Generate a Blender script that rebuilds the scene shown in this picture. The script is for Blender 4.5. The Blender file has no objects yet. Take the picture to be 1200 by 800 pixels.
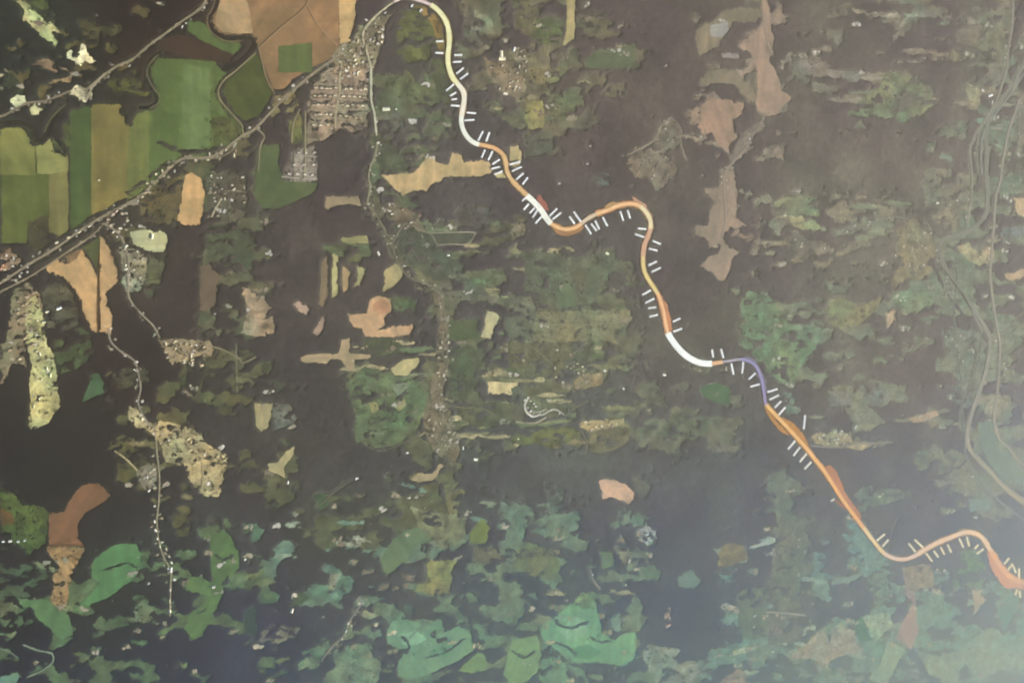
import bpy, bmesh, math, random
import numpy as np
from mathutils import Vector, Matrix
from mathutils.geometry import tessellate_polygon

S = bpy.context.scene
COL = S.collection

# ------------------------------------------------------------------ camera
TILT_X, TILT_Y = math.radians(27.0), math.radians(9.0)   # leaning towards the east and a little to the south
HFOV = math.radians(45.0)
DIST = 10140.0
fwd = Vector((math.sin(TILT_X), -math.sin(TILT_Y), -math.cos(TILT_X))).normalized()
right = Vector((0, 1, 0)).cross(-fwd).normalized()
up = (-fwd).cross(right).normalized()
CAM = Vector((0, 0, 0)) - fwd * DIST
cd = bpy.data.cameras.new('camera')
cam = bpy.data.objects.new('camera', cd)
COL.objects.link(cam)
cam.matrix_world = Matrix(((right.x, up.x, -fwd.x, CAM.x), (right.y, up.y, -fwd.y, CAM.y),
                           (right.z, up.z, -fwd.z, CAM.z), (0, 0, 0, 1)))
cd.sensor_fit = 'HORIZONTAL'
cd.angle = HFOV
cd.clip_start = 10.0
cd.clip_end = 120000.0
S.camera = cam

# ------------------------------------------------------------------ sky, sun, exposure
SUN_EL, SUN_AZ = math.radians(24.0), math.radians(118.0)   # azimuth clockwise from north (+Y)
w = bpy.data.worlds.new('World')
S.world = w
w.use_nodes = True
nt = w.node_tree
nt.nodes.clear()
sky = nt.nodes.new('ShaderNodeTexSky')
sky.sky_type = 'NISHITA'
sky.sun_disc = False
sky.sun_elevation = SUN_EL
sky.sun_rotation = SUN_AZ
bg = nt.nodes.new('ShaderNodeBackground')
bg.inputs[1].default_value = 0.05
wo = nt.nodes.new('ShaderNodeOutputWorld')
nt.links.new(sky.outputs[0], bg.inputs[0])
nt.links.new(bg.outputs[0], wo.inputs[0])
ld = bpy.data.lights.new('sun', 'SUN')
ld.energy = 5.0
ld.angle = math.radians(0.5)
ld.color = (1.0, 0.95, 0.87)
sun = bpy.data.objects.new('sun', ld)
COL.objects.link(sun)
sd = Vector((math.sin(SUN_AZ) * math.cos(SUN_EL), math.cos(SUN_AZ) * math.cos(SUN_EL), math.sin(SUN_EL)))
sun.rotation_euler = sd.to_track_quat('Z', 'Y').to_euler()
S.view_settings.view_transform = 'Standard'
S.view_settings.look = 'None'
S.view_settings.gamma = 1.0
S.view_settings.use_curve_mapping = False
S.view_settings.exposure = 1.36
S.cycles.use_denoising = True
S.cycles.volume_bounces = 1
S.cycles.max_bounces = 4
S.cycles.filter_width = 2.0

# ------------------------------------------------------------------ survey grid: plan position of a mapped point (1200 x 800 plan units)
FPX = 600.0 / math.tan(HFOV / 2)
def at(px, py, z=0.0):
    d = fwd * FPX + right * (px - 600.0) + up * (400.0 - py)
    k = (z - CAM.z) / d.z
    return (CAM.x + d.x * k, CAM.y + d.y * k)
# ------------------------------------------------------------------ air
HAZE_DENSITY = 3.5e-5
HAZE_G = 0.86
HALF = 22000.0
def haze():
    me = bpy.data.meshes.new('haze')
    bm = bmesh.new()
    bmesh.ops.create_cube(bm, size=1.0)
    top, bot = CAM.z + 150.0, -3.0
    for v in bm.verts:
        v.co = Vector((v.co.x * 2 * HALF, v.co.y * 2 * HALF, top if v.co.z > 0 else bot))
    bm.to_mesh(me)
    bm.free()
    o = bpy.data.objects.new('haze', me)
    COL.objects.link(o)
    o['kind'] = 'stuff'
    o['label'] = 'pale thin haze in the air over the whole landscape'
    m = bpy.data.materials.new('haze_air')
    m.use_nodes = True
    t = m.node_tree
    t.nodes.clear()
    v = t.nodes.new('ShaderNodeVolumePrincipled')
    v.inputs['Color'].default_value = (0.98, 0.95, 0.915, 1)
    v.inputs['Density'].default_value = HAZE_DENSITY
    v.inputs['Anisotropy'].default_value = HAZE_G
    out = t.nodes.new('ShaderNodeOutputMaterial')
    t.links.new(v.outputs[0], out.inputs['Volume'])
    me.materials.append(m)
haze()


def blue_veil():  # added wedge volume, turns the veil bluer than the haze box does
    a, b = Vector(at(-250, 800)), Vector(at(1500, 330))
    n = Vector((b.y - a.y, a.x - b.x)).normalized()
    if n.y > 0:
        n = -n
    D, H, z0 = 7000.0, 2100.0, -2.0
    c, d = b + n * D, a + n * D
    me = bpy.data.meshes.new('blue_veil')
    me.from_pydata([(a.x, a.y, z0), (b.x, b.y, z0), (c.x, c.y, z0), (d.x, d.y, z0), (c.x, c.y, H), (d.x, d.y, H)], [],
                   [(0, 3, 2, 1), (0, 1, 4, 5), (3, 5, 4, 2), (0, 5, 3), (1, 2, 4)])
    bm = bmesh.new()
    bm.from_mesh(me)
    bmesh.ops.recalc_face_normals(bm, faces=bm.faces[:])
    bm.to_mesh(me)
    bm.free()
    o = bpy.data.objects.new('blue_veil', me)
    COL.objects.link(o)
    o['kind'] = 'stuff'
    o['label'] = 'added bluish wedge of veil thickening towards the lower right corner'
    m = bpy.data.materials.new('veil_air')
    m.use_nodes = True
    t = m.node_tree
    t.nodes.clear()
    v = t.nodes.new('ShaderNodeVolumeScatter')
    v.inputs['Color'].default_value = (0.02, 0.27, 1.0, 1)
    v.inputs['Density'].default_value = 7.5e-4
    v.inputs['Anisotropy'].default_value = 0.6
    out = t.nodes.new('ShaderNodeOutputMaterial')
    t.links.new(v.outputs[0], out.inputs['Volume'])
    me.materials.append(m)
blue_veil()

# ================================================================== survey tables (plan units, base colours)
LAND = [
 ('grassland','m',(.081,.094,.052),'','425,262 600,252 625,288 742,290 748,400 722,440 748,520 600,527 540,548 480,522 410,502 404,450 420,398 500,398 500,340 468,300'),
 ('grassland','m',(.092,.087,.052),'','540,-20 680,-20 760,55 745,88 690,152 650,182 610,152 560,122 530,60'),
 ('grassland','m',(.074,.079,.043),'','232,192 300,200 328,330 300,400 228,392 240,262'),
 ('grassland','m',(.065,.065,.027),'','130,420 300,398 330,470 348,600 260,602 180,622 130,560'),
 ('grassland','m',(.056,.099,.048),'','-10,642 130,640 300,598 350,700 340,815 -10,815'),
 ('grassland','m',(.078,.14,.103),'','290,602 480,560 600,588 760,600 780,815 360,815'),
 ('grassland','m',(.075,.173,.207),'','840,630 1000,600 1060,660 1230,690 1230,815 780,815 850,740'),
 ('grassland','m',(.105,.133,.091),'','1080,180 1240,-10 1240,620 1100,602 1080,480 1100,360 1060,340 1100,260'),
 ('grassland','m',(.112,.138,.096),'','860,340 960,330 1100,330 1112,480 1000,522 930,480 880,420'),
 ('grassland','m',(.129,.121,.088),'','1000,-15 1190,-15 1170,110 1090,152 980,152 920,80'),
 ('grassland','m',(.177,.146,.112),'','810,-15 930,-15 930,140 880,330 810,320 820,220 740,222 700,202 760,150 815,120'),
 ('grassland','m',(.151,.142,.1),'','890,222 1060,230 1060,310 900,312'),
 ('grassland','m',(.068,.056,.022),'','-10,-10 200,-10 150,100 -10,142'),
 ('grassland','m',(.074,.107,.079),'','890,555 930,545 960,600 952,720 905,765 885,640'),
 ('grassland','m',(.077,.091,.049),'','430,82 520,85 532,180 470,200 502,282 438,262'),
 ('grassland','m',(.06,.07,.034),'','300,412 350,430 350,600 420,560 560,550 562,622 440,642 350,642'),
 ('grassland','m',(.078,.072,.035),'','120,225 240,170 300,150 320,180 210,260 130,290'),
 ('grassland','m',(.086,.094,.062),'','740,430 870,430 870,530 780,535 740,520'),
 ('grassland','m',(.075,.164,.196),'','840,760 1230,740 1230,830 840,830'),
 ('meadow','p',(.313,.281,.162),'','440,460 444,459 447,459 451,459 455,461 455,461 451,462 447,462 444,462 440,461'),
 ('meadow','m',(.094,.148,.072),'','560,392 571,390 583,390 595,391 606,392 606,393 595,394 583,394 571,395 560,393'),
 ('meadow','p',(.197,.202,.107),'','597,294 600,291 604,290 608,291 611,294 611,295 608,298 604,297 600,297 597,295'),
 ('meadow','m',(.197,.202,.107),'','574,344 581,343 587,342 593,342 600,344 600,345 593,348 587,348 581,347 574,345'),
 ('meadow','m',(.068,.107,.054),'','499,317 502,315 506,315 509,316 512,317 512,317 509,319 506,319 502,318 499,318'),
 ('meadow','p',(.142,.173,.099),'','507,302 514,301 522,301 529,301 536,302 536,303 529,304 522,304 514,304 507,303'),
 ('meadow','m',(.141,.171,.097),'','554,295 563,294 572,294 581,295 589,297 589,297 581,298 572,298 563,297 554,295'),
 ('meadow','p',(.315,.281,.161),'','542,287 547,286 552,286 557,286 562,288 562,289 557,289 552,290 547,290 542,288'),
 ('meadow','m',(.142,.173,.097),'','554,267 557,265 561,265 564,265 568,266 568,267 564,269 561,269 557,269 554,268'),
 ('meadow','p',(.309,.28,.157),'','567,472 576,470 585,471 594,471 603,472 603,473 594,474 585,473 576,474 567,472'),
 ('meadow','m',(.245,.225,.129),'','557,437 570,435 582,433 594,435 606,436 606,437 594,440 582,440 570,441 557,438'),
 ('meadow','p',(.304,.277,.152),'','637,495 646,493 654,494 663,493 672,495 672,495 663,497 654,497 646,497 637,496'),
 ('meadow','m',(.054,.096,.041),'','722,331 733,331 743,331 754,332 765,334 765,335 754,336 743,335 733,334 722,332'),
 ('meadow','m',(.129,.162,.081),'','659,486 666,484 673,484 679,485 686,487 686,488 679,489 673,490 666,488 659,487'),
 ('meadow','p',(.315,.281,.162),'','413,432 425,429 436,429 447,429 458,431 458,432 447,434 436,435 425,435 413,433'),
 ('meadow','m',(.238,.217,.12),'','705,431 712,431 719,431 726,431 734,433 734,433 726,434 719,435 712,434 705,432'),
 ('meadow','p',(.062,.103,.048),'','613,339 619,338 624,338 629,338 635,338 635,339 629,341 624,341 619,342 613,340'),
 ('meadow','m',(.061,.102,.043),'','592,433 598,430 605,430 612,430 619,433 619,435 612,437 605,437 598,438 592,434'),
 ('meadow','p',(.303,.274,.149),'','679,500 685,497 691,498 696,498 702,500 702,501 696,503 691,502 685,503 679,501'),
 ('meadow','m',(.313,.28,.16),'','565,338 572,338 578,338 585,338 591,340 591,341 585,341 578,341 572,341 565,339'),
 ('meadow','p',(.193,.199,.102),'','586,444 598,444 611,444 623,445 636,447 636,448 623,449 611,448 598,447 586,445'),
 ('meadow','m',(.307,.277,.155),'','625,444 628,442 632,442 636,442 639,444 639,445 636,447 632,447 628,447 625,445'),
 ('meadow','m',(.246,.228,.132),'','489,506 496,504 504,504 511,504 518,506 518,507 511,509 504,509 496,509 489,507'),
 ('meadow','p',(.307,.278,.155),'','591,483 599,482 607,481 615,482 623,483 623,484 615,484 607,485 599,485 591,484'),
 ('meadow','m',(.241,.222,.123),'','640,471 649,468 657,467 666,467 674,469 674,470 666,472 657,472 649,473 640,472'),
 ('meadow','p',(.307,.277,.154),'','678,377 682,374 686,374 690,375 694,376 694,377 690,379 686,379 682,379 678,378'),
 ('meadow','m',(.061,.102,.048),'','630,319 637,317 643,316 650,317 657,318 657,319 650,322 643,322 637,321 630,320'),
 ('meadow','p',(.141,.173,.096),'','447,495 452,493 458,493 463,494 468,496 468,496 463,498 458,500 452,499 447,497'),
 ('meadow','m',(.131,.164,.086),'','669,433 673,431 678,431 683,431 687,432 687,433 683,435 678,434 673,435 669,433'),
 ('meadow','p',(.2,.203,.11),'','529,258 535,256 541,256 547,256 553,257 553,259 547,260 541,260 535,261 529,259'),
 ('meadow','m',(.31,.278,.157),'','600,400 606,397 613,398 619,398 626,400 626,401 619,402 613,402 606,402 600,400'),
 ('meadow','m',(.128,.161,.081),'','698,431 710,430 722,428 734,428 746,430 746,431 734,434 722,433 710,435 698,433'),
 ('meadow','p',(.242,.225,.126),'','565,511 575,509 584,509 593,509 603,511 603,512 593,514 584,515 575,514 565,512'),
 ('meadow','m',(.236,.219,.119),'','664,517 670,514 677,515 683,515 689,517 689,518 683,520 677,520 670,520 664,518'),
 ('meadow','p',(.068,.107,.049),'','418,503 422,502 426,502 429,502 433,503 433,504 429,505 426,505 422,505 418,504'),
 ('meadow','m',(.136,.168,.091),'','587,425 594,423 601,423 608,423 615,424 615,425 608,426 601,427 594,427 587,425'),
 ('meadow','p',(.087,.142,.064),'','709,377 714,375 718,376 722,376 726,377 726,379 722,380 718,379 714,380 709,378'),
 ('meadow','m',(.31,.281,.16),'','514,487 522,486 530,486 537,487 545,489 545,489 537,492 530,492 522,491 514,488'),
 ('meadow','p',(.131,.162,.084),'','697,412 701,410 705,411 709,411 712,413 712,414 709,416 705,416 701,415 697,413'),
 ('meadow','m',(.096,.149,.071),'','522,460 525,459 529,458 532,459 535,460 535,461 532,462 529,463 525,461 522,460'),
 ('meadow','m',(.191,.197,.102),'','662,358 674,355 685,355 697,357 708,359 708,360 697,362 685,362 674,362 662,359'),
 ('meadow','p',(.091,.145,.07),'','651,346 659,345 667,343 674,343 682,344 682,345 674,347 667,347 659,348 651,347'),
 ('meadow','m',(.241,.22,.125),'','671,408 680,406 689,405 698,405 707,407 707,408 698,410 689,412 680,410 671,409'),
 ('meadow','p',(.306,.277,.154),'','627,463 637,461 646,460 656,462 665,462 665,463 656,464 646,465 637,465 627,463'),
 ('meadow','m',(.313,.281,.161),'','511,401 516,400 522,400 527,401 533,401 533,402 527,402 522,403 516,403 511,402'),
 ('meadow','p',(.055,.096,.038),'','674,417 683,414 692,414 701,414 710,417 710,418 701,420 692,420 683,420 674,418'),
 ('meadow','m',(.139,.17,.094),'','565,377 575,375 586,376 597,376 608,378 608,379 597,380 586,380 575,380 565,378'),
 ('meadow','p',(.139,.171,.094),'','526,410 537,409 548,408 559,409 570,410 570,411 559,413 548,412 537,413 526,411'),
 ('meadow','m',(.094,.148,.071),'','561,420 572,418 584,417 595,418 606,418 606,419 595,421 584,421 572,421 561,420'),
 ('meadow','m',(.245,.225,.131),'','631,292 643,290 655,291 667,289 680,292 680,293 667,295 655,296 643,295 631,293'),
 ('meadow','p',(.199,.202,.107),'','549,340 557,339 565,340 573,340 582,342 582,342 573,343 565,342 557,342 549,340'),
 ('meadow','m',(.31,.28,.158),'','533,511 542,509 551,509 560,508 569,510 569,510 560,513 551,513 542,513 533,512'),
 ('meadow','p',(.248,.228,.133),'','490,415 496,414 503,414 509,414 516,415 516,416 509,418 503,417 496,417 490,416'),
 ('meadow','m',(.194,.2,.104),'','631,344 638,342 645,342 652,342 659,344 659,345 652,347 645,347 638,347 631,346'),
 ('meadow','p',(.141,.173,.096),'','471,439 483,437 495,437 507,437 518,437 518,438 507,440 495,440 483,441 471,440'),
 ('meadow','m',(.194,.2,.102),'','547,501 553,500 559,500 565,500 570,501 570,502 565,502 559,503 553,503 547,502'),
 ('meadow','p',(.194,.2,.102),'','535,508 547,506 558,507 570,506 582,507 582,508 570,509 558,509 547,510 535,509'),
 ('meadow','m',(.249,.228,.133),'','545,279 549,278 553,278 556,278 560,280 560,281 556,283 553,282 549,282 545,280'),
 ('meadow','m',(.097,.151,.075),'','543,329 551,327 559,327 567,327 575,329 575,330 567,332 559,332 551,332 543,331'),
 ('meadow','p',(.093,.148,.071),'','593,384 605,383 618,382 630,381 642,382 642,383 630,385 618,385 605,386 593,385'),
 ('meadow','m',(.091,.145,.065),'','577,482 586,479 595,481 604,481 614,484 614,485 604,487 595,486 586,485 577,483'),
 ('meadow','p',(.086,.142,.064),'','717,361 723,359 728,360 734,360 739,362 739,363 734,364 728,364 723,364 717,362'),
 ('meadow','m',(.315,.281,.162),'','412,406 422,405 433,405 443,406 453,407 453,408 443,409 433,409 422,408 412,406'),
 ('meadow','p',(.062,.103,.043),'','514,495 522,494 530,494 539,494 547,495 547,496 539,497 530,497 522,496 514,496'),
 ('meadow','m',(.196,.202,.103),'','505,524 510,522 514,523 519,523 523,525 523,526 519,527 514,528 510,527 505,525'),
 ('meadow','p',(.123,.157,.072),'','704,503 713,501 723,502 733,501 742,504 742,505 733,507 723,507 713,506 704,504'),
 ('meadow','m',(.144,.173,.099),'','496,271 504,270 512,268 520,269 529,271 529,272 520,273 512,274 504,273 496,272'),
 ('meadow','m',(.102,.152,.078),'','458,266 463,264 467,263 472,263 476,265 476,267 472,269 467,269 463,268 458,267'),
 ('meadow','p',(.245,.225,.129),'','589,403 601,402 613,402 626,403 638,404 638,405 626,406 613,406 601,406 589,404'),
 ('meadow','m',(.139,.171,.094),'','487,485 491,482 496,481 500,483 504,485 504,486 500,488 496,489 491,489 487,486'),
 ('meadow','p',(.099,.151,.075),'','461,410 473,407 485,407 497,406 509,408 509,410 497,412 485,413 473,413 461,411'),
 ('meadow','m',(.059,.1,.042),'','594,461 597,459 600,459 604,460 607,460 607,461 604,463 600,462 597,463 594,462'),
 ('meadow','p',(.246,.226,.132),'','601,314 611,314 621,313 631,314 641,315 641,316 631,317 621,318 611,318 601,315'),
 ('meadow','m',(.2,.203,.11),'','488,337 496,336 505,337 513,337 521,338 521,339 513,340 505,339 496,340 488,338'),
 ('meadow','p',(.307,.278,.155),'','599,519 603,517 606,517 610,517 614,519 614,519 610,521 606,523 603,521 599,520'),
 ('meadow','m',(.145,.174,.1),'','456,261 461,258 467,259 473,259 479,260 479,261 473,264 467,264 461,264 456,262'),
 ('meadow','m',(.065,.104,.051),'','594,273 600,271 607,271 614,271 621,272 621,272 614,274 607,275 600,275 594,273'),
 ('meadow','p',(.315,.283,.162),'','394,432 403,431 413,432 422,431 431,434 431,435 422,436 413,435 403,435 394,433'),
 ('meadow','m',(.315,.281,.161),'','449,400 460,399 470,398 480,400 491,401 491,403 480,405 470,404 460,404 449,401'),
 ('meadow','p',(.187,.193,.094),'','688,429 699,427 710,428 721,428 732,429 732,430 721,432 710,431 699,431 688,430'),
 ('meadow','m',(.145,.174,.1),'','445,261 452,260 460,260 468,260 476,261 476,262 468,262 460,263 452,262 445,261'),
 ('meadow','p',(.131,.164,.083),'','626,495 638,493 649,492 661,491 672,493 672,494 661,496 649,497 638,497 626,496'),
 ('meadow','m',(.097,.151,.074),'','514,393 526,391 538,391 549,392 561,393 561,394 549,396 538,396 526,396 514,394'),
 ('meadow','p',(.184,.19,.087),'','700,497 710,496 720,497 730,497 740,499 740,499 730,500 720,500 710,500 700,498'),
 ('meadow','m',(.315,.281,.162),'','425,429 431,427 437,427 443,428 449,429 449,430 443,431 437,432 431,431 425,430'),
 ('meadow','m',(.083,.138,.055),'','694,460 704,458 714,457 724,457 734,458 734,459 724,460 714,461 704,461 694,461'),
 ('meadow','p',(.088,.144,.061),'','599,496 611,495 623,494 635,496 647,499 647,500 635,500 623,501 611,499 599,497'),
 ('meadow','m',(.31,.278,.158),'','635,325 640,323 644,323 649,324 653,326 653,327 649,328 644,329 640,330 635,327'),
 ('meadow','p',(.184,.19,.088),'','706,476 716,475 725,475 735,476 745,478 745,479 735,481 725,480 716,481 706,478'),
 ('meadow','m',(.312,.281,.16),'','514,467 522,467 530,465 538,466 546,468 546,469 538,471 530,471 522,470 514,468'),
 ('meadow','p',(.312,.283,.161),'','450,511 461,509 472,507 483,508 495,509 495,510 483,512 472,513 461,512 450,512'),
 ('meadow','m',(.058,.099,.042),'','625,425 631,423 636,423 642,421 648,424 648,425 642,428 636,428 631,428 625,426'),
 ('meadow','p',(.313,.283,.162),'','415,488 423,485 431,485 439,485 447,486 447,487 439,490 431,490 423,490 415,489'),
 ('meadow','m',(.093,.146,.067),'','548,485 557,483 566,483 574,485 583,486 583,487 574,488 566,488 557,488 548,486'),
 ('meadow','m',(.242,.222,.126),'','667,387 673,386 679,385 685,385 690,387 690,388 685,389 679,390 673,389 667,388'),
 ('meadow','p',(.094,.125,.064),'','701,59 709,58 717,57 725,57 733,61 733,62 725,64 717,63 709,62 701,60'),
 ('meadow','m',(.099,.128,.064),'','613,2 617,0 620,1 624,0 627,2 627,3 624,5 620,6 617,5 613,4'),
 ('meadow','p',(.097,.128,.068),'','637,139 640,136 643,137 647,136 650,138 650,139 647,142 643,142 640,141 637,139'),
 ('meadow','m',(.178,.164,.096),'','559,78 565,77 570,77 576,76 582,79 582,80 576,81 570,80 565,80 559,79'),
 ('meadow','p',(.251,.228,.133),'','578,127 582,126 587,126 591,126 596,126 596,127 591,128 587,129 582,129 578,128'),
 ('meadow','m',(.177,.164,.096),'','605,117 608,116 611,115 614,115 617,117 617,118 614,119 611,120 608,120 605,118'),
 ('meadow','p',(.1,.129,.067),'','581,31 586,30 592,30 597,30 602,31 602,31 597,33 592,32 586,32 581,32'),
 ('meadow','m',(.248,.225,.131),'','677,129 680,127 683,126 686,127 689,128 689,129 686,131 683,132 680,132 677,130'),
 ('meadow','m',(.177,.162,.094),'','618,79 625,78 633,77 641,78 649,78 649,79 641,80 633,81 625,81 618,80'),
 ('meadow','p',(.248,.226,.131),'','654,138 662,135 670,135 678,134 687,137 687,138 678,141 670,141 662,141 654,139'),
 ('meadow','m',(.173,.16,.09),'','722,54 727,53 733,52 739,53 744,54 744,55 739,56 733,56 727,57 722,55'),
 ('meadow','p',(.093,.125,.064),'','728,60 730,59 733,59 736,59 739,60 739,60 736,62 733,62 730,61 728,61'),
 ('meadow','m',(.248,.225,.131),'','674,96 679,94 684,94 689,94 694,95 694,96 689,98 684,98 679,99 674,96'),
 ('meadow','p',(.249,.226,.132),'','617,114 620,112 623,111 626,112 629,114 629,115 626,117 623,116 620,117 617,115'),
 ('meadow','m',(.177,.162,.093),'','610,25 615,24 620,23 626,24 631,26 631,27 626,27 620,28 615,27 610,26'),
 ('meadow','p',(.251,.226,.131),'','595,69 602,67 610,67 617,68 624,69 624,69 617,71 610,70 602,71 595,69'),
 ('meadow','m',(.212,.202,.151),'','1082,118 1088,117 1095,116 1101,117 1107,119 1107,120 1101,121 1095,121 1088,120 1082,119'),
 ('meadow','m',(.209,.199,.149),'','1129,27 1137,25 1145,25 1152,25 1160,27 1160,28 1152,28 1145,29 1137,29 1129,27'),
 ('meadow','p',(.154,.184,.129),'','1000,129 1012,127 1025,127 1037,127 1050,128 1050,129 1037,130 1025,130 1012,130 1000,129'),
 ('meadow','m',(.226,.216,.164),'','963,118 977,116 990,116 1004,115 1017,116 1017,116 1004,118 990,119 977,119 963,118'),
 ('meadow','p',(.223,.212,.16),'','1023,19 1035,17 1047,16 1059,16 1071,17 1071,18 1059,20 1047,21 1035,21 1023,20'),
 ('meadow','m',(.223,.212,.16),'','1017,16 1034,15 1051,16 1067,16 1084,18 1084,19 1067,20 1051,20 1034,18 1017,17'),
 ('meadow','p',(.136,.168,.115),'','1129,77 1141,76 1154,75 1166,76 1178,77 1178,77 1166,78 1154,78 1141,78 1129,77'),
 ('meadow','m',(.145,.177,.122),'','1099,29 1109,27 1118,27 1127,27 1136,27 1136,28 1127,29 1118,29 1109,30 1099,29'),
 ('meadow','p',(.171,.162,.123),'','1112,120 1120,120 1128,119 1136,120 1144,122 1144,122 1136,123 1128,124 1120,123 1112,121'),
 ('meadow','m',(.219,.209,.157),'','1045,73 1054,71 1064,72 1073,72 1083,73 1083,74 1073,74 1064,74 1054,74 1045,73'),
 ('meadow','m',(.177,.167,.128),'','1088,45 1104,44 1119,45 1135,45 1150,46 1150,47 1135,47 1119,47 1104,47 1088,45'),
 ('meadow','p',(.155,.186,.131),'','994,108 1009,107 1024,106 1039,107 1054,108 1054,108 1039,110 1024,111 1009,110 994,109'),
 ('meadow','m',(.187,.177,.136),'','1000,87 1016,85 1033,86 1050,86 1067,88 1067,89 1050,90 1033,89 1016,89 1000,87'),
 ('meadow','p',(.191,.18,.141),'','975,117 984,116 994,115 1003,116 1013,118 1013,119 1003,121 994,120 984,120 975,118'),
 ('meadow','m',(.177,.168,.129),'','1079,68 1094,67 1109,68 1124,68 1140,70 1140,71 1124,71 1109,71 1094,71 1079,69'),
 ('meadow','p',(.223,.212,.161),'','996,91 1012,90 1027,90 1043,91 1058,92 1058,93 1043,93 1027,94 1012,94 996,92'),
 ('meadow','m',(.202,.191,.133),'','887,284 897,282 908,283 919,283 929,284 929,285 919,288 908,287 897,286 887,285'),
 ('meadow','p',(.138,.177,.112),'','1001,279 1009,276 1016,276 1024,277 1032,278 1032,279 1024,280 1016,281 1009,281 1001,280'),
 ('meadow','m',(.196,.187,.128),'','926,306 930,305 934,304 938,304 943,305 943,306 938,308 934,310 930,308 926,307'),
 ('meadow','m',(.239,.238,.157),'','963,256 971,255 978,255 986,254 993,255 993,256 986,257 978,257 971,259 963,257'),
 ('meadow','p',(.135,.174,.11),'','1032,237 1042,235 1052,236 1062,237 1072,239 1072,240 1062,240 1052,240 1042,239 1032,237'),
 ('meadow','m',(.245,.244,.164),'','911,254 918,253 925,252 932,253 939,254 939,255 932,257 925,257 918,256 911,255'),
 ('meadow','p',(.245,.244,.162),'','896,296 900,294 903,294 907,294 911,297 911,297 907,299 903,299 900,299 896,297'),
 ('meadow','m',(.196,.186,.129),'','938,268 947,266 955,267 964,267 972,269 972,269 964,270 955,270 947,270 938,269'),
 ('meadow','p',(.136,.175,.11),'','1021,263 1028,262 1035,263 1043,263 1050,265 1050,266 1043,267 1035,267 1028,266 1021,264'),
 ('meadow','m',(.184,.175,.117),'','1017,271 1025,269 1034,269 1042,270 1051,271 1051,272 1042,274 1034,275 1025,274 1017,272'),
 ('meadow','p',(.141,.18,.116),'','995,242 1005,239 1015,240 1025,239 1035,242 1035,243 1025,244 1015,245 1005,244 995,243'),
 ('meadow','m',(.233,.232,.152),'','1019,241 1022,240 1026,240 1030,240 1033,242 1033,242 1030,244 1026,243 1022,243 1019,242'),
 ('meadow','m',(.175,.19,.129),'','1135,400 1141,399 1147,401 1153,403 1159,406 1159,407 1153,406 1147,405 1141,404 1135,401'),
 ('meadow','p',(.141,.142,.048),'','1165,572 1174,570 1182,568 1190,566 1198,566 1198,567 1190,569 1182,571 1174,572 1165,573'),
 ('meadow','m',(.146,.154,.077),'','1184,509 1188,508 1192,509 1196,509 1201,511 1201,512 1196,513 1192,513 1188,512 1184,510'),
 ('meadow','p',(.197,.216,.164),'','1160,123 1168,121 1175,121 1183,121 1190,122 1190,123 1183,125 1175,127 1168,127 1160,124'),
 ('meadow','m',(.142,.193,.144),'','1110,360 1117,359 1124,358 1131,357 1139,357 1139,358 1131,360 1124,361 1117,361 1110,361'),
 ('meadow','p',(.125,.174,.123),'','1169,382 1175,381 1182,378 1188,378 1195,379 1195,380 1188,381 1182,382 1175,383 1169,383'),
 ('meadow','m',(.154,.206,.161),'','1121,237 1124,236 1126,235 1129,235 1132,239 1132,240 1129,241 1126,243 1124,240 1121,238'),
 ('meadow','p',(.099,.136,.057),'','1167,566 1170,564 1174,564 1177,564 1181,564 1181,565 1177,566 1174,567 1170,568 1167,566'),
 ('meadow','m',(.168,.18,.112),'','1113,499 1118,497 1124,496 1129,496 1134,497 1134,498 1129,500 1124,501 1118,501 1113,500'),
 ('meadow','m',(.115,.158,.096),'','1141,515 1144,514 1147,515 1151,516 1154,519 1154,519 1151,519 1147,518 1144,518 1141,515'),
 ('meadow','p',(.212,.197,.131),'','1141,471 1149,466 1157,464 1165,463 1174,462 1174,464 1165,469 1157,471 1149,472 1141,473'),
 ('meadow','m',(.233,.223,.165),'','1149,282 1155,280 1162,279 1169,279 1176,280 1176,281 1169,283 1162,283 1155,283 1149,282'),
 ('meadow','p',(.19,.206,.149),'','1100,347 1106,347 1112,346 1118,347 1124,348 1124,349 1118,350 1112,350 1106,349 1100,348'),
 ('meadow','m',(.158,.167,.088),'','1124,550 1127,549 1130,550 1134,552 1137,553 1137,555 1134,556 1130,555 1127,555 1124,552'),
 ('meadow','p',(.161,.213,.168),'','1101,183 1105,180 1109,182 1113,182 1117,187 1117,188 1113,190 1109,188 1105,187 1101,184'),
 ('meadow','m',(.193,.212,.158),'','1159,169 1167,169 1174,171 1182,173 1190,175 1190,177 1182,176 1174,175 1167,173 1159,170'),
 ('meadow','p',(.245,.235,.18),'','1160,151 1164,149 1168,150 1172,149 1176,150 1176,151 1172,152 1168,152 1164,152 1160,151'),
 ('meadow','m',(.115,.157,.086),'','1105,575 1109,574 1113,576 1117,576 1121,579 1121,580 1117,581 1113,579 1109,578 1105,576'),
 ('meadow','m',(.246,.236,.178),'','1102,252 1106,252 1110,252 1114,253 1118,257 1118,258 1114,258 1110,258 1106,257 1102,254'),
 ('meadow','p',(.126,.175,.125),'','1166,384 1170,381 1175,380 1179,381 1184,382 1184,383 1179,385 1175,386 1170,387 1166,385'),
 ('meadow','m',(.157,.209,.165),'','1141,141 1147,138 1154,138 1160,141 1166,143 1166,144 1160,145 1154,146 1147,146 1141,142'),
 ('meadow','p',(.151,.204,.161),'','1167,147 1173,145 1179,143 1185,142 1191,143 1191,143 1185,146 1179,147 1173,148 1167,148'),
 ('meadow','m',(.154,.16,.071),'','1117,589 1121,587 1125,588 1129,590 1133,592 1133,593 1129,594 1125,594 1121,594 1117,590'),
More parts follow.
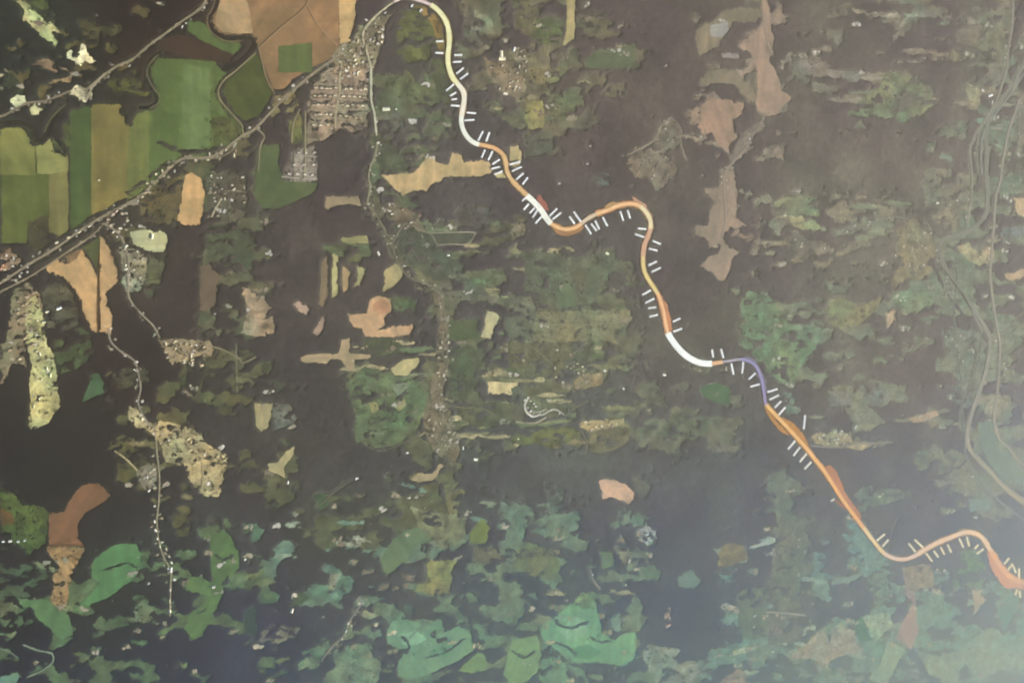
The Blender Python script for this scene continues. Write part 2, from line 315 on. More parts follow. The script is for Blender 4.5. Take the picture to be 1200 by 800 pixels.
 ('meadow','p',(.171,.186,.122),'','1118,453 1126,452 1134,452 1141,451 1149,452 1149,453 1141,455 1134,455 1126,455 1118,454'),
 ('meadow','m',(.189,.206,.148),'','1107,343 1112,342 1118,343 1123,345 1129,347 1129,348 1123,349 1118,348 1112,347 1107,344'),
 ('meadow','p',(.235,.223,.167),'','1159,266 1162,265 1165,263 1169,263 1172,265 1172,266 1169,268 1165,268 1162,268 1159,267'),
 ('meadow','m',(.17,.194,.131),'','1056,359 1063,357 1071,357 1079,357 1087,358 1087,359 1079,361 1071,361 1063,361 1056,360'),
 ('meadow','m',(.168,.193,.125),'','1026,443 1030,441 1034,441 1038,442 1042,443 1042,444 1038,444 1034,445 1030,445 1026,444'),
 ('meadow','p',(.126,.189,.125),'','944,441 951,440 959,439 966,438 974,440 974,440 966,442 959,442 951,443 944,442'),
 ('meadow','m',(.139,.203,.141),'','892,371 901,370 910,370 919,370 929,370 929,371 919,372 910,372 901,373 892,372'),
 ('meadow','p',(.233,.223,.149),'','920,409 929,408 938,408 948,407 957,408 957,409 948,412 938,411 929,412 920,410'),
 ('meadow','m',(.115,.177,.11),'','1023,422 1027,420 1032,419 1037,420 1041,422 1041,423 1037,427 1032,426 1027,425 1023,424'),
 ('meadow','p',(.107,.171,.106),'','1079,373 1084,371 1090,371 1096,371 1102,372 1102,372 1096,374 1090,374 1084,375 1079,374'),
 ('meadow','m',(.131,.194,.131),'','940,399 947,398 955,397 962,398 969,399 969,400 962,401 955,402 947,401 940,400'),
 ('meadow','p',(.167,.19,.117),'','1000,499 1007,497 1014,497 1021,497 1028,498 1028,500 1021,502 1014,503 1007,501 1000,500'),
 ('meadow','m',(.216,.206,.132),'','1062,349 1066,347 1069,348 1073,347 1077,349 1077,350 1073,351 1069,351 1066,352 1062,350'),
 ('meadow','m',(.216,.204,.131),'','1047,367 1055,364 1064,364 1073,365 1081,366 1081,367 1073,370 1064,369 1055,370 1047,368'),
 ('meadow','p',(.236,.226,.154),'','911,383 919,381 928,381 936,380 944,381 944,382 936,383 928,384 919,384 911,383'),
 ('meadow','m',(.133,.196,.132),'','904,439 911,436 918,437 925,437 932,438 932,439 925,440 918,441 911,441 904,440'),
 ('meadow','p',(.157,.178,.103),'','1046,493 1056,491 1065,491 1074,491 1084,492 1084,492 1074,494 1065,494 1056,494 1046,494'),
 ('meadow','m',(.132,.196,.131),'','910,448 913,446 917,447 921,446 925,447 925,448 921,449 917,449 913,449 910,448'),
 ('meadow','p',(.178,.203,.135),'','948,488 953,488 959,486 964,488 969,489 969,490 964,492 959,491 953,491 948,490'),
 ('meadow','m',(.123,.215,.17),'','416,706 420,703 425,702 430,703 435,707 435,708 430,711 425,710 420,710 416,707'),
 ('meadow','p',(.122,.209,.16),'','518,609 522,607 527,606 531,607 535,609 535,611 531,613 527,613 522,614 518,611'),
 ('meadow','m',(.123,.216,.177),'','401,768 405,765 410,764 414,763 419,763 419,764 414,766 410,768 405,770 401,769'),
 ('meadow','m',(.186,.226,.174),'','544,761 551,759 558,757 565,757 572,759 572,760 565,761 558,763 551,764 544,762'),
 ('meadow','p',(.088,.19,.157),'','551,606 556,605 561,606 567,607 572,610 572,611 567,612 561,611 556,610 551,606'),
 ('meadow','m',(.07,.171,.135),'','729,614 735,612 741,608 747,608 754,610 754,611 747,616 741,616 735,618 729,616'),
 ('meadow','p',(.141,.187,.123),'','625,726 630,722 636,721 641,721 646,723 646,724 641,729 636,728 630,729 625,728'),
 ('meadow','m',(.18,.222,.171),'','592,791 596,789 599,788 602,788 606,790 606,791 602,793 599,796 596,796 592,792'),
 ('meadow','p',(.193,.228,.17),'','504,635 509,633 514,632 519,631 524,635 524,637 519,640 514,640 509,639 504,636'),
 ('meadow','m',(.158,.206,.151),'','407,713 416,713 425,713 434,717 442,720 442,721 434,722 425,722 416,718 407,714'),
 ('meadow','p',(.107,.197,.145),'','648,653 653,652 657,654 661,656 666,658 666,660 661,662 657,661 653,658 648,655'),
 ('meadow','m',(.197,.238,.191),'','355,776 359,772 362,770 366,769 370,771 370,773 366,776 362,779 359,778 355,777'),
 ('meadow','m',(.128,.213,.165),'','393,612 402,609 411,610 420,610 429,611 429,613 420,615 411,614 402,615 393,613'),
 ('meadow','p',(.08,.186,.16),'','559,745 565,742 571,743 576,744 582,747 582,748 576,750 571,751 565,749 559,746'),
 ('meadow','m',(.123,.213,.167),'','432,685 436,684 439,684 443,687 447,690 447,691 443,691 439,691 436,690 432,687'),
 ('meadow','p',(.193,.226,.168),'','525,612 531,610 537,607 542,607 548,607 548,608 542,611 537,612 531,614 525,613'),
 ('meadow','m',(.197,.231,.174),'','399,625 408,625 417,626 425,628 434,633 434,635 425,635 417,634 408,631 399,626'),
 ('meadow','p',(.12,.209,.161),'','507,663 513,659 518,661 524,659 530,661 530,663 524,665 518,668 513,668 507,665'),
 ('meadow','m',(.17,.206,.139),'','713,693 721,691 730,691 738,691 746,694 746,695 738,697 730,697 721,695 713,694'),
 ('meadow','p',(.154,.199,.139),'','561,588 566,587 571,587 576,587 581,589 581,590 576,592 571,592 566,590 561,589'),
 ('meadow','m',(.199,.231,.174),'','393,634 400,634 407,632 414,635 421,638 421,640 414,641 407,640 400,639 393,636'),
 ('meadow','m',(.16,.21,.16),'','348,783 356,779 365,774 374,773 383,773 383,775 374,779 365,782 356,784 348,785'),
 ('meadow','p',(.117,.209,.164),'','509,713 513,710 517,708 522,709 526,711 526,713 522,717 517,717 513,717 509,714'),
 ('meadow','m',(.094,.194,.161),'','467,566 475,566 484,568 492,571 500,575 500,576 492,576 484,575 475,572 467,567'),
 ('meadow','p',(.116,.206,.157),'','558,652 564,650 570,648 575,647 581,647 581,648 575,651 570,652 564,653 558,653'),
 ('meadow','m',(.164,.206,.151),'','333,614 339,611 345,610 351,611 357,614 357,615 351,617 345,619 339,618 333,615'),
 ('meadow','p',(.18,.216,.157),'','641,695 647,693 653,692 659,693 665,694 665,696 659,698 653,698 647,698 641,697'),
 ('meadow','m',(.07,.173,.141),'','644,759 650,757 655,757 661,758 667,759 667,760 661,762 655,761 650,760 644,759'),
 ('meadow','p',(.189,.228,.177),'','524,752 527,749 530,750 533,748 536,751 536,752 533,756 530,757 527,756 524,754'),
 ('meadow','m',(.096,.187,.128),'','684,742 692,740 700,742 708,746 717,750 717,751 708,751 700,751 692,748 684,743'),
 ('meadow','m',(.162,.207,.152),'','321,651 329,649 338,649 347,649 355,652 355,653 347,655 338,656 329,655 321,652'),
 ('meadow','p',(.122,.216,.178),'','409,772 416,772 423,772 429,774 436,777 436,778 429,779 423,777 416,777 409,773'),
 ('meadow','m',(.193,.228,.17),'','496,623 502,623 508,622 514,623 519,626 519,628 514,629 508,628 502,626 496,624'),
 ('meadow','p',(.07,.173,.136),'','671,704 679,701 688,698 696,697 705,699 705,700 696,703 688,705 679,707 671,705'),
 ('meadow','m',(.106,.148,.071),'','285,678 290,673 295,671 300,672 305,672 305,673 300,677 295,679 290,679 285,679'),
 ('meadow','p',(.049,.109,.042),'','312,794 319,791 325,789 331,785 338,785 338,786 331,790 325,793 319,794 312,795'),
 ('meadow','m',(.057,.116,.064),'','190,702 194,700 198,702 202,704 206,707 206,709 202,711 198,709 194,709 190,703'),
 ('meadow','p',(.075,.136,.057),'','185,742 191,737 197,735 202,734 208,734 208,735 202,739 197,741 191,745 185,744'),
 ('meadow','m',(.112,.152,.08),'','65,707 71,707 76,708 82,709 87,714 87,715 82,715 76,714 71,711 65,708'),
 ('meadow','m',(.062,.12,.07),'','18,687 25,687 32,687 39,688 46,693 46,694 39,695 32,692 25,692 18,688'),
 ('meadow','p',(.062,.12,.07),'','-12,736 -5,737 2,739 8,741 15,746 15,747 8,746 2,745 -5,741 -12,737'),
 ('meadow','m',(.059,.117,.067),'','153,668 157,665 161,665 165,664 169,664 169,665 165,669 161,669 157,671 153,670'),
 ('meadow','p',(.113,.154,.08),'','8,743 11,741 14,741 18,739 21,741 21,743 18,745 14,747 11,746 8,744'),
 ('meadow','m',(.08,.141,.062),'','54,775 57,773 60,775 63,776 66,777 66,778 63,780 60,779 57,778 54,776'),
 ('meadow','p',(.106,.146,.07),'','299,684 306,679 313,678 320,678 327,679 327,681 320,685 313,686 306,686 299,685'),
 ('meadow','m',(.11,.151,.077),'','149,723 152,723 155,722 158,724 161,727 161,728 158,729 155,730 152,728 149,725'),
 ('meadow','p',(.106,.149,.068),'','221,790 224,789 228,790 231,791 235,792 235,793 231,794 228,793 224,792 221,790'),
 ('meadow','m',(.07,.132,.039),'','296,781 300,780 304,783 309,783 313,788 313,789 309,791 304,789 300,788 296,784'),
 ('meadow','m',(.112,.151,.078),'','98,663 104,660 110,659 116,657 122,659 122,660 116,664 110,665 104,666 98,665'),
 ('meadow','p',(.102,.145,.058),'','323,775 327,772 332,769 336,768 341,768 341,770 336,775 332,776 327,777 323,776'),
 ('meadow','m',(.08,.141,.062),'','11,789 14,787 18,788 21,789 25,792 25,793 21,793 18,794 14,793 11,790'),
 ('meadow','p',(.113,.152,.08),'','40,657 47,658 54,660 61,663 68,668 68,670 61,671 54,669 47,665 40,659'),
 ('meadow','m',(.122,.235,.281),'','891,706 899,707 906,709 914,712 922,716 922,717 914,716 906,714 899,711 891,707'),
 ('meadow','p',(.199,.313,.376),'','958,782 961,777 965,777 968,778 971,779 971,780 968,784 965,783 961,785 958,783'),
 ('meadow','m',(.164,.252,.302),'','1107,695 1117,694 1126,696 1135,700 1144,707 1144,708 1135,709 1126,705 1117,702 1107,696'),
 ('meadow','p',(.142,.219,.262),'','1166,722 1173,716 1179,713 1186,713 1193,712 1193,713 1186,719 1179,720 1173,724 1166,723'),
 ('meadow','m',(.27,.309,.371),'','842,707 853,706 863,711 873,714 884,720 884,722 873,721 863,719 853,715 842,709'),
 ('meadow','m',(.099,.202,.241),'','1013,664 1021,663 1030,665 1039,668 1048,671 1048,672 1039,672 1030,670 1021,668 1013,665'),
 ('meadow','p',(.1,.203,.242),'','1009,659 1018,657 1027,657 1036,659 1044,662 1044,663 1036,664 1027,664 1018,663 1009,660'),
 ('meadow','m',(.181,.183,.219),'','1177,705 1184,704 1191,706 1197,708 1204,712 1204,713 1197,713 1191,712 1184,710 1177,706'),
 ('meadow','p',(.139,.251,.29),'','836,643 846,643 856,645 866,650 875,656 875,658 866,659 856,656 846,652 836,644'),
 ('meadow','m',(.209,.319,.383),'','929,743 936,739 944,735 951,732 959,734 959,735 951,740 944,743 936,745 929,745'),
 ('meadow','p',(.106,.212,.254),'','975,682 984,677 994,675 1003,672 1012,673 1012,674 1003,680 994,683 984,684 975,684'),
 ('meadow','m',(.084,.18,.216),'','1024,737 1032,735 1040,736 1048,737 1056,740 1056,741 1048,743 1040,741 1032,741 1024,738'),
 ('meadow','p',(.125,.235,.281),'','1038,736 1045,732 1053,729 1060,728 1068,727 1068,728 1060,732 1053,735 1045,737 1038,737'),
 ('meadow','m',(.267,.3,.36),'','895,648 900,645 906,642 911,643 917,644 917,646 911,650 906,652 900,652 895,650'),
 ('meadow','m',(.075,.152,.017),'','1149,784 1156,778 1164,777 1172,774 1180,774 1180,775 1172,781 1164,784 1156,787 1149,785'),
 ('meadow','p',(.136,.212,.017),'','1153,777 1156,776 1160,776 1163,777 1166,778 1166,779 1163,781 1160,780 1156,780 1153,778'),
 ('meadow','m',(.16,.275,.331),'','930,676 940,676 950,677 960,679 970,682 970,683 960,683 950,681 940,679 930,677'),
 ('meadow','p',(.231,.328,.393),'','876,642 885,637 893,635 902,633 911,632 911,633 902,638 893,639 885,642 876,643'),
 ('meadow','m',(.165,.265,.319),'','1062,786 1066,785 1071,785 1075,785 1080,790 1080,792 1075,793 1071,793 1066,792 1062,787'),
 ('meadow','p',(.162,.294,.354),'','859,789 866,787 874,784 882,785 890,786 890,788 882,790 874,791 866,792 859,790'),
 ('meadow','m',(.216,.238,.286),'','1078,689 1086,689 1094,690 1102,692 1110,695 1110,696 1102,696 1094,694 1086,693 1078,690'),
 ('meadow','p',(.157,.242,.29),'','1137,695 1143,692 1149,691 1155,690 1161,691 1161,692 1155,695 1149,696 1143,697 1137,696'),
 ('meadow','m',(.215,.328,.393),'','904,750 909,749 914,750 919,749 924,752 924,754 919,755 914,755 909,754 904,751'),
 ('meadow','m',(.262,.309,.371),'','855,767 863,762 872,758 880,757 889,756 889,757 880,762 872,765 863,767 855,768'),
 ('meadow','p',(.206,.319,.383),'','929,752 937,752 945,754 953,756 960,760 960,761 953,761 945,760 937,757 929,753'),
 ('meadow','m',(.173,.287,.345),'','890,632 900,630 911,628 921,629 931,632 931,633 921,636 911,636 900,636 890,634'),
 ('meadow','p',(.154,.135,.064),'','211,581 215,578 219,580 223,580 227,584 227,585 223,586 219,586 215,585 211,582'),
 ('meadow','m',(.088,.094,.045),'','258,442 264,441 269,441 274,444 279,447 279,448 274,450 269,448 264,447 258,443'),
 ('meadow','p',(.09,.094,.046),'','203,416 207,416 210,416 214,417 218,419 218,419 214,420 210,420 207,418 203,416'),
 ('meadow','m',(.088,.094,.043),'','199,529 201,528 204,528 206,528 208,529 208,529 206,530 204,531 201,531 199,530'),
 ('meadow','p',(.155,.136,.065),'','152,518 156,518 160,516 165,518 169,520 169,521 165,522 160,522 156,523 152,520'),
 ('meadow','m',(.155,.136,.065),'','157,520 160,518 164,517 167,517 170,518 170,519 167,521 164,522 160,522 157,521'),
 ('meadow','m',(.088,.094,.043),'','220,510 226,507 231,506 237,506 243,507 243,508 237,510 231,513 226,513 220,512'),
 ('meadow','p',(.087,.093,.041),'','267,545 271,545 275,544 278,544 282,546 282,546 278,547 275,547 271,547 267,546'),
 ('meadow','m',(.151,.133,.059),'','326,567 330,564 334,563 338,564 342,564 342,565 338,567 334,568 330,569 326,568'),
 ('meadow','p',(.088,.093,.043),'','282,437 288,437 294,437 299,438 305,440 305,441 299,442 294,441 288,440 282,438'),
 ('meadow','m',(.106,.104,.058),'','283,287 287,285 290,284 294,286 298,287 298,288 294,291 290,290 287,290 283,288'),
 ('meadow','p',(.07,.094,.049),'','262,311 265,310 268,310 271,310 274,311 274,311 271,312 268,313 265,312 262,312'),
 ('meadow','m',(.071,.094,.049),'','260,284 263,282 267,280 270,279 274,280 274,281 270,283 267,284 263,285 260,284'),
 ('meadow','p',(.07,.094,.049),'','285,343 289,342 292,343 295,346 299,348 299,350 295,349 292,349 289,348 285,344'),
 ('meadow','m',(.071,.094,.049),'','261,284 264,280 266,280 269,281 272,282 272,284 269,285 266,287 264,286 261,285'),
 ('meadow','m',(.07,.094,.049),'','275,287 279,285 283,284 287,284 292,284 292,285 287,287 283,288 279,289 275,288'),
 ('meadow','p',(.104,.104,.058),'','302,333 305,332 307,330 310,331 313,332 313,333 310,336 307,336 305,335 302,334'),
 ('meadow','m',(.07,.094,.049),'','271,371 274,369 276,371 278,372 281,375 281,376 278,376 276,376 274,375 271,373'),
 ('meadow','p',(.071,.094,.049),'','257,227 262,227 268,228 274,230 279,233 279,233 274,233 268,232 262,230 257,227'),
 ('meadow','m',(.162,.142,.087),'','264,320 266,318 268,317 271,317 273,318 273,320 271,322 268,322 266,322 264,321'),
 ('meadow','p',(.107,.106,.058),'','250,260 252,260 255,260 257,261 259,264 259,265 257,265 255,265 252,263 250,261'),
 ('meadow','m',(.071,.094,.049),'','293,202 295,201 297,199 299,201 301,202 301,204 299,205 297,207 295,206 293,204'),
 ('meadow','p',(.106,.106,.058),'','230,378 234,378 239,377 244,379 248,383 248,384 244,385 239,384 234,383 230,379'),
 ('meadow','m',(.161,.141,.086),'','294,339 296,338 299,338 302,338 304,341 304,342 302,343 299,344 296,342 294,340'),
 ('meadow','m',(.152,.146,.088),'','438,140 443,138 448,138 453,137 457,138 457,139 453,140 448,141 443,143 438,141'),
 ('meadow','p',(.07,.107,.055),'','474,238 478,236 482,238 486,239 490,241 490,242 486,244 482,244 478,242 474,239'),
 ('meadow','m',(.071,.107,.054),'','452,100 455,99 459,99 462,100 466,103 466,103 462,104 459,104 455,103 452,101'),
 ('meadow','p',(.107,.12,.068),'','476,264 481,263 486,263 492,264 497,267 497,269 492,270 486,269 481,268 476,265'),
 ('meadow','m',(.107,.12,.068),'','475,187 478,186 480,186 482,186 485,186 485,187 482,189 480,189 478,188 475,187'),
 ('meadow','p',(.154,.146,.087),'','434,99 440,96 445,95 450,94 456,94 456,94 450,96 445,98 440,99 434,99'),
 ('meadow','m',(.152,.146,.09),'','437,245 442,243 447,241 452,240 457,240 457,241 452,243 447,245 442,245 437,246'),
 ('meadow','p',(.071,.107,.055),'','453,177 456,176 460,176 464,177 467,178 467,179 464,179 460,179 456,179 453,178'),
 ('meadow','m',(.152,.145,.088),'','482,184 489,182 495,182 502,181 508,182 508,183 502,185 495,185 489,185 482,185'),
 ('meadow','m',(.152,.145,.088),'','483,172 486,171 488,171 491,171 493,173 493,174 491,175 488,175 486,175 483,173'),
 ('meadow','p',(.072,.109,.054),'','427,127 434,126 440,126 447,127 453,128 453,129 447,129 440,130 434,129 427,128'),
 ('meadow','m',(.07,.106,.052),'','495,92 500,91 506,90 512,89 517,91 517,92 512,94 506,95 500,96 495,94'),
 ('meadow','p',(.071,.107,.054),'','475,140 481,136 487,135 493,134 499,133 499,135 493,138 487,140 481,141 475,141'),
 ('meadow','m',(.109,.12,.068),'','458,199 463,199 469,198 475,201 481,203 481,205 475,206 469,204 463,204 458,200'),
 ('meadow','m',(.083,.09,.027),'','35,0 55,0 60,12 80,35 73,38 62,27 47,15'),
 ('crop_field','m',(.377,.343,.161),'pale straw field stepping down in ragged strips at the top left corner','15,0 30,0 37,10 47,20 62,27 71,37 60,37 69,50 64,55 55,48 45,40 34,29 25,24 29,15 22,5'),
 ('meadow','m',(.072,.069,.022),'olive elongated meadow in the dark forest beside the upper left road','92,50 100,56 110,45 122,47 142,57 139,65 127,62 115,55 108,62'),
 ('meadow','m',(.046,.041,.017),'','90,22 100,22 125,34 143,28 146,37 132,42 112,44 97,40'),
 ('stubble_field','m',(.648,.606,.37),'bright cream plot with two lobes left of the diagonal road at top left','77,64 84,58 89,66 96,51 102,55 105,65 115,72 107,75 100,71 94,77 87,72 79,71'),
 ('ploughed_field','m',(.248,.152,.09),'pinkish brown ragged plot in the dark forest at top left','37,75 50,69 62,71 72,80 95,86 96,92 77,82 65,85 52,80'),
 ('ploughed_field','m',(.216,.146,.074),'small brown strip plot just under the pinkish brown plot at top left','57,97 72,91 84,90 84,96 65,101'),
 ('stubble_field','m',(.499,.467,.295),'cream wedge of ground beside the diagonal road at top left','81,110 87,98 92,101 100,103 104,107 110,112 100,120 90,115'),
 ('stubble_field','p',(.61,.645,.387),'brightest pale green plot above the road at the upper left edge','11,116 20,110 29,112 31,120 22,127 14,125'),
 ('stubble_field','p',(.549,.549,.287),'pale yellow plot just right of the brightest plot at the upper left edge','34,126 41,122 51,129 45,136 35,135'),
 ('meadow','m',(.251,.225,.135),'','0,77 10,81 7,86 0,92'),
 ('meadow','m',(.318,.311,.197),'','0,100 4,103 4,112 0,113'),
 ('meadow','m',(.024,.037,.019),'','2,92 14,86 30,104 27,112 12,110'),
 ('ploughed_field','p',(.033,.017,.01),'dark brown wedge field between the diagonal road and the green strip at upper left','185,50 207,40 252,52 277,65 265,75 232,70 190,60'),
 ('crop_field','p',(.066,.106,.028),'green wedge shaped strip pointing at the stream bend at upper left','220,25 235,24 244,32 250,44 282,50 286,54 275,64 260,59 240,49 220,38'),
 ('meadow','m',(.056,.06,.014),'olive meadow enclosed by a dark stream at upper left','125,97 140,90 160,82 170,100 177,110 170,115 150,110 140,112 130,107'),
 ('crop_field','s0',(.072,.111,.029),'largest green field of the upper left plain, bounded by a winding stream','182,67 215,69 252,72 260,82 270,87 256,100 255,112 270,132 284,150 280,170 250,172 238,185 215,182 190,200 186,214 176,222 172,222 175,130 185,117 180,95 172,82'),
 ('crop_field','s0',(.096,.144,.049),'lighter green strip inside the largest green field at upper left','214,75 246,80 247,105 246,170 232,178 215,175 214,130'),
 ('meadow','m',(.058,.07,.02),'','247,138 270,136 282,150 280,168 250,172'),
 ('crop_field','s0',(.146,.126,.038),'broad olive brown strip field running down from the dark trees at left','107,122 142,122 147,140 152,150 150,232 140,235 124,246 107,252'),
 ('crop_field','s0',(.112,.134,.037),'yellow green strip field left of the largest green field','152,150 160,134 175,128 174,224 150,234 149,180'),
 ('crop_field','s0',(.045,.077,.021),'dark green strip field between two olive strips at left','82,130 107,124 107,252 90,266 82,270'),
 ('crop_field','s0',(.148,.142,.049),'narrow olive strip field with a pale left edge on the left plain','57,178 80,182 81,270 70,278 57,272'),
 ('meadow','m',(.06,.069,.023),'','60,150 82,143 82,175 78,182 66,175 61,165'),
 ('crop_field','s0',(.078,.1,.024),'wide green field at the left edge above the railway','0,166 38,166 57,200 57,260 40,285 2,285'),
 ('crop_field','p',(.156,.165,.048),'yellowish green field at the left edge below the road','0,150 22,147 35,160 41,167 41,205 0,205'),
 ('crop_field','p',(.206,.216,.073),'pale yellow green block beside the yellowish green field at left','42,165 59,162 64,180 77,182 78,200 60,204 44,204'),
 ('meadow','m',(.041,.038,.019),'','33,260 56,250 58,284 42,296 30,292'),
 ('ploughed_field','s40',(.215,.131,.062),'very large tan brown field at the top with thin crossing tracks','258,-40 258,0 247,15 247,30 258,40 280,42 298,45 304,60 311,80 320,104 333,106 345,92 365,80 385,70 397,62 398,0 398,-40'),
 ('ploughed_field','p',(.324,.23,.121),'lighter sandy corner of the very large brown field at top','262,-8 285,-8 292,10 296,38 280,40 262,38 252,28 254,14'),
 ('crop_field','p',(.067,.102,.028),'dark green square plot set in the very large brown field','326,54 366,50 366,85 327,85'),
 ('crop_field','p',(.402,.287,.129),'narrow bright sandy strip at the top between brown field and village','397,-40 418,-40 417,18 410,45 412,50 398,52'),
 ('crop_field','p',(.045,.06,.013),'dark green round sided field between the winding track and the brown field','301,62 308,72 315,100 320,108 303,138 287,142 275,133 261,108 266,95 281,83'),
 ('village_ground','m',(.201,.179,.104),'','388,68 398,55 415,48 420,30 430,30 436,50 432,72 437,80 415,84 400,86'),
 ('village_ground','m',(.159,.14,.085),'','420,45 432,22 452,18 462,10 466,22 455,40 445,60 438,82 430,75'),
 ('allotment_ground','m',(.222,.173,.119),'','365,97 382,82 398,75 430,77 432,125 430,150 410,155 398,150 380,165 359,170 360,130'),
 ('allotment_ground','m',(.208,.18,.144),'','343,172 372,172 372,213 345,213 330,210 338,190'),
 ('meadow','m',(.113,.102,.032),'','340,130 352,128 360,165 343,170 338,150'),
 ('meadow','m',(.151,.127,.053),'','322,112 345,105 352,126 340,145 330,140 316,150'),
 ('crop_field','p',(.062,.09,.034),'smooth green field wrapping the lower end of the allotment gardens','302,172 327,168 327,195 332,212 372,215 367,226 342,238 322,245 307,243 298,228'),
 ('meadow','m',(.075,.088,.029),'rounded green meadow held inside the first bend of the orange and white route','470,14 482,5 498,8 513,20 520,42 511,62 500,70 480,75 465,62 466,30'),
 ('crop_field','m',(.178,.114,.032),'narrow orange brown field edge under the first bend of the route','484,6 500,9 514,22 521,42 523,70 515,60 510,38 500,22'),
 ('meadow','m',(.075,.097,.046),'green tongue of meadow pointing at the route near its first curve','460,92 475,82 487,92 495,102 518,108 516,120 505,123 480,120 460,112'),
 ('meadow','m',(.064,.08,.043),'','441,86 460,92 460,112 444,122 440,105'),
 ('meadow','m',(.053,.069,.03),'','506,70 520,70 524,95 532,105 525,128 512,108 508,90'),
 ('meadow','m',(.1,.116,.086),'','446,133 468,133 474,146 462,154 448,150'),
 ('meadow','m',(.053,.074,.033),'','490,160 512,160 515,176 495,180'),
 ('meadow','m',(.05,.061,.034),'','438,160 456,165 468,180 480,185 470,200 452,203 440,190'),
 ('stubble_field','p',(.417,.315,.157),'long sandy field with a stepped upper edge left of the route','447,205 485,203 490,197 500,185 510,182 511,190 525,194 530,179 542,180 545,190 560,187 572,188 577,197 575,204 560,207 522,207 517,212 505,216 500,224 485,224 472,229 462,221'),
 ('stubble_field','p',(.422,.344,.172),'small rounded sandy patch touching the right side of the route','598,172 606,170 612,176 612,190 606,197 600,196 597,184'),
 ('stubble_field','p',(.379,.33,.162),'','577,200 584,203 591,203 594,209 583,209'),
 ('meadow','m',(.164,.17,.103),'','555,12 575,20 579,40 562,42 555,25'),
 ('meadow','m',(.104,.097,.069),'','538,10 555,10 560,45 575,55 570,70 555,60 545,40'),
 ('village_ground','m',(.156,.131,.084),'','568,66 580,76 600,70 606,85 618,100 610,118 590,112 572,90'),
 ('meadow','m',(.076,.091,.033),'green meadow left of the tan strip at top centre','628,20 648,25 660,33 655,50 640,55 622,45'),
 ('crop_field','p',(.33,.276,.125),'upright narrow tan strip at the top centre','662,-40 674,-40 674,47 660,53 664,37'),
 ('village_ground','m',(.136,.121,.067),'grey olive square plot at top centre beside a dark wood block','618,50 645,55 645,78 620,78'),
 ('meadow','m',(.161,.136,.064),'','620,80 668,80 655,95 640,100 625,97'),
 ('meadow','m',(.086,.09,.048),'','600,0 625,0 640,15 622,30 605,35'),
 ('meadow','m',(.079,.077,.042),'','676,12 700,14 720,20 716,38 695,42 678,36'),
 ('crop_field','p',(.079,.105,.05),'green field with a notched top in the forest at top centre','685,72 700,60 717,67 725,57 744,50 743,80 707,81 687,80'),
 ('meadow','m',(.1,.112,.055),'rounded olive green meadow in the forest right of the route','640,108 650,105 680,112 688,122 680,135 660,145 645,140'),
 ('crop_field','m',(.182,.177,.07),'small yellow olive block left of the rounded olive green meadow','616,120 635,118 639,135 636,150 620,152 615,140'),
 ('meadow','m',(.072,.08,.052),'','615,158 648,155 650,175 632,182 617,188'),
 ('meadow','m',(.066,.071,.05),'','680,130 700,120 704,140 690,152 672,150'),
 ('village_ground','m',(.141,.122,.089),'','735,190 752,178 768,180 790,188 795,200 785,212 770,225 762,210 742,205'),
 ('village_ground','m',(.122,.107,.076),'','765,165 780,148 790,140 797,160 795,172 780,178'),
 ('meadow','m',(.081,.088,.076),'','696,208 705,200 714,206 715,218 705,222 697,217'),
 ('heath','p',(.16,.142,.091),'pale olive heath with a bluish core high on the upper right side','817,35 840,22 850,12 870,10 892,12 887,25 860,27 842,52 820,67 816,50'),
 ('heath','p',(.24,.253,.232),'','832,30 852,26 854,36 845,44 833,44'),
 ('heath','p',(.283,.193,.133),'broad tan star shaped heath left of the upper right stream','822,122 832,117 850,116 872,122 870,135 857,140 860,150 865,160 852,174 842,170 835,155 825,157 817,150 822,140'),
 ('heath','p',(.263,.192,.137),'long tan valley heath running down from the top on the right side','892,-40 898,-40 902,20 907,48 903,62 902,73 911,86 915,105 929,115 918,124 909,136 895,135 887,128 885,120 888,110 887,80 880,62 865,55 870,48 887,37 893,25'),
 ('heath','p',(.162,.142,.093),'curved olive tan band of heath above the star shaped heath','820,95 832,82 860,82 880,100 887,112 882,120 870,110 860,97 840,97 822,100'),
 ('heath','p',(.222,.197,.182),'','845,62 866,64 865,69 848,68'),
 ('heath','p',(.233,.182,.133),'ragged tan heath with pointed arms hanging below the stream road','845,200 860,200 865,225 862,252 877,267 857,266 845,275 850,287 865,295 857,310 851,325 850,330 840,327 837,319 822,312 830,302 842,297 845,287 830,282 815,272 815,265 830,265 832,245 840,237 826,227 827,220 842,220 847,210'),
 ('heath','p',(.135,.121,.096),'','865,165 880,150 893,140 890,152 878,165 868,180 858,192 856,185'),
 ('meadow','m',(.142,.13,.107),'','937,72 960,70 985,80 1008,85 1008,95 985,92 960,90 937,85'),
 ('meadow','m',(.118,.145,.081),'diamond shaped green meadow in the hazy forest at upper right','990,135 1002,122 1030,102 1035,87 1047,85 1060,90 1087,86 1075,92 1085,105 1097,122 1080,135 1060,145 1050,140 1020,136'),
 ('scrub','m',(.085,.079,.06),'','1047,112 1060,105 1075,110 1075,125 1055,132'),
 ('meadow','m',(.168,.15,.116),'','1055,60 1075,56 1100,60 1108,66 1085,63 1060,65'),
 ('meadow','m',(.137,.121,.102),'','1075,16 1100,17 1132,21 1132,25 1100,21 1077,19'),
 ('meadow','m',(.116,.121,.077),'','1108,65 1120,55 1150,48 1182,44 1182,68 1150,70 1110,72'),
 ('meadow','m',(.121,.126,.081),'','1153,15 1185,10 1186,40 1158,46 1150,30'),
 ('crop_field','m',(.242,.196,.124),'small tan plot beside the white forked yard at upper right','1133,100 1140,98 1150,108 1148,125 1135,130'),
 ('meadow','m',(.123,.131,.104),'','1150,95 1176,78 1178,92 1166,106'),
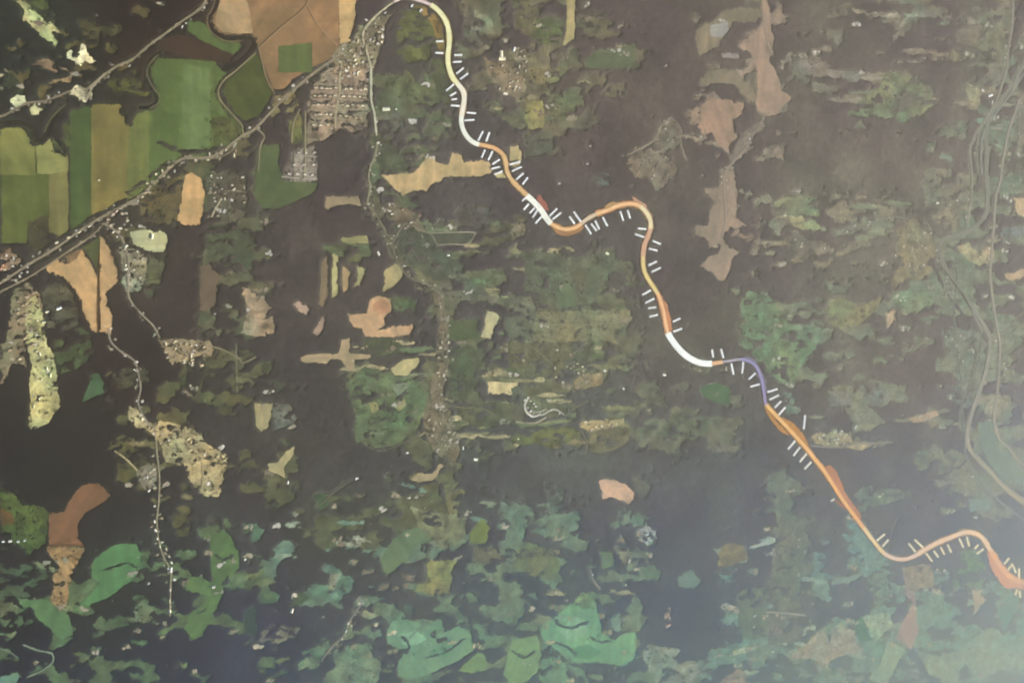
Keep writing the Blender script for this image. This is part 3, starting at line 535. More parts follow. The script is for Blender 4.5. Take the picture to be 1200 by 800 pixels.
 ('meadow','m',(.114,.112,.086),'','1192,112 1215,100 1215,170 1192,168'),
 ('meadow','m',(.131,.131,.095),'','1077,205 1100,195 1135,205 1137,250 1120,268 1098,262 1085,245'),
 ('ploughed_field','p',(.468,.299,.134),'upright orange tan field with a pointed top in the left half','217,205 225,202 236,210 240,225 236,264 217,264 207,260 212,232'),
 ('meadow','m',(.081,.066,.028),'brown grass slope left of the upright orange tan field','165,235 190,215 212,205 213,235 207,257 175,262 165,250'),
 ('meadow','p',(.332,.356,.201),'bright mint green pale square left of the long dark wood','152,272 170,269 192,270 197,275 194,296 175,295 157,287'),
 ('village_ground','m',(.203,.203,.136),'','140,285 157,290 172,300 175,317 165,340 150,342 140,330 139,305'),
 ('meadow','m',(.071,.084,.043),'','172,297 195,297 190,325 178,350 170,345'),
 ('crop_field','p',(.393,.264,.129),'tall sandy field right of the dark hedge line on the left plain','117,277 122,280 130,295 137,312 139,330 125,342 127,360 132,370 130,392 117,389 117,325'),
 ('crop_field','p',(.405,.273,.13),'broad sandy yellow field left of the dark hedge line on the left plain','54,315 62,301 77,310 95,292 105,305 114,325 114,390 107,387 102,375 95,360 87,342 75,325 57,320'),
 ('crop_field','p',(.146,.099,.051),'small brown wedge at the top of the broad sandy yellow field','75,300 97,290 90,303 80,310'),
 ('crop_field','p',(.044,.06,.02),'dark green triangle above the hedge between the two sandy fields','97,290 117,278 116,320 108,305'),
 ('village_ground','m',(.245,.142,.086),'','0,292 12,290 27,307 12,317 0,320'),
 ('garden','m',(.053,.055,.036),'dark oval garden with a white house in its middle at left','47,322 70,327 85,340 95,362 92,380 80,387 57,385 52,370'),
 ('village_ground','m',(.198,.157,.091),'','15,340 35,330 45,340 50,360 55,400 30,400 30,432 15,427 5,450 0,450 0,400 7,400 12,362'),
 ('crop_field','m',(.357,.35,.158),'long pale green tapering field ending in a point at the left','32,352 42,345 50,370 55,400 66,425 69,455 71,475 55,497 41,502 38,508 33,498 36,475 34,450 37,425 31,400 30,370'),
 ('meadow','m',(.042,.062,.023),'dark green clearing below the sandy fields at left','75,395 92,382 105,388 108,400 110,415 92,432 72,437 66,420 60,402'),
 ('meadow','p',(.045,.098,.043),'green teardrop clearing surrounded by black forest at left','107,440 115,436 122,450 122,460 107,466 96,471 102,457'),
 ('ploughed_field','p',(.109,.079,.052),'','235,310 250,312 257,325 252,360 235,365'),
 ('ploughed_field','m',(.245,.194,.126),'mauve tan ragged field beside the long dark wood','283,335 300,343 320,360 308,375 321,370 322,392 300,395 283,390 290,365'),
 ('village_ground','m',(.071,.065,.043),'','240,205 262,200 285,205 290,235 285,258 262,262 245,240'),
 ('meadow','m',(.05,.06,.033),'','240,265 285,262 298,275 295,315 275,318 250,305 240,290'),
 ('village_ground','m',(.23,.188,.109),'','185,396 210,396 245,400 252,410 243,435 238,430 240,415 228,418 215,422 208,425 205,432 200,428 198,418 190,408'),
 ('meadow','m',(.065,.072,.033),'','262,410 285,408 300,415 300,450 275,460 262,440 230,440 220,428'),
 ('crop_field','p',(.227,.183,.11),'small tan crescent field in the forest above the striped fields','381,230 420,230 425,242 415,241 410,239 392,241 385,246 380,245'),
 ('crop_field','p',(.227,.222,.094),'','400,277 430,275 432,285 400,286'),
 ('meadow','m',(.07,.09,.041),'','377,283 432,286 437,300 420,308 390,300 380,300'),
 ('crop_field','p',(.159,.123,.072),'upright brown strip, leftmost of the striped fields','377,305 386,300 386,340 380,360 374,358'),
 ('crop_field','p',(.454,.417,.185),'upright bright cream strip among the striped fields','389,296 396,300 396,347 389,351'),
 ('crop_field','p',(.399,.287,.145),'short tan strip right of the bright cream strip','401,310 411,317 407,340 401,345'),
 ('crop_field','p',(.328,.315,.145),'small pale hook shaped field, rightmost of the striped fields','417,310 429,315 422,335 415,336 420,322'),
 ('crop_field','p',(.3,.269,.131),'olive teardrop field at the centre left','450,317 462,309 472,312 472,325 460,337 449,342'),
 ('ploughed_field','p',(.399,.269,.15),'large pinkish tan field with a rounded knob at the centre left','407,367 430,367 434,350 445,346 457,350 460,365 450,372 451,382 442,388 460,382 486,380 480,392 460,395 427,395 425,387 412,382'),
 ('ploughed_field','p',(.367,.196,.109),'','437,355 448,350 457,356 456,366 444,368 437,363'),
 ('ploughed_field','p',(.32,.244,.185),'small pink oval clearing alone in the dark wood at centre left','341,355 352,352 364,362 360,369 350,365'),
 ('ploughed_field','p',(.275,.205,.15),'narrow pinkish wedge in the dark wood under the pink oval clearing','366,390 380,367 381,385 372,394'),
 ('meadow','m',(.052,.084,.038),'','457,350 475,342 490,352 485,370 470,365 462,362'),
 ('village_ground','m',(.109,.089,.056),'','450,235 470,238 485,250 500,275 490,285 470,275 455,255'),
 ('scrub','m',(.046,.061,.041),'','470,262 500,275 525,300 545,310 540,325 510,330 480,310 465,290'),
 ('meadow','m',(.08,.08,.048),'','430,205 440,215 450,250 465,285 475,310 462,305 445,275 432,245'),
 ('garden','p',(.045,.057,.037),'green hayfield framed by a pale track left of the forest block','505,272 552,272 557,275 547,286 512,286'),
 ('young_plantation','m',(.055,.053,.047),'faint grey green square plantation inside the dark forest left of the route','532,240 577,242 575,267 532,265'),
 ('meadow','m',(.061,.062,.034),'','560,270 590,262 610,250 622,262 618,285 590,288 565,288'),
 ('meadow','m',(.088,.095,.066),'','505,330 540,320 575,345 590,350 572,362 548,352 520,350'),
 ('crop_field','p',(.326,.323,.182),'pale green slanting plot at the centre of the view','572,362 586,370 575,397 564,395'),
 ('meadow','p',(.043,.07,.028),'deep green field left of the pale slanting plot','525,375 560,375 562,397 527,400'),
 ('village_ground','m',(.118,.103,.065),'','507,342 519,350 524,375 526,425 519,460 508,472 503,455 512,425 514,380'),
 ('meadow','m',(.07,.083,.051),'','615,300 632,295 657,302 690,300 692,295 720,295 722,315 705,325 700,350 685,365 657,362 635,365 617,340'),
 ('meadow','p',(.067,.106,.054),'rounded green lobe meadow left of the falling stretch of the route','655,335 665,330 674,340 675,358 660,362 653,352'),
 ('meadow','p',(.076,.105,.062),'','690,312 702,312 704,330 697,352 688,358 687,335'),
 ('crop_field','m',(.135,.138,.076),'banded olive strip fields at the centre right of the view','625,365 740,362 735,385 728,402 690,398 660,402 625,400'),
 ('meadow','m',(.141,.131,.084),'','600,257 615,258 622,268 618,284 600,287'),
 ('meadow','m',(.065,.076,.041),'','596,400 700,403 692,425 660,440 620,440 598,430'),
 ('village_ground','m',(.165,.142,.077),'','672,445 685,438 705,437 708,450 690,455 675,458'),
 ('meadow','m',(.088,.1,.067),'','600,345 625,345 628,365 622,400 600,400 590,375'),
 ('meadow','m',(.069,.081,.052),'','720,385 745,380 755,400 740,420 722,418'),
 ('stubble_field','p',(.347,.269,.157),'sandy field shaped like an aeroplane cross in the dark wood','352,419 360,415 397,414 400,398 410,396 410,414 435,416 434,420 415,421 416,436 407,432 399,421 386,421 385,426 354,425'),
 ('stubble_field','p',(.347,.315,.155),'pale leaf shaped field right of the cross shaped field','457,432 472,421 492,419 490,427 477,440 462,439'),
 ('stubble_field','p',(.536,.453,.239),'bright cream rectangular field at the centre of the view','572,447 607,448 607,463 572,461'),
 ('stubble_field','p',(.319,.288,.145),'pale upright oval field at the left edge of the dark wood','298,473 320,472 315,500 307,506 300,500'),
 ('meadow','m',(.09,.107,.088),'','320,472 340,475 348,490 340,502 320,505'),
 ('stubble_field','p',(.319,.289,.145),'pale Y shaped field in the dark forest at left centre','314,542 325,542 337,527 346,522 345,532 332,547 334,560 325,555 315,552'),
 ('meadow','m',(.066,.071,.034),'','313,555 330,560 332,590 315,597 308,580'),
 ('meadow','m',(.072,.109,.052),'mottled green meadow under the leaf shaped field','410,445 425,430 440,432 460,440 490,445 500,470 490,500 470,520 440,525 415,515 418,490 410,465'),
 ('crop_field','p',(.255,.252,.106),'','433,473 441,470 444,480 436,484'),
 ('crop_field','p',(.255,.252,.106),'','463,475 474,467 476,474 468,482'),
 ('meadow','p',(.12,.165,.107),'','457,450 478,448 479,458 466,464'),
 ('village_ground','m',(.121,.107,.066),'','500,467 515,460 530,480 535,510 540,530 530,545 510,530 500,515 495,490'),
 ('stubble_field','p',(.315,.261,.149),'small tan patch with a tail beside the village lane at lower centre','480,562 490,554 507,555 515,543 520,546 508,562 492,565'),
 ('meadow','m',(.113,.116,.058),'','520,570 540,565 545,580 535,600 525,602'),
 ('meadow','p',(.034,.076,.032),'','368,580 380,577 387,590 375,597'),
 ('meadow','m',(.048,.066,.034),'','527,410 545,405 565,410 562,445 545,470 525,468 528,440'),
 ('meadow','m',(.053,.064,.033),'','530,478 560,474 582,470 605,475 600,495 570,500 545,495'),
 ('meadow','m',(.044,.061,.029),'','425,398 450,396 470,402 468,415 440,418'),
 ('meadow','m',(.056,.07,.038),'','480,500 495,515 512,545 500,552 485,540 474,528'),
 ('village_ground','m',(.304,.264,.138),'sandy yellow village plateau with lanes at the lower left','150,472 162,482 175,495 190,492 217,500 232,507 245,520 268,535 265,550 257,582 235,580 220,560 220,547 192,540 190,520 175,505 160,500 150,492'),
 ('meadow','m',(.053,.057,.019),'','137,515 150,518 172,535 178,550 160,560 145,565 137,545'),
 ('village_ground','m',(.193,.169,.116),'','160,550 175,542 184,550 182,572 170,575 160,560'),
 ('meadow','m',(.039,.042,.022),'','135,440 150,430 172,432 178,445 160,452 140,455'),
 ('ploughed_field','p',(.143,.076,.037),'reddish brown bean shaped field in the dark forest at lower left','57,638 57,600 75,600 82,585 97,567 117,566 130,580 120,590 100,600 92,612 92,630 97,638'),
 ('crop_field','m',(.241,.165,.075),'pale brown tail joined below the reddish brown bean field','54,640 100,641 95,657 86,667 82,685 77,710 70,715 60,705 61,675 72,665 55,647'),
 ('crop_field','m',(.044,.077,.019),'dark green field at the left edge beside the reddish brown bean field','0,570 12,575 27,590 50,593 57,600 55,635 35,650 25,642 0,627'),
 ('ploughed_field','m',(.105,.062,.02),'','0,596 14,600 17,612 0,616'),
 ('meadow','m',(.043,.075,.041),'','0,665 30,662 62,668 60,690 30,700 0,700'),
 ('meadow','p',(.066,.171,.066),'bright green lobed meadow with a long tail at the lower left','120,647 135,637 160,637 166,647 162,672 145,687 127,700 100,712 85,717 105,697 117,682 107,675 110,655'),
 ('meadow','p',(.063,.14,.057),'green boomerang meadow below the pale brown tail at lower left','20,700 37,702 57,702 67,717 82,720 85,742 70,750 60,737 45,727 37,712 25,710'),
 ('meadow','m',(.095,.122,.061),'','0,705 20,708 22,722 10,730 0,728'),
 ('meadow','p',(.106,.222,.168),'','0,792 22,788 20,830 0,830'),
 ('meadow','m',(.091,.132,.072),'small round grey green clearing left of the hamlet lane','155,708 165,700 178,708 180,722 172,732 157,728'),
 ('meadow','p',(.067,.137,.048),'long green meadow shaped like a hooked finger right of the hamlet lane','247,627 260,620 272,630 280,647 280,667 262,680 260,697 252,715 237,745 225,751 215,735 225,717 240,707 245,697 217,692 222,675 237,677 250,682 247,657'),
 ('meadow','p',(.095,.152,.077),'','268,674 286,673 288,680 272,688'),
 ('meadow','p',(.017,.043,.032),'','285,715 300,710 300,745 288,742'),
 ('meadow','m',(.051,.055,.02),'','200,605 220,600 225,622 212,632 203,622'),
 ('meadow','p',(.055,.121,.077),'','295,612 311,620 305,632 296,636'),
 ('meadow','p',(.073,.131,.066),'green curved meadow west of the square farm field at lower centre','445,655 460,632 475,622 490,617 507,620 505,632 495,637 485,642 477,655 465,667 455,673 450,670'),
 ('meadow','m',(.112,.133,.074),'','480,592 505,600 535,602 547,610 545,627 535,640 517,642 507,630 490,618'),
 ('meadow','p',(.105,.152,.032),'bright olive green meadow north of the square farm field','550,625 565,607 574,617 570,637 552,637'),
 ('crop_field','m',(.161,.175,.067),'square olive farm field with a pale rim at lower centre','500,660 507,655 530,657 541,652 532,662 526,690 527,695 505,696 487,692 490,685 500,680'),
 ('meadow','m',(.137,.121,.105),'','470,672 487,674 485,682 475,680'),
 ('meadow','m',(.075,.09,.057),'','555,640 580,640 590,655 572,662 555,658'),
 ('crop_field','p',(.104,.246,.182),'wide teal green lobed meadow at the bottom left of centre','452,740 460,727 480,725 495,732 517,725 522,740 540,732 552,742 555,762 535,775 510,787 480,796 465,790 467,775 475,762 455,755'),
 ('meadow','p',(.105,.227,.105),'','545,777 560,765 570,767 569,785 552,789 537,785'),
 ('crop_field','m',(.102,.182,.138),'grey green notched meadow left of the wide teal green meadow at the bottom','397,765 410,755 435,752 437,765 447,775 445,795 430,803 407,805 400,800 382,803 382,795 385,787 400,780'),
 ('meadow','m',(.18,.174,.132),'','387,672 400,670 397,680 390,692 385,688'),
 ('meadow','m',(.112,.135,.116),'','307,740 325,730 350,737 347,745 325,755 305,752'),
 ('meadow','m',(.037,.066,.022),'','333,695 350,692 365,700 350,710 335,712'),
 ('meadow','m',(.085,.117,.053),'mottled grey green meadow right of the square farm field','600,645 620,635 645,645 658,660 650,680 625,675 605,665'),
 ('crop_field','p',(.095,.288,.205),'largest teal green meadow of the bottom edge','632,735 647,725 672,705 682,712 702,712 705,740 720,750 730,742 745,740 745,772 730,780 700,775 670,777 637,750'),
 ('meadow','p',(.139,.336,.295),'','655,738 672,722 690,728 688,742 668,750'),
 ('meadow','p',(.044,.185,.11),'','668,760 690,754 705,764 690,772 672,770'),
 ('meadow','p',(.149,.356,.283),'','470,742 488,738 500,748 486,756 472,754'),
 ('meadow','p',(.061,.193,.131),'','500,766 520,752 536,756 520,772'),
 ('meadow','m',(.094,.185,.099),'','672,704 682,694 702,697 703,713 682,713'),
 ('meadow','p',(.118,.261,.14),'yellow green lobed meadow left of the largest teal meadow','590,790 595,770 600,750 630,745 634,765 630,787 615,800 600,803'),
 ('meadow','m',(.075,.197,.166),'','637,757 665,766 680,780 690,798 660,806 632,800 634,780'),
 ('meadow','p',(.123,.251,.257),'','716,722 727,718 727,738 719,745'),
 ('meadow','p',(.07,.145,.081),'','703,645 717,647 720,662 705,668'),
 ('meadow','m',(.093,.119,.089),'','718,640 735,640 742,655 732,660 722,650'),
 ('meadow','p',(.057,.129,.073),'small round green clearing beside the pale farm yard at lower centre','752,665 767,660 775,670 772,680 755,677'),
 ('farm_yard','m',(.189,.256,.306),'pale bluish round clearing alone in the forest at lower centre','747,622 757,616 768,620 770,630 758,638 748,634'),
 ('meadow','m',(.107,.11,.042),'olive winged clearing in the forest right of lower centre','839,650 850,637 872,635 875,647 885,652 872,657 860,660 850,667 842,662'),
 ('meadow','p',(.083,.171,.17),'','795,675 810,668 822,680 815,690 795,687'),
 ('meadow','m',(.27,.25,.291),'narrow pale pink sliver of bare ground at lower centre right','777,717 786,709 788,732 781,736'),
 ('meadow','m',(.132,.202,.242),'pale blue green meadow with a whitish streak at the bottom','752,755 780,757 797,760 817,775 820,787 807,803 770,803 755,775'),
 ('meadow','m',(.058,.102,.074),'','865,695 880,685 900,690 900,745 880,750 865,740'),
 ('meadow','m',(.165,.165,.199),'','838,803 850,793 866,782 878,790 890,803'),
 ('meadow','m',(.076,.094,.032),'green strip meadow below the white curved track at centre','600,510 635,505 640,500 675,500 677,512 662,522 645,525 632,520 610,521 600,520'),
 ('farm_yard','m',(.279,.243,.12),'sandy farm yard with buildings right of the white curved track','677,497 692,492 710,492 730,490 730,498 707,502 695,507 682,505'),
 ('meadow','m',(.085,.088,.047),'','690,505 720,500 742,500 735,520 710,530 690,532'),
 ('meadow','p',(.034,.098,.04),'dark green oval clearing in the forest left of the purple stretch of the route','820,455 837,447 855,455 856,475 840,472 825,465'),
 ('meadow','m',(.062,.09,.053),'grey green round clearing below the dark green oval clearing','790,482 812,479 830,492 831,507 810,514 792,512 775,510 778,500'),
 ('meadow','m',(.079,.098,.065),'','750,450 770,447 775,465 762,472 750,465'),
 ('meadow','m',(.119,.122,.103),'','835,520 855,520 857,528 838,528'),
 ('ploughed_field','p',(.444,.31,.222),'pinkish tan plot of two joined lobes in the forest at lower centre','702,562 721,561 730,565 744,577 744,587 736,590 717,582 705,585'),
 ('meadow','m',(.053,.077,.064),'','637,565 655,560 662,585 645,595'),
 ('meadow','m',(.069,.077,.062),'','742,560 756,556 764,572 755,585 746,575'),
 ('meadow','m',(.065,.076,.052),'','600,455 612,452 618,468 612,490 600,492'),
 ('meadow','m',(.084,.146,.081),'large hazy green meadow at the right of the purple stretch of the route','867,345 885,340 905,350 925,380 950,385 957,412 937,430 932,447 920,450 905,440 895,425 880,414 866,405 872,380'),
 ('meadow','m',(.103,.171,.089),'','905,400 940,400 950,412 935,428 930,445 915,448 906,436'),
 ('meadow','m',(.094,.141,.114),'','915,457 930,462 935,485 925,487 916,475'),
 ('meadow','m',(.113,.145,.086),'hazy green square meadow at right with a yellow lower edge','905,237 927,230 960,232 961,250 942,257 915,250'),
 ('meadow','m',(.242,.236,.125),'','925,257 960,248 962,268 935,275'),
 ('meadow','m',(.104,.097,.076),'','920,272 955,270 962,290 955,303 935,303 922,290'),
 ('village_ground','m',(.157,.142,.107),'','975,270 1000,265 1020,260 1045,252 1046,258 1020,268 1000,275 978,276'),
 ('meadow','m',(.151,.144,.11),'','955,290 1020,285 1022,290 985,296 955,298'),
 ('village_ground','m',(.155,.142,.084),'','1050,270 1070,255 1085,265 1097,290 1092,315 1078,328 1060,328 1048,340 1045,330 1050,318 1060,308 1054,290'),
 ('crop_field','m',(.286,.229,.135),'pale tan knuckle shaped plot inside the river bend at right','1120,288 1135,285 1148,298 1154,290 1164,288 1164,303 1150,312 1135,305'),
 ('stubble_field','p',(.403,.312,.184),'upper cream field cut off by the right edge','1187,232 1230,232 1230,258 1200,254 1192,250'),
 ('stubble_field','p',(.347,.261,.155),'lower tan field cut off by the right edge','1175,322 1200,315 1230,312 1230,325 1200,325 1185,330'),
 ('meadow','m',(.089,.123,.122),'','1172,266 1230,266 1230,280 1172,278'),
 ('crop_field','m',(.152,.155,.079),'hazy olive field with a pointed tan tip at right','967,360 975,350 992,350 1007,360 1035,347 1020,372 1005,380 982,385 970,377'),
 ('crop_field','m',(.121,.171,.1),'','1047,345 1070,340 1095,345 1092,360 1065,368 1050,360'),
 ('crop_field','m',(.257,.19,.12),'','1037,367 1050,362 1050,375 1040,385'),
 ('meadow','m',(.097,.149,.095),'','935,380 965,376 970,395 950,402 935,398'),
 ('meadow','m',(.102,.133,.105),'','1105,385 1140,382 1158,400 1153,440 1135,480 1118,470 1122,430 1108,410'),
 ('village_ground','m',(.224,.213,.128),'straight row of sandy farm plots on the right side of the route','950,507 997,507 1000,517 1047,517 1035,522 1007,527 982,525 955,520'),
 ('crop_field','p',(.344,.26,.172),'narrow pinkish tan field in the hazy forest at right','1065,490 1082,485 1097,481 1100,486 1085,492 1072,496'),
 ('meadow','m',(.084,.127,.076),'grey green oval meadow at right, left one of two','1075,527 1090,525 1095,535 1087,550 1077,553 1072,540'),
 ('meadow','m',(.098,.124,.066),'grey green round meadow at right, right one of two','1098,535 1115,525 1132,535 1133,550 1115,560 1100,555'),
 ('meadow','p',(.105,.17,.137),'long pale teal field along the river at the right','1146,495 1165,492 1175,520 1182,530 1200,550 1215,575 1175,560 1160,545 1147,515'),
 ('village_ground','m',(.171,.185,.131),'','1155,467 1170,465 1182,472 1170,487 1155,485'),
 ('meadow','m',(.09,.137,.103),'','1000,580 1010,572 1035,563 1065,570 1070,582 1040,590 1010,600'),
 ('meadow','m',(.08,.11,.086),'','903,565 920,562 922,580 918,600 900,600'),
 ('meadow','p',(.102,.182,.192),'','1135,585 1160,585 1160,597 1138,600'),
 ('meadow','m',(.104,.127,.114),'','970,460 997,457 1000,475 990,482 975,475'),
 ('meadow','m',(.11,.119,.107),'','1015,458 1035,455 1045,465 1030,475 1015,470'),
 ('meadow','m',(.076,.108,.075),'long green grey meadow running down right of lower centre','910,600 932,600 932,625 947,645 937,670 937,715 907,717 905,675 910,637'),
 ('meadow','m',(.08,.104,.09),'','900,720 942,722 940,750 900,755'),
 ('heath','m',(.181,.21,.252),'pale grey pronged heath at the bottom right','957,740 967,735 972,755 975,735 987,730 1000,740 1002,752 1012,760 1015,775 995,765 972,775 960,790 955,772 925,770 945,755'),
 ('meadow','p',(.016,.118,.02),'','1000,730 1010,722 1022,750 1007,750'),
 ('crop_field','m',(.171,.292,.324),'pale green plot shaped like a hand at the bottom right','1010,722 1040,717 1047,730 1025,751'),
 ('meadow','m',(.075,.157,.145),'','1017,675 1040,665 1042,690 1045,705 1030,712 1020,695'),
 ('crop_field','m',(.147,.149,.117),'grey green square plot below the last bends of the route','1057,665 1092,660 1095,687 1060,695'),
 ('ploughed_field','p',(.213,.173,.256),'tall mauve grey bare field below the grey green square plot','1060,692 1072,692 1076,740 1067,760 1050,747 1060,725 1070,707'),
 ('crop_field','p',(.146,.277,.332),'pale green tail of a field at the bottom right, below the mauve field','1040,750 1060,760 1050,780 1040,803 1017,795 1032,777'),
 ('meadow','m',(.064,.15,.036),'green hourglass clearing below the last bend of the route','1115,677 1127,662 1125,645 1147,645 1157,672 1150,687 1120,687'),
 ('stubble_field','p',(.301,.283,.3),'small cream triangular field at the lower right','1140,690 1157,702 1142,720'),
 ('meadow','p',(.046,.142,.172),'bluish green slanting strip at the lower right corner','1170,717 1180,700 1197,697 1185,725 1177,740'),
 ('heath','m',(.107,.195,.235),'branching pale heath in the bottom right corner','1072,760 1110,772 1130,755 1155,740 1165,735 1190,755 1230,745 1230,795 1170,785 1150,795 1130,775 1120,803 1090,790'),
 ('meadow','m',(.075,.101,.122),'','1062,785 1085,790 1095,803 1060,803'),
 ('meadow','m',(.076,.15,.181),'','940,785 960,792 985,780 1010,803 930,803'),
]
LAND = [(n, s, c, l, [tuple(map(float, q.split(','))) for q in p.split()]) for n, s, c, l, p in LAND]
GLADES = [
    (0.34, [(425, 262), (600, 252), (625, 288), (742, 290), (748, 400), (722, 440), (748, 520), (600, 527), (540, 548), (480, 522), (410, 502), (404, 450), (420, 398), (500, 398), (500, 340), (468, 300)]),
    (0.38, [(540, -20), (680, -20), (760, 55), (745, 88), (690, 152), (650, 182), (610, 152), (560, 122), (530, 60)]),
    (0.34, [(232, 192), (300, 200), (328, 330), (300, 400), (228, 392), (240, 262)]),
    (0.22, [(130, 420), (300, 398), (330, 470), (348, 600), (260, 602), (180, 622), (130, 560)]),
    (0.28, [(-10, 642), (130, 640), (300, 598), (350, 700), (340, 815), (-10, 815)]),
    (0.32, [(290, 602), (480, 560), (600, 588), (760, 600), (780, 815), (360, 815)]),
    (0.4, [(840, 630), (1000, 600), (1060, 660), (1230, 690), (1230, 815), (780, 815), (850, 740)]),
    (0.4, [(1080, 180), (1240, -10), (1240, 620), (1100, 602), (1080, 480), (1100, 360), (1060, 340), (1100, 260)]),
    (0.3, [(860, 340), (960, 330), (1100, 330), (1112, 480), (1000, 522), (930, 480), (880, 420)]),
    (0.26, [(1000, -15), (1190, -15), (1170, 110), (1090, 152), (980, 152), (920, 80)]),
    (0.1, [(810, -15), (930, -15), (930, 140), (880, 330), (810, 320), (820, 220), (740, 222), (700, 202), (760, 150), (815, 120)]),
    (0.34, [(890, 222), (1060, 230), (1060, 310), (900, 312)]),
    (0.13, [(-10, -10), (200, -10), (150, 100), (-10, 142)]),
    (0.4, [(890, 555), (930, 545), (960, 600), (952, 720), (905, 765), (885, 640)]),
    (0.34, [(430, 82), (520, 85), (532, 180), (470, 200), (502, 282), (438, 262)]),
    (0.18, [(300, 412), (350, 430), (350, 600), (420, 560), (560, 550), (562, 622), (440, 642), (350, 642)]),
    (0.36, [(120, 225), (240, 170), (300, 150), (320, 180), (210, 260), (130, 290)]),
    (0.3, [(740, 430), (870, 430), (870, 530), (780, 535), (740, 520)]),
    (0.34, [(840, 760), (1230, 740), (1230, 830), (840, 830)]),
]
BELTS = [
    ([(246, 20), (250, 35), (265, 45), (282, 45), (297, 47), (295, 57), (280, 72), (265, 78)], 3.25, 3.0),
    ([(246, 20), (250, 35), (265, 45), (282, 45), (297, 47), (295, 57), (280, 72), (265, 78)], 3.0, -3.0),
    ([(190, 62), (178, 70), (173, 80), (173, 95), (181, 106), (184, 117), (178, 125), (163, 127)], 3.25, 3.0),
    ([(190, 62), (178, 70), (173, 80), (173, 95), (181, 106), (184, 117), (178, 125), (163, 127)], 3.25, -3.0),
    ([(0, 146), (20, 143), (36, 150), (41, 165), (52, 160), (60, 140), (72, 124)], 5.0, 3.2),
    ([(0, 146), (20, 143), (36, 150), (41, 165), (52, 160), (60, 140), (72, 124)], 3.125, -3),
    ([(300, 62), (280, 80), (262, 95), (256, 107), (260, 120), (275, 137), (284, 148)], 2.25, 2.4),
    ([(20, 327), (65, 300), (97, 280), (125, 262)], 6.25, 0),
    ([(150, 231), (185, 205), (205, 190)], 3.75, -4),
    ([(116, 296), (116, 392)], 3.0, 0),
    ([(139, 300), (142, 330)], 5.0, 0),
    ([(47, 322), (70, 327), (85, 340), (95, 362), (93, 385)], 5.0, 0),
    ([(60, 150), (80, 180)], 6.25, 0),
    ([(150, 118), (152, 150)], 7.5, 0),
    ([(140, 130), (150, 135)], 6.25, 0),
    ([(310, 155), (330, 128), (350, 108), (375, 88)], 3.75, 3.5),
    ([(358, 100), (357, 165)], 5.0, 0),
    ([(330, 140), (331, 170)], 7.5, 0),
    ([(396, 80), (430, 100)], 2.5, 0),
    ([(366, 101), (430, 101)], 1.75, 0),
    ([(364, 119), (430, 121)], 2.0, 0),
    ([(362, 131), (394, 132)], 1.75, 0),
    ([(366, 142), (392, 142)], 2.0, 0),
    ([(400, 146), (428, 150)], 3.75, 0),
    ([(185, 165), (215, 178), (250, 176)], 5.0, 0),
    ([(470, 15), (455, 28), (452, 60)], 6.25, 0),
    ([(480, 75), (500, 72), (515, 60)], 3.75, 0),
    ([(545, 748), (520, 765), (500, 770)], 2.5, 0),
    ([(470, 745), (480, 755), (476, 765)], 3.75, 0),
    ([(508, 740), (512, 750), (525, 748)], 5.0, 0),
    ([(700, 700), (706, 725), (712, 735)], 6.25, 0),
    ([(655, 765), (670, 778), (690, 782)], 3.125, 0),
    ([(716, 735), (722, 748)], 5.0, 0),
    ([(385, 296), (387, 360)], 2.5, 0),
    ([(398, 300), (399, 350)], 3.25, 0),
    ([(412, 318), (408, 345)], 2.5, 0),
    ([(452, 383), (465, 378), (480, 378)], 5.0, 0),
    ([(120, 668), (150, 660), (165, 672)], 2.25, 0),
    ([(40, 650), (58, 668), (57, 690)], 6.25, 0),
    ([(1100, 560), (1128, 545), (1134, 530)], 3.75, 0),
    ([(1095, 300), (1118, 345), (1150, 385)], 3.75, 5),
    ([(1150, 410), (1142, 450), (1132, 480)], 3.75, 5),
    ([(646, 722), (664, 735), (690, 728)], 3.5, 0),
    ([(702, 716), (712, 734), (726, 742)], 3, 0),
    ([(640, 750), (662, 756), (676, 768)], 3, 0),
    ([(690, 745), (706, 752), (722, 750)], 2.5, 0),
    ([(600, 762), (615, 770), (628, 762)], 3, 0),
    ([(120, 668), (140, 662)], 2, 0),
    ([(250, 650), (262, 655), (276, 650)], 2.4, 0),
    ([(232, 720), (244, 712)], 2.4, 0),
]
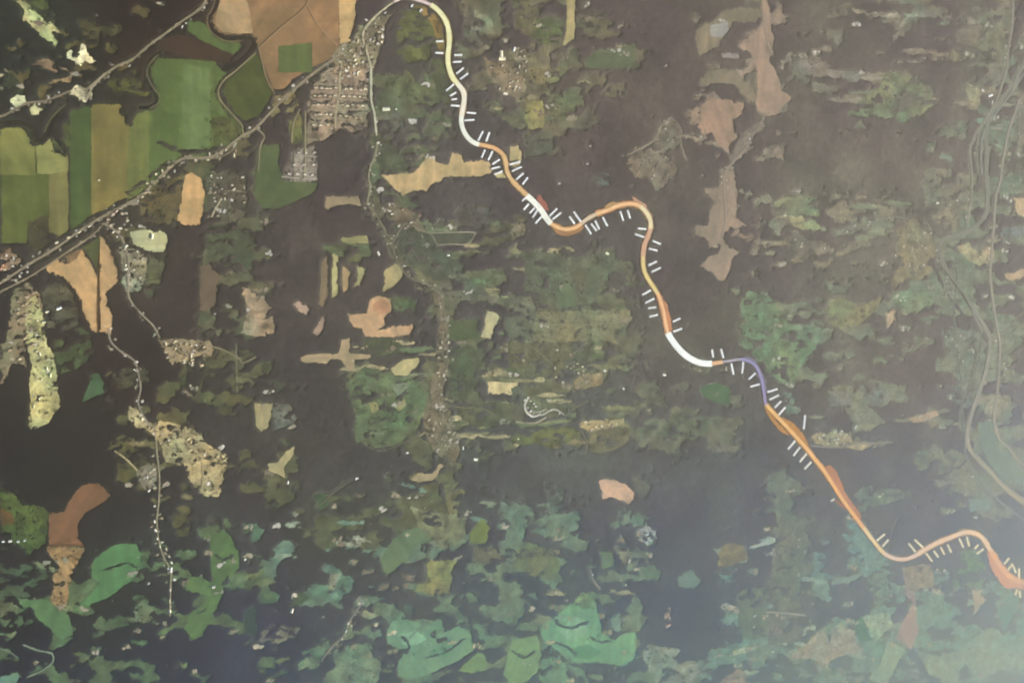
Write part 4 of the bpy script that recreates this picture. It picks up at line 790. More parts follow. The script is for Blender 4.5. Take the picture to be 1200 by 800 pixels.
LINES = [
    ('road', 2.5600000000000005, (0.168, 0.145, 0.096), [(-40, 150), (0, 137), (15, 130), (32, 121), (50, 119), (62, 115), (82, 107)]),
    ('road', 2.8800000000000003, (0.203, 0.177, 0.111), [(100, 106), (110, 98), (122, 88), (140, 76), (155, 70), (175, 53), (200, 35), (215, 24), (237, 8), (246, -10)]),
    ('road', 1.7600000000000002, (0.302, 0.273, 0.188), [(101, 118), (105, 108), (112, 98), (123, 86)]),
    ('stream', 4.4, (0.009, 0.005, 0.005), [(262, -30), (254, 6), (246, 20), (250, 35), (265, 45), (282, 45), (297, 47), (295, 57), (280, 72), (265, 78), (262, 84)]),
    ('track', 1.2800000000000002, (0.151, 0.114, 0.059), [(259, -30), (250, 8), (243, 20), (247, 37), (264, 48), (282, 48)]),
    ('track', 1.7600000000000002, (0.193, 0.173, 0.088), [(300, 62), (280, 80), (262, 95), (256, 107), (260, 120), (275, 137), (284, 148), (285, 160), (292, 160)]),
    ('stream', 4.2, (0.005, 0.005, 0.005), [(190, 62), (178, 70), (173, 80), (173, 95), (181, 106), (184, 117), (178, 125), (163, 127)]),
    ('track', 1.1199999999999999, (0.161, 0.144, 0.076), [(186, 64), (176, 74), (172, 86), (179, 102), (187, 113), (184, 122), (176, 127)]),
    ('stream', 4.0, (0.013, 0.011, 0.005), [(0, 146), (20, 143), (36, 150), (41, 165), (52, 160), (60, 140), (72, 124)]),
    ('track', 1.2000000000000002, (0.135, 0.143, 0.071), [(52, 155), (58, 142), (66, 132), (78, 122)]),
    ('railway', 2.8800000000000003, (0.229, 0.198, 0.131), [(-40, 352), (0, 332), (30, 312), (65, 291), (97, 268), (122, 253), (160, 233), (180, 215), (200, 196), (215, 186), (250, 183), (283, 160), (300, 150), (330, 118), (345, 105), (365, 88), (390, 70), (402, 60)]),
    ('road', 1.92, (0.203, 0.176, 0.111), [(-40, 360), (0, 342), (37, 323), (75, 298), (105, 278), (122, 262)]),
    ('track', 1.1199999999999999, (0.293, 0.206, 0.116), [(305, 55), (330, 32), (360, 5), (364, -30)]),
    ('track', 1.1199999999999999, (0.293, 0.205, 0.116), [(360, 5), (370, 25), (384, 42), (396, 54)]),
    ('track', 1.2000000000000002, (0.255, 0.189, 0.105), [(303, 55), (312, 90), (322, 110)]),
    ('road', 2.2399999999999998, (0.416, 0.38, 0.254), [(462, 2), (445, 15), (432, 28), (425, 42), (430, 60), (435, 80)]),
    ('road', 2.4000000000000004, (0.448, 0.455, 0.325), [(435, 78), (435, 110), (436, 122), (439, 134), (441, 156)]),
    ('road', 1.92, (0.232, 0.224, 0.14), [(442, 168), (440, 182), (434, 196), (432, 210), (434, 218), (430, 240)]),
    ('road', 2.2399999999999998, (0.328, 0.295, 0.179), [(400, 72), (398, 95), (398, 110), (394, 128), (393, 150)]),
    ('track', 1.4400000000000002, (0.234, 0.199, 0.135), [(368, 98), (398, 100)]),
    ('track', 1.4400000000000002, (0.274, 0.213, 0.146), [(364, 107), (398, 106), (430, 108)]),
    ('track', 1.4400000000000002, (0.274, 0.213, 0.146), [(362, 117), (396, 116), (430, 118)]),
    ('track', 1.4400000000000002, (0.274, 0.224, 0.146), [(361, 128), (394, 129), (428, 128)]),
    ('track', 1.4400000000000002, (0.295, 0.244, 0.152), [(372, 139), (392, 138), (424, 143)]),
    ('track', 1.4400000000000002, (0.274, 0.244, 0.163), [(360, 164), (378, 163)]),
    ('track', 1.4400000000000002, (0.274, 0.244, 0.141), [(358, 130), (358, 172), (357, 210)]),
    ('track', 1.2800000000000002, (0.309, 0.278, 0.224), [(345, 182), (372, 184)]),
    ('track', 1.2800000000000002, (0.295, 0.265, 0.215), [(340, 198), (372, 198)]),
    ('track', 1.4400000000000002, (0.355, 0.321, 0.263), [(330, 207), (350, 209), (372, 210)]),
    ('track', 1.2800000000000002, (0.254, 0.225, 0.133), [(352, 128), (344, 145), (342, 168)]),
    ('track', 1.1199999999999999, (0.274, 0.244, 0.18), [(345, 176), (345, 212)]),
    ('track', 1.6, (0.235, 0.206, 0.133), [(300, 150), (310, 160), (305, 172), (303, 200)]),
    ('track', 1.2800000000000002, (0.199, 0.166, 0.114), [(246, 186), (262, 183), (274, 174)]),
    ('track', 1.1199999999999999, (0.235, 0.206, 0.149), [(262, 224), (283, 224)]),
    ('road', 1.6, (0.39, 0.355, 0.235), [(248, 255), (252, 246), (260, 232)]),
    ('track', 1.1199999999999999, (0.165, 0.152, 0.104), [(268, 230), (270, 260)]),
    ('road', 1.92, (0.236, 0.208, 0.149), [(122, 262), (140, 275), (150, 300), (150, 330), (152, 350), (165, 367), (180, 382), (187, 396)]),
    ('road', 1.92, (0.235, 0.206, 0.16), [(127, 385), (130, 400), (142, 412), (157, 422), (162, 437), (165, 455), (162, 472), (170, 490), (182, 503)]),
    ('road', 1.52, (0.274, 0.247, 0.164), [(182, 503), (184, 530), (187, 560), (186, 590), (184, 612), (187, 637), (193, 655), (200, 668), (200, 690), (199, 722)]),
    ('track', 1.4400000000000002, (0.234, 0.206, 0.124), [(245, 405), (262, 410), (280, 420), (285, 425), (300, 418)]),
    ('track', 1.2800000000000002, (0.196, 0.188, 0.124), [(277, 402), (277, 430), (278, 460)]),
    ('track', 1.92, (0.395, 0.341, 0.181), [(134, 528), (147, 537), (161, 551)]),
    ('track', 1.4400000000000002, (0.364, 0.314, 0.168), [(217, 500), (220, 520), (235, 535), (238, 560), (236, 578)]),
    ('track', 1.2800000000000002, (0.364, 0.314, 0.168), [(192, 520), (215, 535), (240, 530)]),
    ('track', 1.2800000000000002, (0.135, 0.065, 0.026), [(57, 639), (100, 639)]),
    ('hedge_bank', 1.6, (0.074, 0.037, 0.007), [(116, 300), (116, 330), (115, 360), (115, 390)]),
    ('track', 1.92, (0.16, 0.225, 0.169), [(27, 755), (45, 762), (60, 765), (62, 775), (50, 785), (32, 793)]),
    ('track', 1.4400000000000002, (0.136, 0.186, 0.146), [(0, 760), (10, 763), (22, 771)]),
    ('road', 1.2800000000000002, (0.166, 0.152, 0.105), [(430, 240), (440, 250), (452, 272), (460, 287), (465, 305), (480, 325), (505, 335), (517, 350), (522, 375), (523, 400), (525, 425), (518, 455), (514, 475), (525, 500), (540, 515)]),
    ('track', 1.2800000000000002, (0.201, 0.19, 0.14), [(460, 285), (475, 262), (490, 268), (505, 275), (512, 286)]),
    ('track', 1.4400000000000002, (0.263, 0.242, 0.177), [(512, 287), (530, 286), (547, 286), (556, 276), (552, 272), (505, 273)]),
    ('track', 1.1199999999999999, (0.13, 0.128, 0.079), [(525, 475), (545, 478), (565, 478), (582, 488)]),
    ('track', 1.1199999999999999, (0.128, 0.122, 0.083), [(375, 592), (395, 574), (415, 561)]),
    ('track', 1.92, (0.499, 0.5, 0.444), [(620, 465), (615, 474), (617, 482), (624, 489)]),
    ('track', 2.08, (0.535, 0.531, 0.483), [(617, 484), (626, 488), (634, 485)]),
    ('track', 1.4400000000000002, (0.408, 0.413, 0.366), [(634, 487), (645, 481), (652, 480), (661, 486)]),
    ('track', 1.2800000000000002, (0.357, 0.36, 0.305), [(622, 480), (630, 483), (640, 479)]),
    ('track', 1.4400000000000002, (0.357, 0.34, 0.25), [(605, 494), (625, 496), (640, 489)]),
    ('track', 1.2000000000000002, (0.149, 0.14, 0.092), [(668, 480), (680, 475), (690, 470)]),
    ('track', 1.2800000000000002, (0.152, 0.151, 0.107), [(682, 505), (688, 520), (686, 532)]),
    ('track', 1.2800000000000002, (0.13, 0.128, 0.091), [(742, 500), (735, 515), (720, 525), (705, 530)]),
    ('track', 1.2000000000000002, (0.186, 0.184, 0.115), [(625, 380), (660, 380), (700, 380), (730, 376)]),
    ('track', 1.1199999999999999, (0.152, 0.15, 0.098), [(622, 405), (640, 420), (660, 440)]),
    ('road', 1.4400000000000002, (0.234, 0.206, 0.152), [(735, 182), (765, 166), (775, 148), (787, 138)]),
    ('road', 1.4400000000000002, (0.24, 0.213, 0.151), [(760, 180), (775, 177), (795, 160), (815, 162), (824, 164), (827, 152)]),
    ('track', 1.2800000000000002, (0.216, 0.19, 0.145), [(797, 160), (800, 175), (805, 188)]),
    ('track', 1.2000000000000002, (0.186, 0.161, 0.126), [(787, 138), (797, 150), (798, 160)]),
    ('road', 2.08, (0.227, 0.194, 0.154), [(897, 132), (890, 150), (877, 160), (872, 164), (876, 172), (862, 187), (850, 202), (848, 215), (850, 240), (850, 262), (845, 280)]),
    ('track', 1.6, (0.285, 0.225, 0.161), [(892, -30), (895, 20), (900, 50), (905, 62)]),
    ('road', 2.5600000000000005, (0.198, 0.193, 0.15), [(1187, -30), (1187, 25), (1182, 57), (1180, 80), (1174, 100), (1167, 120), (1155, 140), (1142, 160), (1137, 178), (1139, 200), (1139, 225), (1134, 262)]),
    ('river', 4.4, (0.135, 0.145, 0.116), [(1240, 40), (1200, 77), (1190, 97), (1175, 115), (1160, 137), (1155, 160), (1157, 180), (1156, 200), (1157, 225), (1156, 250), (1142, 267), (1125, 275), (1107, 280), (1101, 292), (1107, 312), (1125, 340), (1140, 360), (1158, 390), (1160, 405), (1155, 437), (1142, 475), (1134, 505), (1137, 527), (1160, 552), (1187, 580), (1230, 606)]),
    ('road', 2.4000000000000004, (0.237, 0.227, 0.182), [(1240, 80), (1200, 112), (1190, 132), (1182, 155), (1175, 190), (1173, 210), (1167, 232), (1165, 265), (1162, 300), (1161, 325), (1165, 360), (1171, 395), (1172, 415), (1169, 462), (1165, 487), (1170, 512), (1182, 525), (1200, 545), (1240, 580)]),
    ('track', 1.2800000000000002, (0.144, 0.133, 0.098), [(1160, 400), (1178, 390), (1195, 370), (1230, 350)]),
    ('track', 1.6, (0.176, 0.174, 0.168), [(950, 522), (980, 524), (1007, 520), (1047, 518)]),
    ('track', 1.2000000000000002, (0.131, 0.117, 0.099), [(1040, 650), (1046, 620), (1052, 606)]),
    ('track', 1.6, (0.269, 0.318, 0.38), [(898, 717), (920, 718), (945, 721)]),
    ('track', 1.2000000000000002, (0.147, 0.149, 0.134), [(905, 660), (910, 640), (925, 630), (935, 612)]),
    ('track', 1.7600000000000002, (0.214, 0.194, 0.256), [(1058, 664), (1064, 690), (1072, 694)]),
    ('road', 1.4400000000000002, (0.198, 0.21, 0.214), [(420, 700), (424, 706), (410, 727), (402, 745), (390, 757), (377, 773)]),
    ('track', 1.4400000000000002, (0.244, 0.254, 0.235), [(533, 655), (542, 651)]),
    ('track', 1.2800000000000002, (0.179, 0.251, 0.215), [(478, 750), (490, 738), (505, 733)]),
    ('track', 1.2800000000000002, (0.13, 0.249, 0.24), [(655, 722), (675, 722), (698, 718)]),
    ('track', 1.2000000000000002, (0.254, 0.26, 0.249), [(692, 667), (696, 680), (704, 690)]),
    ('track', 1.2800000000000002, (0.158, 0.165, 0.126), [(975, 272), (1000, 267), (1020, 262), (1045, 254), (1060, 256), (1075, 265), (1082, 280), (1080, 300)]),
    ('track', 1.2000000000000002, (0.159, 0.158, 0.12), [(1083, 258), (1092, 270), (1090, 285)]),
    ('track', 1.2800000000000002, (0.117, 0.145, 0.128), [(1120, 300), (1122, 330), (1118, 360), (1120, 385)]),
    ('track', 1.2800000000000002, (0.12, 0.138, 0.107), [(1118, 400), (1125, 430), (1128, 470), (1130, 500)]),
    ('track', 1.6, (0.171, 0.188, 0.141), [(1194, 78), (1182, 104), (1163, 128), (1150, 150), (1145, 175), (1147, 205)]),
    ('track', 1.7600000000000002, (0.129, 0.163, 0.158), [(1140, 500), (1131, 528), (1148, 560), (1175, 590), (1205, 612)]),
    ('track', 1.2800000000000002, (0.125, 0.143, 0.114), [(1150, 395), (1148, 420), (1136, 450), (1126, 480), (1128, 505)]),
    ('track', 1.92, (0.182, 0.208, 0.188), [(1182, 522), (1190, 538), (1205, 560)]),
    ('track', 1.4400000000000002, (0.135, 0.149, 0.128), [(1168, 120), (1152, 146), (1140, 170)]),
    ('track', 1.2800000000000002, (0.181, 0.18, 0.139), [(1108, 312), (1112, 330), (1106, 350)]),
    ('track', 1.1199999999999999, (0.131, 0.124, 0.098), [(905, 232), (908, 250), (925, 262), (950, 258)]),
    ('track', 1.2800000000000002, (0.12, 0.117, 0.074), [(600, 488), (620, 497), (640, 494)]),
    ('track', 1.04, (0.105, 0.101, 0.068), [(415, 505), (440, 528), (470, 520), (500, 505)]),
    ('track', 1.04, (0.096, 0.094, 0.061), [(590, 350), (612, 365), (620, 400)]),
    ('track', 1.04, (0.076, 0.068, 0.035), [(255, 410), (240, 440), (228, 470)]),
    ('track', 1.1199999999999999, (0.101, 0.109, 0.075), [(600, 660), (625, 645), (650, 655)]),
    ('track', 1.1199999999999999, (0.106, 0.128, 0.1), [(745, 640), (758, 655), (762, 670)]),
    ('track', 2.0, (0.186, 0.211, 0.186), [(1200, 86), (1186, 108), (1168, 132), (1154, 152), (1150, 178), (1151, 205)]),
    ('track', 2.0, (0.144, 0.173, 0.158), [(1146, 512), (1143, 528), (1158, 548), (1180, 570), (1205, 588)]),
    ('track', 1.8, (0.179, 0.194, 0.168), [(1098, 288), (1104, 312), (1122, 336), (1136, 358), (1152, 390)]),
]
ROUTE_PTS = [(462, 2), (474, -3), (485, -1), (501, 4), (512, 11), (521, 22), (525.6, 35), (526.5, 50), (525, 65), (525.6, 77), (530, 90), (536, 98), (543, 107.5), (544, 117.5), (542, 130), (540.6, 142), (543.7, 154), (551, 164), (560, 169), (570, 171), (580, 174), (589, 181), (593, 191), (594, 200), (599, 210), (608, 220), (617.5, 229), (627, 238), (634, 246), (640, 255), (646, 262), (656, 267.5), (667, 268.7), (677.5, 265), (687.5, 257), (699, 250.6), (712.5, 246), (725, 241), (737.5, 238.7), (748, 240.5), (755, 246), (761, 255), (762.5, 266), (759, 277.5), (755, 288), (753.7, 301), (754.5, 315), (759, 326), (767, 338), (773, 349), (777.5, 364), (780, 378), (783, 390), (788, 399), (796, 409), (806, 418), (819, 424.5), (832.5, 426), (845, 424.3), (857, 422.5), (868, 421), (879, 423.5), (887.5, 431.5), (892.5, 445), (895.6, 461), (898, 474), (907.5, 484.5), (920, 497.5), (932.5, 511), (946, 526), (956, 539), (965, 550), (976, 567), (989, 587), (1000, 602), (1012, 618), (1024, 634), (1035, 647), (1047, 653.5), (1060, 655), (1073, 650.5), (1085, 643), (1099, 635.6), (1115, 629), (1130, 623.5), (1142, 624.5), (1152, 631), (1161, 645), (1170, 659.5), (1180, 672), (1190, 679), (1202, 683), (1225, 690), (1260, 700)]
SECTIONS = [
    ('lilac_white_stretch', (506, 6), 3.5, (0.645, 0.518, 0.497), 0, None, 'pale lilac white stretch'),
    ('yellow_white_stretch', (536, 98), 5.4, (0.7, 0.701, 0.404), 7.0, (0.219, 0.154, 0.028), 'pale yellow stretch'),
    ('cream_stretch', (541, 136), 5.5, (0.73, 0.701, 0.571), 7.0, (0.324, 0.214, 0.121), 'cream stretch'),
    ('white_stretch', (562, 169.5), 5.2, (0.714, 0.746, 0.65), 0, None, 'white stretch ending in an orange curve'),
    ('tan_orange_stretch', (590, 183), 4.2, (0.579, 0.353, 0.161), 5.5, (0.283, 0.151, 0.065), 'tan orange stretch'),
    ('tan_stretch', (617, 229), 4.2, (0.579, 0.384, 0.182), 6.2, (0.349, 0.217, 0.092), 'tan stretch'),
    ('white_stretch', (646, 262), 6.6, (0.759, 0.792, 0.707), 0, None, 'short white stretch before the S bend'),
    ('orange_stretch', (681, 263), 3.9, (0.672, 0.426, 0.202), 7.0, (0.347, 0.176, 0.061), 'orange stretch in the trough of the S bend'),
    ('grey_stretch', (699, 250.6), 3.9, (0.503, 0.42, 0.302), 5.5, (0.243, 0.157, 0.085), 'greyish stretch of the S bend'),
    ('orange_stretch', (751, 242), 3.7, (0.73, 0.471, 0.239), 7.0, (0.392, 0.188, 0.071), 'orange crest of the S bend'),
    ('cream_stretch', (762, 268), 4.5, (0.7, 0.631, 0.38), 7.0, (0.259, 0.161, 0.08), 'cream stretch after the crest'),
    ('salmon_stretch', (754, 300), 5.0, (0.538, 0.329, 0.206), 6.2, (0.259, 0.132, 0.073), 'salmon stretch'),
    ('yellow_stretch', (770, 344), 4.2, (0.655, 0.531, 0.212), 7.0, (0.171, 0.109, 0.055), 'yellow cream stretch'),
    ('orange_stretch', (783, 390), 3.5, (0.726, 0.445, 0.22), 7.0, (0.388, 0.177, 0.082), 'orange falling stretch'),
    ('white_stretch', (834, 426), 7.1, (0.817, 0.865, 0.837), 0, None, 'broad brilliant white arc'),
    ('orange_stretch', (848, 424), 4.4, (0.649, 0.387, 0.198), 0, None, 'very short orange stretch'),
    ('purple_grey_stretch', (868, 421), 3.0, (0.314, 0.296, 0.365), 0, None, 'purple grey stretch'),
    ('purple_stretch', (898, 474), 2.7, (0.244, 0.228, 0.452), 4.7, (0.133, 0.114, 0.16), 'purple stretch'),
    ('orange_stretch', (1012, 618), 3.7, (0.694, 0.413, 0.148), 6.6, (0.332, 0.161, 0.027), 'long straight orange stretch'),
    ('peach_stretch', (1036, 648), 3.9, (0.696, 0.593, 0.438), 5.5, (0.327, 0.219, 0.085), 'peach stretch'),
    ('pink_stretch', (1077, 648), 4.0, (0.628, 0.543, 0.685), 6.2, (0.207, 0.131, 0.066), 'pinkish white trough'),
    ('peach_stretch', (1161, 645), 4.2, (0.676, 0.564, 0.613), 7.0, (0.319, 0.238, 0.175), 'peach crest'),
    ('orange_stretch', (1260, 700), 5.4, (0.575, 0.348, 0.219), 7.8, (0.329, 0.179, 0.043), 'last orange stretch'),
]
BANKS = [
    ((0.274, 0.082, 0.058), [(629, 233), (632, 227), (641, 239), (643, 248), (636, 245)], 'red bank beside the white stretch'),
    ((0.437, 0.177, 0.077), [(775, 352), (781, 354), (787, 377), (787, 390), (782, 389), (777, 370)], 'orange bulge'),
    ((0.365, 0.146, 0.051), [(966, 547), (973, 545), (981, 553), (986, 566), (994, 583), (1010, 604), (1009, 609), (997, 598), (984, 578), (972, 560)], 'salmon bulge'),
    ((0.431, 0.208, 0.102), [(1155, 645), (1163, 650), (1172, 665), (1185, 678), (1200, 684), (1200, 691), (1190, 688), (1181, 690), (1172, 681), (1163, 667)], 'broad orange tongue'),
    ((0.421, 0.236, 0.15), [(739, 230), (745, 232), (758, 241), (756, 247), (748, 241)], None),
    ((0.356, 0.222, 0.089), [(707, 242), (718, 236), (729, 240), (716, 247)], None),
    ((0.345, 0.152, 0.02), [(914, 487), (932, 497), (944, 512), (948, 525), (939, 518), (925, 502)], None),
    ((0.348, 0.156, 0.027), [(895, 475), (908, 490), (926, 511), (914, 505), (902, 490)], None),
    ((0.273, 0.146, 0.061), [(646, 265), (660, 271), (675, 271), (685, 263), (681, 272), (665, 277), (651, 274)], None),
    ((0.122, 0.115, 0.194), [(870, 417), (884, 420), (896, 441), (899, 458), (896, 457), (889, 434), (878, 422)], 'dark purple shade bank'),
    ((0.272, 0.089, 0.004), [(976, 584), (988, 590), (992, 597), (986, 594)], None),
]
TICKS = [
    (511, 48.7, 519.7, 48.5, 'first white bar left of the pale yellow stretch near the top, from the top'),
    (510.2, 62, 519.7, 62.5, 'second white bar left of the pale yellow stretch near the top, from the top'),
    (532.7, 64.7, 541.8, 64.7, 'first white bar right of the pale yellow stretch near the top, from the top'),
    (531, 73, 541, 72.5, 'second white bar right of the pale yellow stretch near the top, from the top'),
    (535, 86.6, 543.5, 79.7, 'third white bar right of the pale yellow stretch near the top, from the top'),
    (539.4, 93, 548.7, 86.2, 'fourth white bar right of the pale yellow stretch near the top, from the top'),
    (523, 106.5, 532.2, 98.7, 'first white bar left of the cream stretch, from the top'),
    (527.5, 112.5, 534.7, 108.5, 'second white bar left of the cream stretch, from the top'),
    (529.4, 116.9, 535.6, 116.2, 'third white bar left of the cream stretch, from the top'),
    (528.5, 123.5, 539, 124.5, 'fourth white bar left of the cream stretch, from the top'),
    (547, 132, 558, 133, 'first white bar right of the upper white stretch, from the top'),
    (544.4, 141.2, 556, 140.6, 'second white bar right of the upper white stretch, from the top'),
    (560.6, 165, 566.2, 153.7, 'first upright white bar above the start of the tan orange stretch, from the left'),
    (570, 166, 573.7, 155, 'second upright white bar above the start of the tan orange stretch, from the left'),
    (564.4, 185, 568.7, 175.6, 'first white bar below the tan orange stretch, left of the route, from the top'),
    (572.5, 187.5, 577.5, 177, 'second white bar below the tan orange stretch, left of the route, from the top'),
    (577, 192.5, 585.6, 187, 'third white bar below the tan orange stretch, left of the route, from the top'),
    (576, 198, 586, 195.6, 'fourth white bar below the tan orange stretch, left of the route, from the top'),
    (579.5, 204.5, 589, 201, 'fifth white bar below the tan orange stretch, left of the route, from the top'),
    (597.5, 193, 610, 189.4, 'first white bar right of the tan stretch, from the top'),
    (600, 200.6, 611.2, 195.6, 'second white bar right of the tan stretch, from the top'),
    (605, 210.6, 613.7, 203, 'third white bar right of the tan stretch, from the top'),
    (612.5, 216, 618.7, 208, 'fourth white bar right of the tan stretch, from the top'),
    (612, 235.6, 618.7, 230, 'first white bar below left of the short white stretch, from the top'),
    (614, 246, 620, 238.7, 'second white bar below left of the short white stretch, from the top'),
    (620.6, 250, 627, 243.7, 'third white bar below left of the short white stretch, from the top'),
    (624.4, 255, 630.6, 245.6, 'fourth white bar below left of the short white stretch, from the top'),
    (627.5, 262, 636, 252.5, 'fifth white bar below left of the short white stretch, from the top'),
    (644.4, 253, 653, 244.4, 'first white bar just right of the short white stretch, from the top'),
    (648, 257, 657.5, 249.4, 'second white bar just right of the short white stretch, from the top'),
    (667.5, 253.7, 673.7, 262.5, 'first white bar inside the hollow above the trough of the S bend, from the left'),
    (672.5, 248, 681, 260, 'second white bar inside the hollow above the trough of the S bend, from the left'),
    (686.2, 263.7, 693, 274.4, 'first white bar under the greyish rising stretch of the S bend, from the left'),
    (693, 262, 699.4, 270.6, 'second white bar under the greyish rising stretch of the S bend, from the left'),
    (697.5, 258.7, 702.5, 268.7, 'third white bar under the greyish rising stretch of the S bend, from the left'),
    (706.2, 254.4, 712, 265, 'fourth white bar under the greyish rising stretch of the S bend, from the left'),
    (727, 247.5, 730.6, 258.7, 'first white bar under the orange crest of the S bend, from the left'),
    (735.6, 246.2, 738.7, 256.2, 'second white bar under the orange crest of the S bend, from the left'),
    (747.5, 267.5, 757.5, 268.7, 'first white bar left of the cream stretch after the crest, from the top'),
    (744.4, 274.4, 755, 278, 'second white bar left of the cream stretch after the crest, from the top'),
    (765, 282, 774.4, 286.2, 'first white bar right of the salmon stretch, from the top'),
    (760.6, 291.2, 770.6, 293.7, 'second white bar right of the salmon stretch, from the top'),
    (760, 311.2, 770, 306.2, 'first white bar right of the yellow cream stretch, from the top'),
    (763.7, 318.7, 774.4, 313.7, 'second white bar right of the yellow cream stretch, from the top'),
    (753, 345.6, 763, 340, 'first white bar left of the orange falling stretch, from the top'),
    (756.2, 355, 767, 350, 'second white bar left of the orange falling stretch, from the top'),
    (760, 361.2, 768.7, 360, 'third white bar left of the orange falling stretch, from the top'),
    (761.2, 371.2, 771.2, 368.7, 'fourth white bar left of the orange falling stretch, from the top'),
    (788.7, 377, 797.5, 373, 'first white bar right of the orange bulge, from the top'),
    (789.4, 388.7, 799.4, 385, 'second white bar right of the orange bulge, from the top'),
    (834.4, 409.4, 836.2, 418.7, 'first upright white bar above the very short orange stretch, from the left'),
    (845, 408.7, 848, 419.4, 'second upright white bar above the very short orange stretch, from the left'),
    (857, 425.6, 860, 438.7, 'first upright white bar hanging below the purple grey stretch, from the left'),
    (871.2, 423.7, 869.7, 437.5, 'second upright white bar hanging below the purple grey stretch, from the left'),
    (877.5, 444.4, 885.6, 437, 'first white bar left of the purple stretch, from the top'),
    (879.4, 453, 890.6, 450, 'second white bar left of the purple stretch, from the top'),
    (899.4, 459.4, 911.2, 455.6, 'first white bar right of the lower end of the purple stretch, from the top'),
    (902, 468, 913, 463, 'second white bar right of the lower end of the purple stretch, from the top'),
    (908, 477.5, 915.6, 470, 'third white bar right of the lower end of the purple stretch, from the top'),
    (912.5, 486.2, 920.6, 477, 'fourth white bar right of the lower end of the purple stretch, from the top'),
    (923.7, 526.2, 932, 516.2, 'first white bar left of the long straight orange stretch, from the top'),
    (930, 533.7, 938, 523.7, 'second white bar left of the long straight orange stretch, from the top'),
    (937.5, 541, 945.6, 531.2, 'third white bar left of the long straight orange stretch, from the top'),
    (943, 549.5, 951, 541, 'fourth white bar left of the long straight orange stretch, from the top'),
    (1027.5, 633, 1037, 625.6, 'first white bar right of the peach stretch near the bottom, from the top'),
    (1034.4, 640, 1041.2, 632, 'second white bar right of the peach stretch near the bottom, from the top'),
    (1065, 636.2, 1073, 646.2, 'first white bar above the pinkish white trough, from the left'),
    (1072, 632, 1082, 641.2, 'second white bar above the pinkish white trough, from the left'),
    (1085.6, 648, 1092.5, 657.5, 'first white bar under the start of the peach crest, from the left'),
    (1094.4, 645, 1100, 652.5, 'second white bar under the start of the peach crest, from the left'),
    (1102.5, 640.6, 1107, 649.4, 'third white bar under the start of the peach crest, from the left'),
    (1110.6, 637.5, 1115, 647, 'fourth white bar under the start of the peach crest, from the left'),
    (1124.4, 630.6, 1129.4, 641.2, 'first white bar under the top of the peach crest, from the left'),
    (1133, 628.7, 1136, 640, 'second white bar under the top of the peach crest, from the left'),
    (1142.5, 642.5, 1147, 638, 'first short white bar under the right shoulder, from the top'),
    (1145, 648.7, 1153, 643, 'second short white bar under the right shoulder, from the top'),
    (1177, 660.6, 1183, 653.7, 'first white bar above the last orange stretch at the right edge, from the left'),
    (1181.2, 668, 1187, 660, 'second white bar above the last orange stretch at the right edge, from the left'),
    (1187.5, 662.5, 1191, 671, 'third white bar above the last orange stretch at the right edge, from the left'),
    (1194.4, 665.6, 1194.4, 677.5, 'fourth white bar above the last orange stretch at the right edge, from the left'),
    (1190, 697, 1192, 690, 'first short white bar below the last orange stretch at the right edge, from the left'),
    (1196, 700, 1195, 692, 'second short white bar below the last orange stretch at the right edge, from the left'),
    (942, 502.5, 943.7, 486.2, 'lone faded grey upright bar right of the long straight orange stretch'),
    (482, 8.5, 484, 5.5, 'tiny pale dot like bar under the first bend, left one'),
    (492, 14, 495, 11, 'tiny pale dot like bar under the first bend, right one'),
    (974, 587, 978, 584.5, 'small white bar left of the salmon bulge'),
]
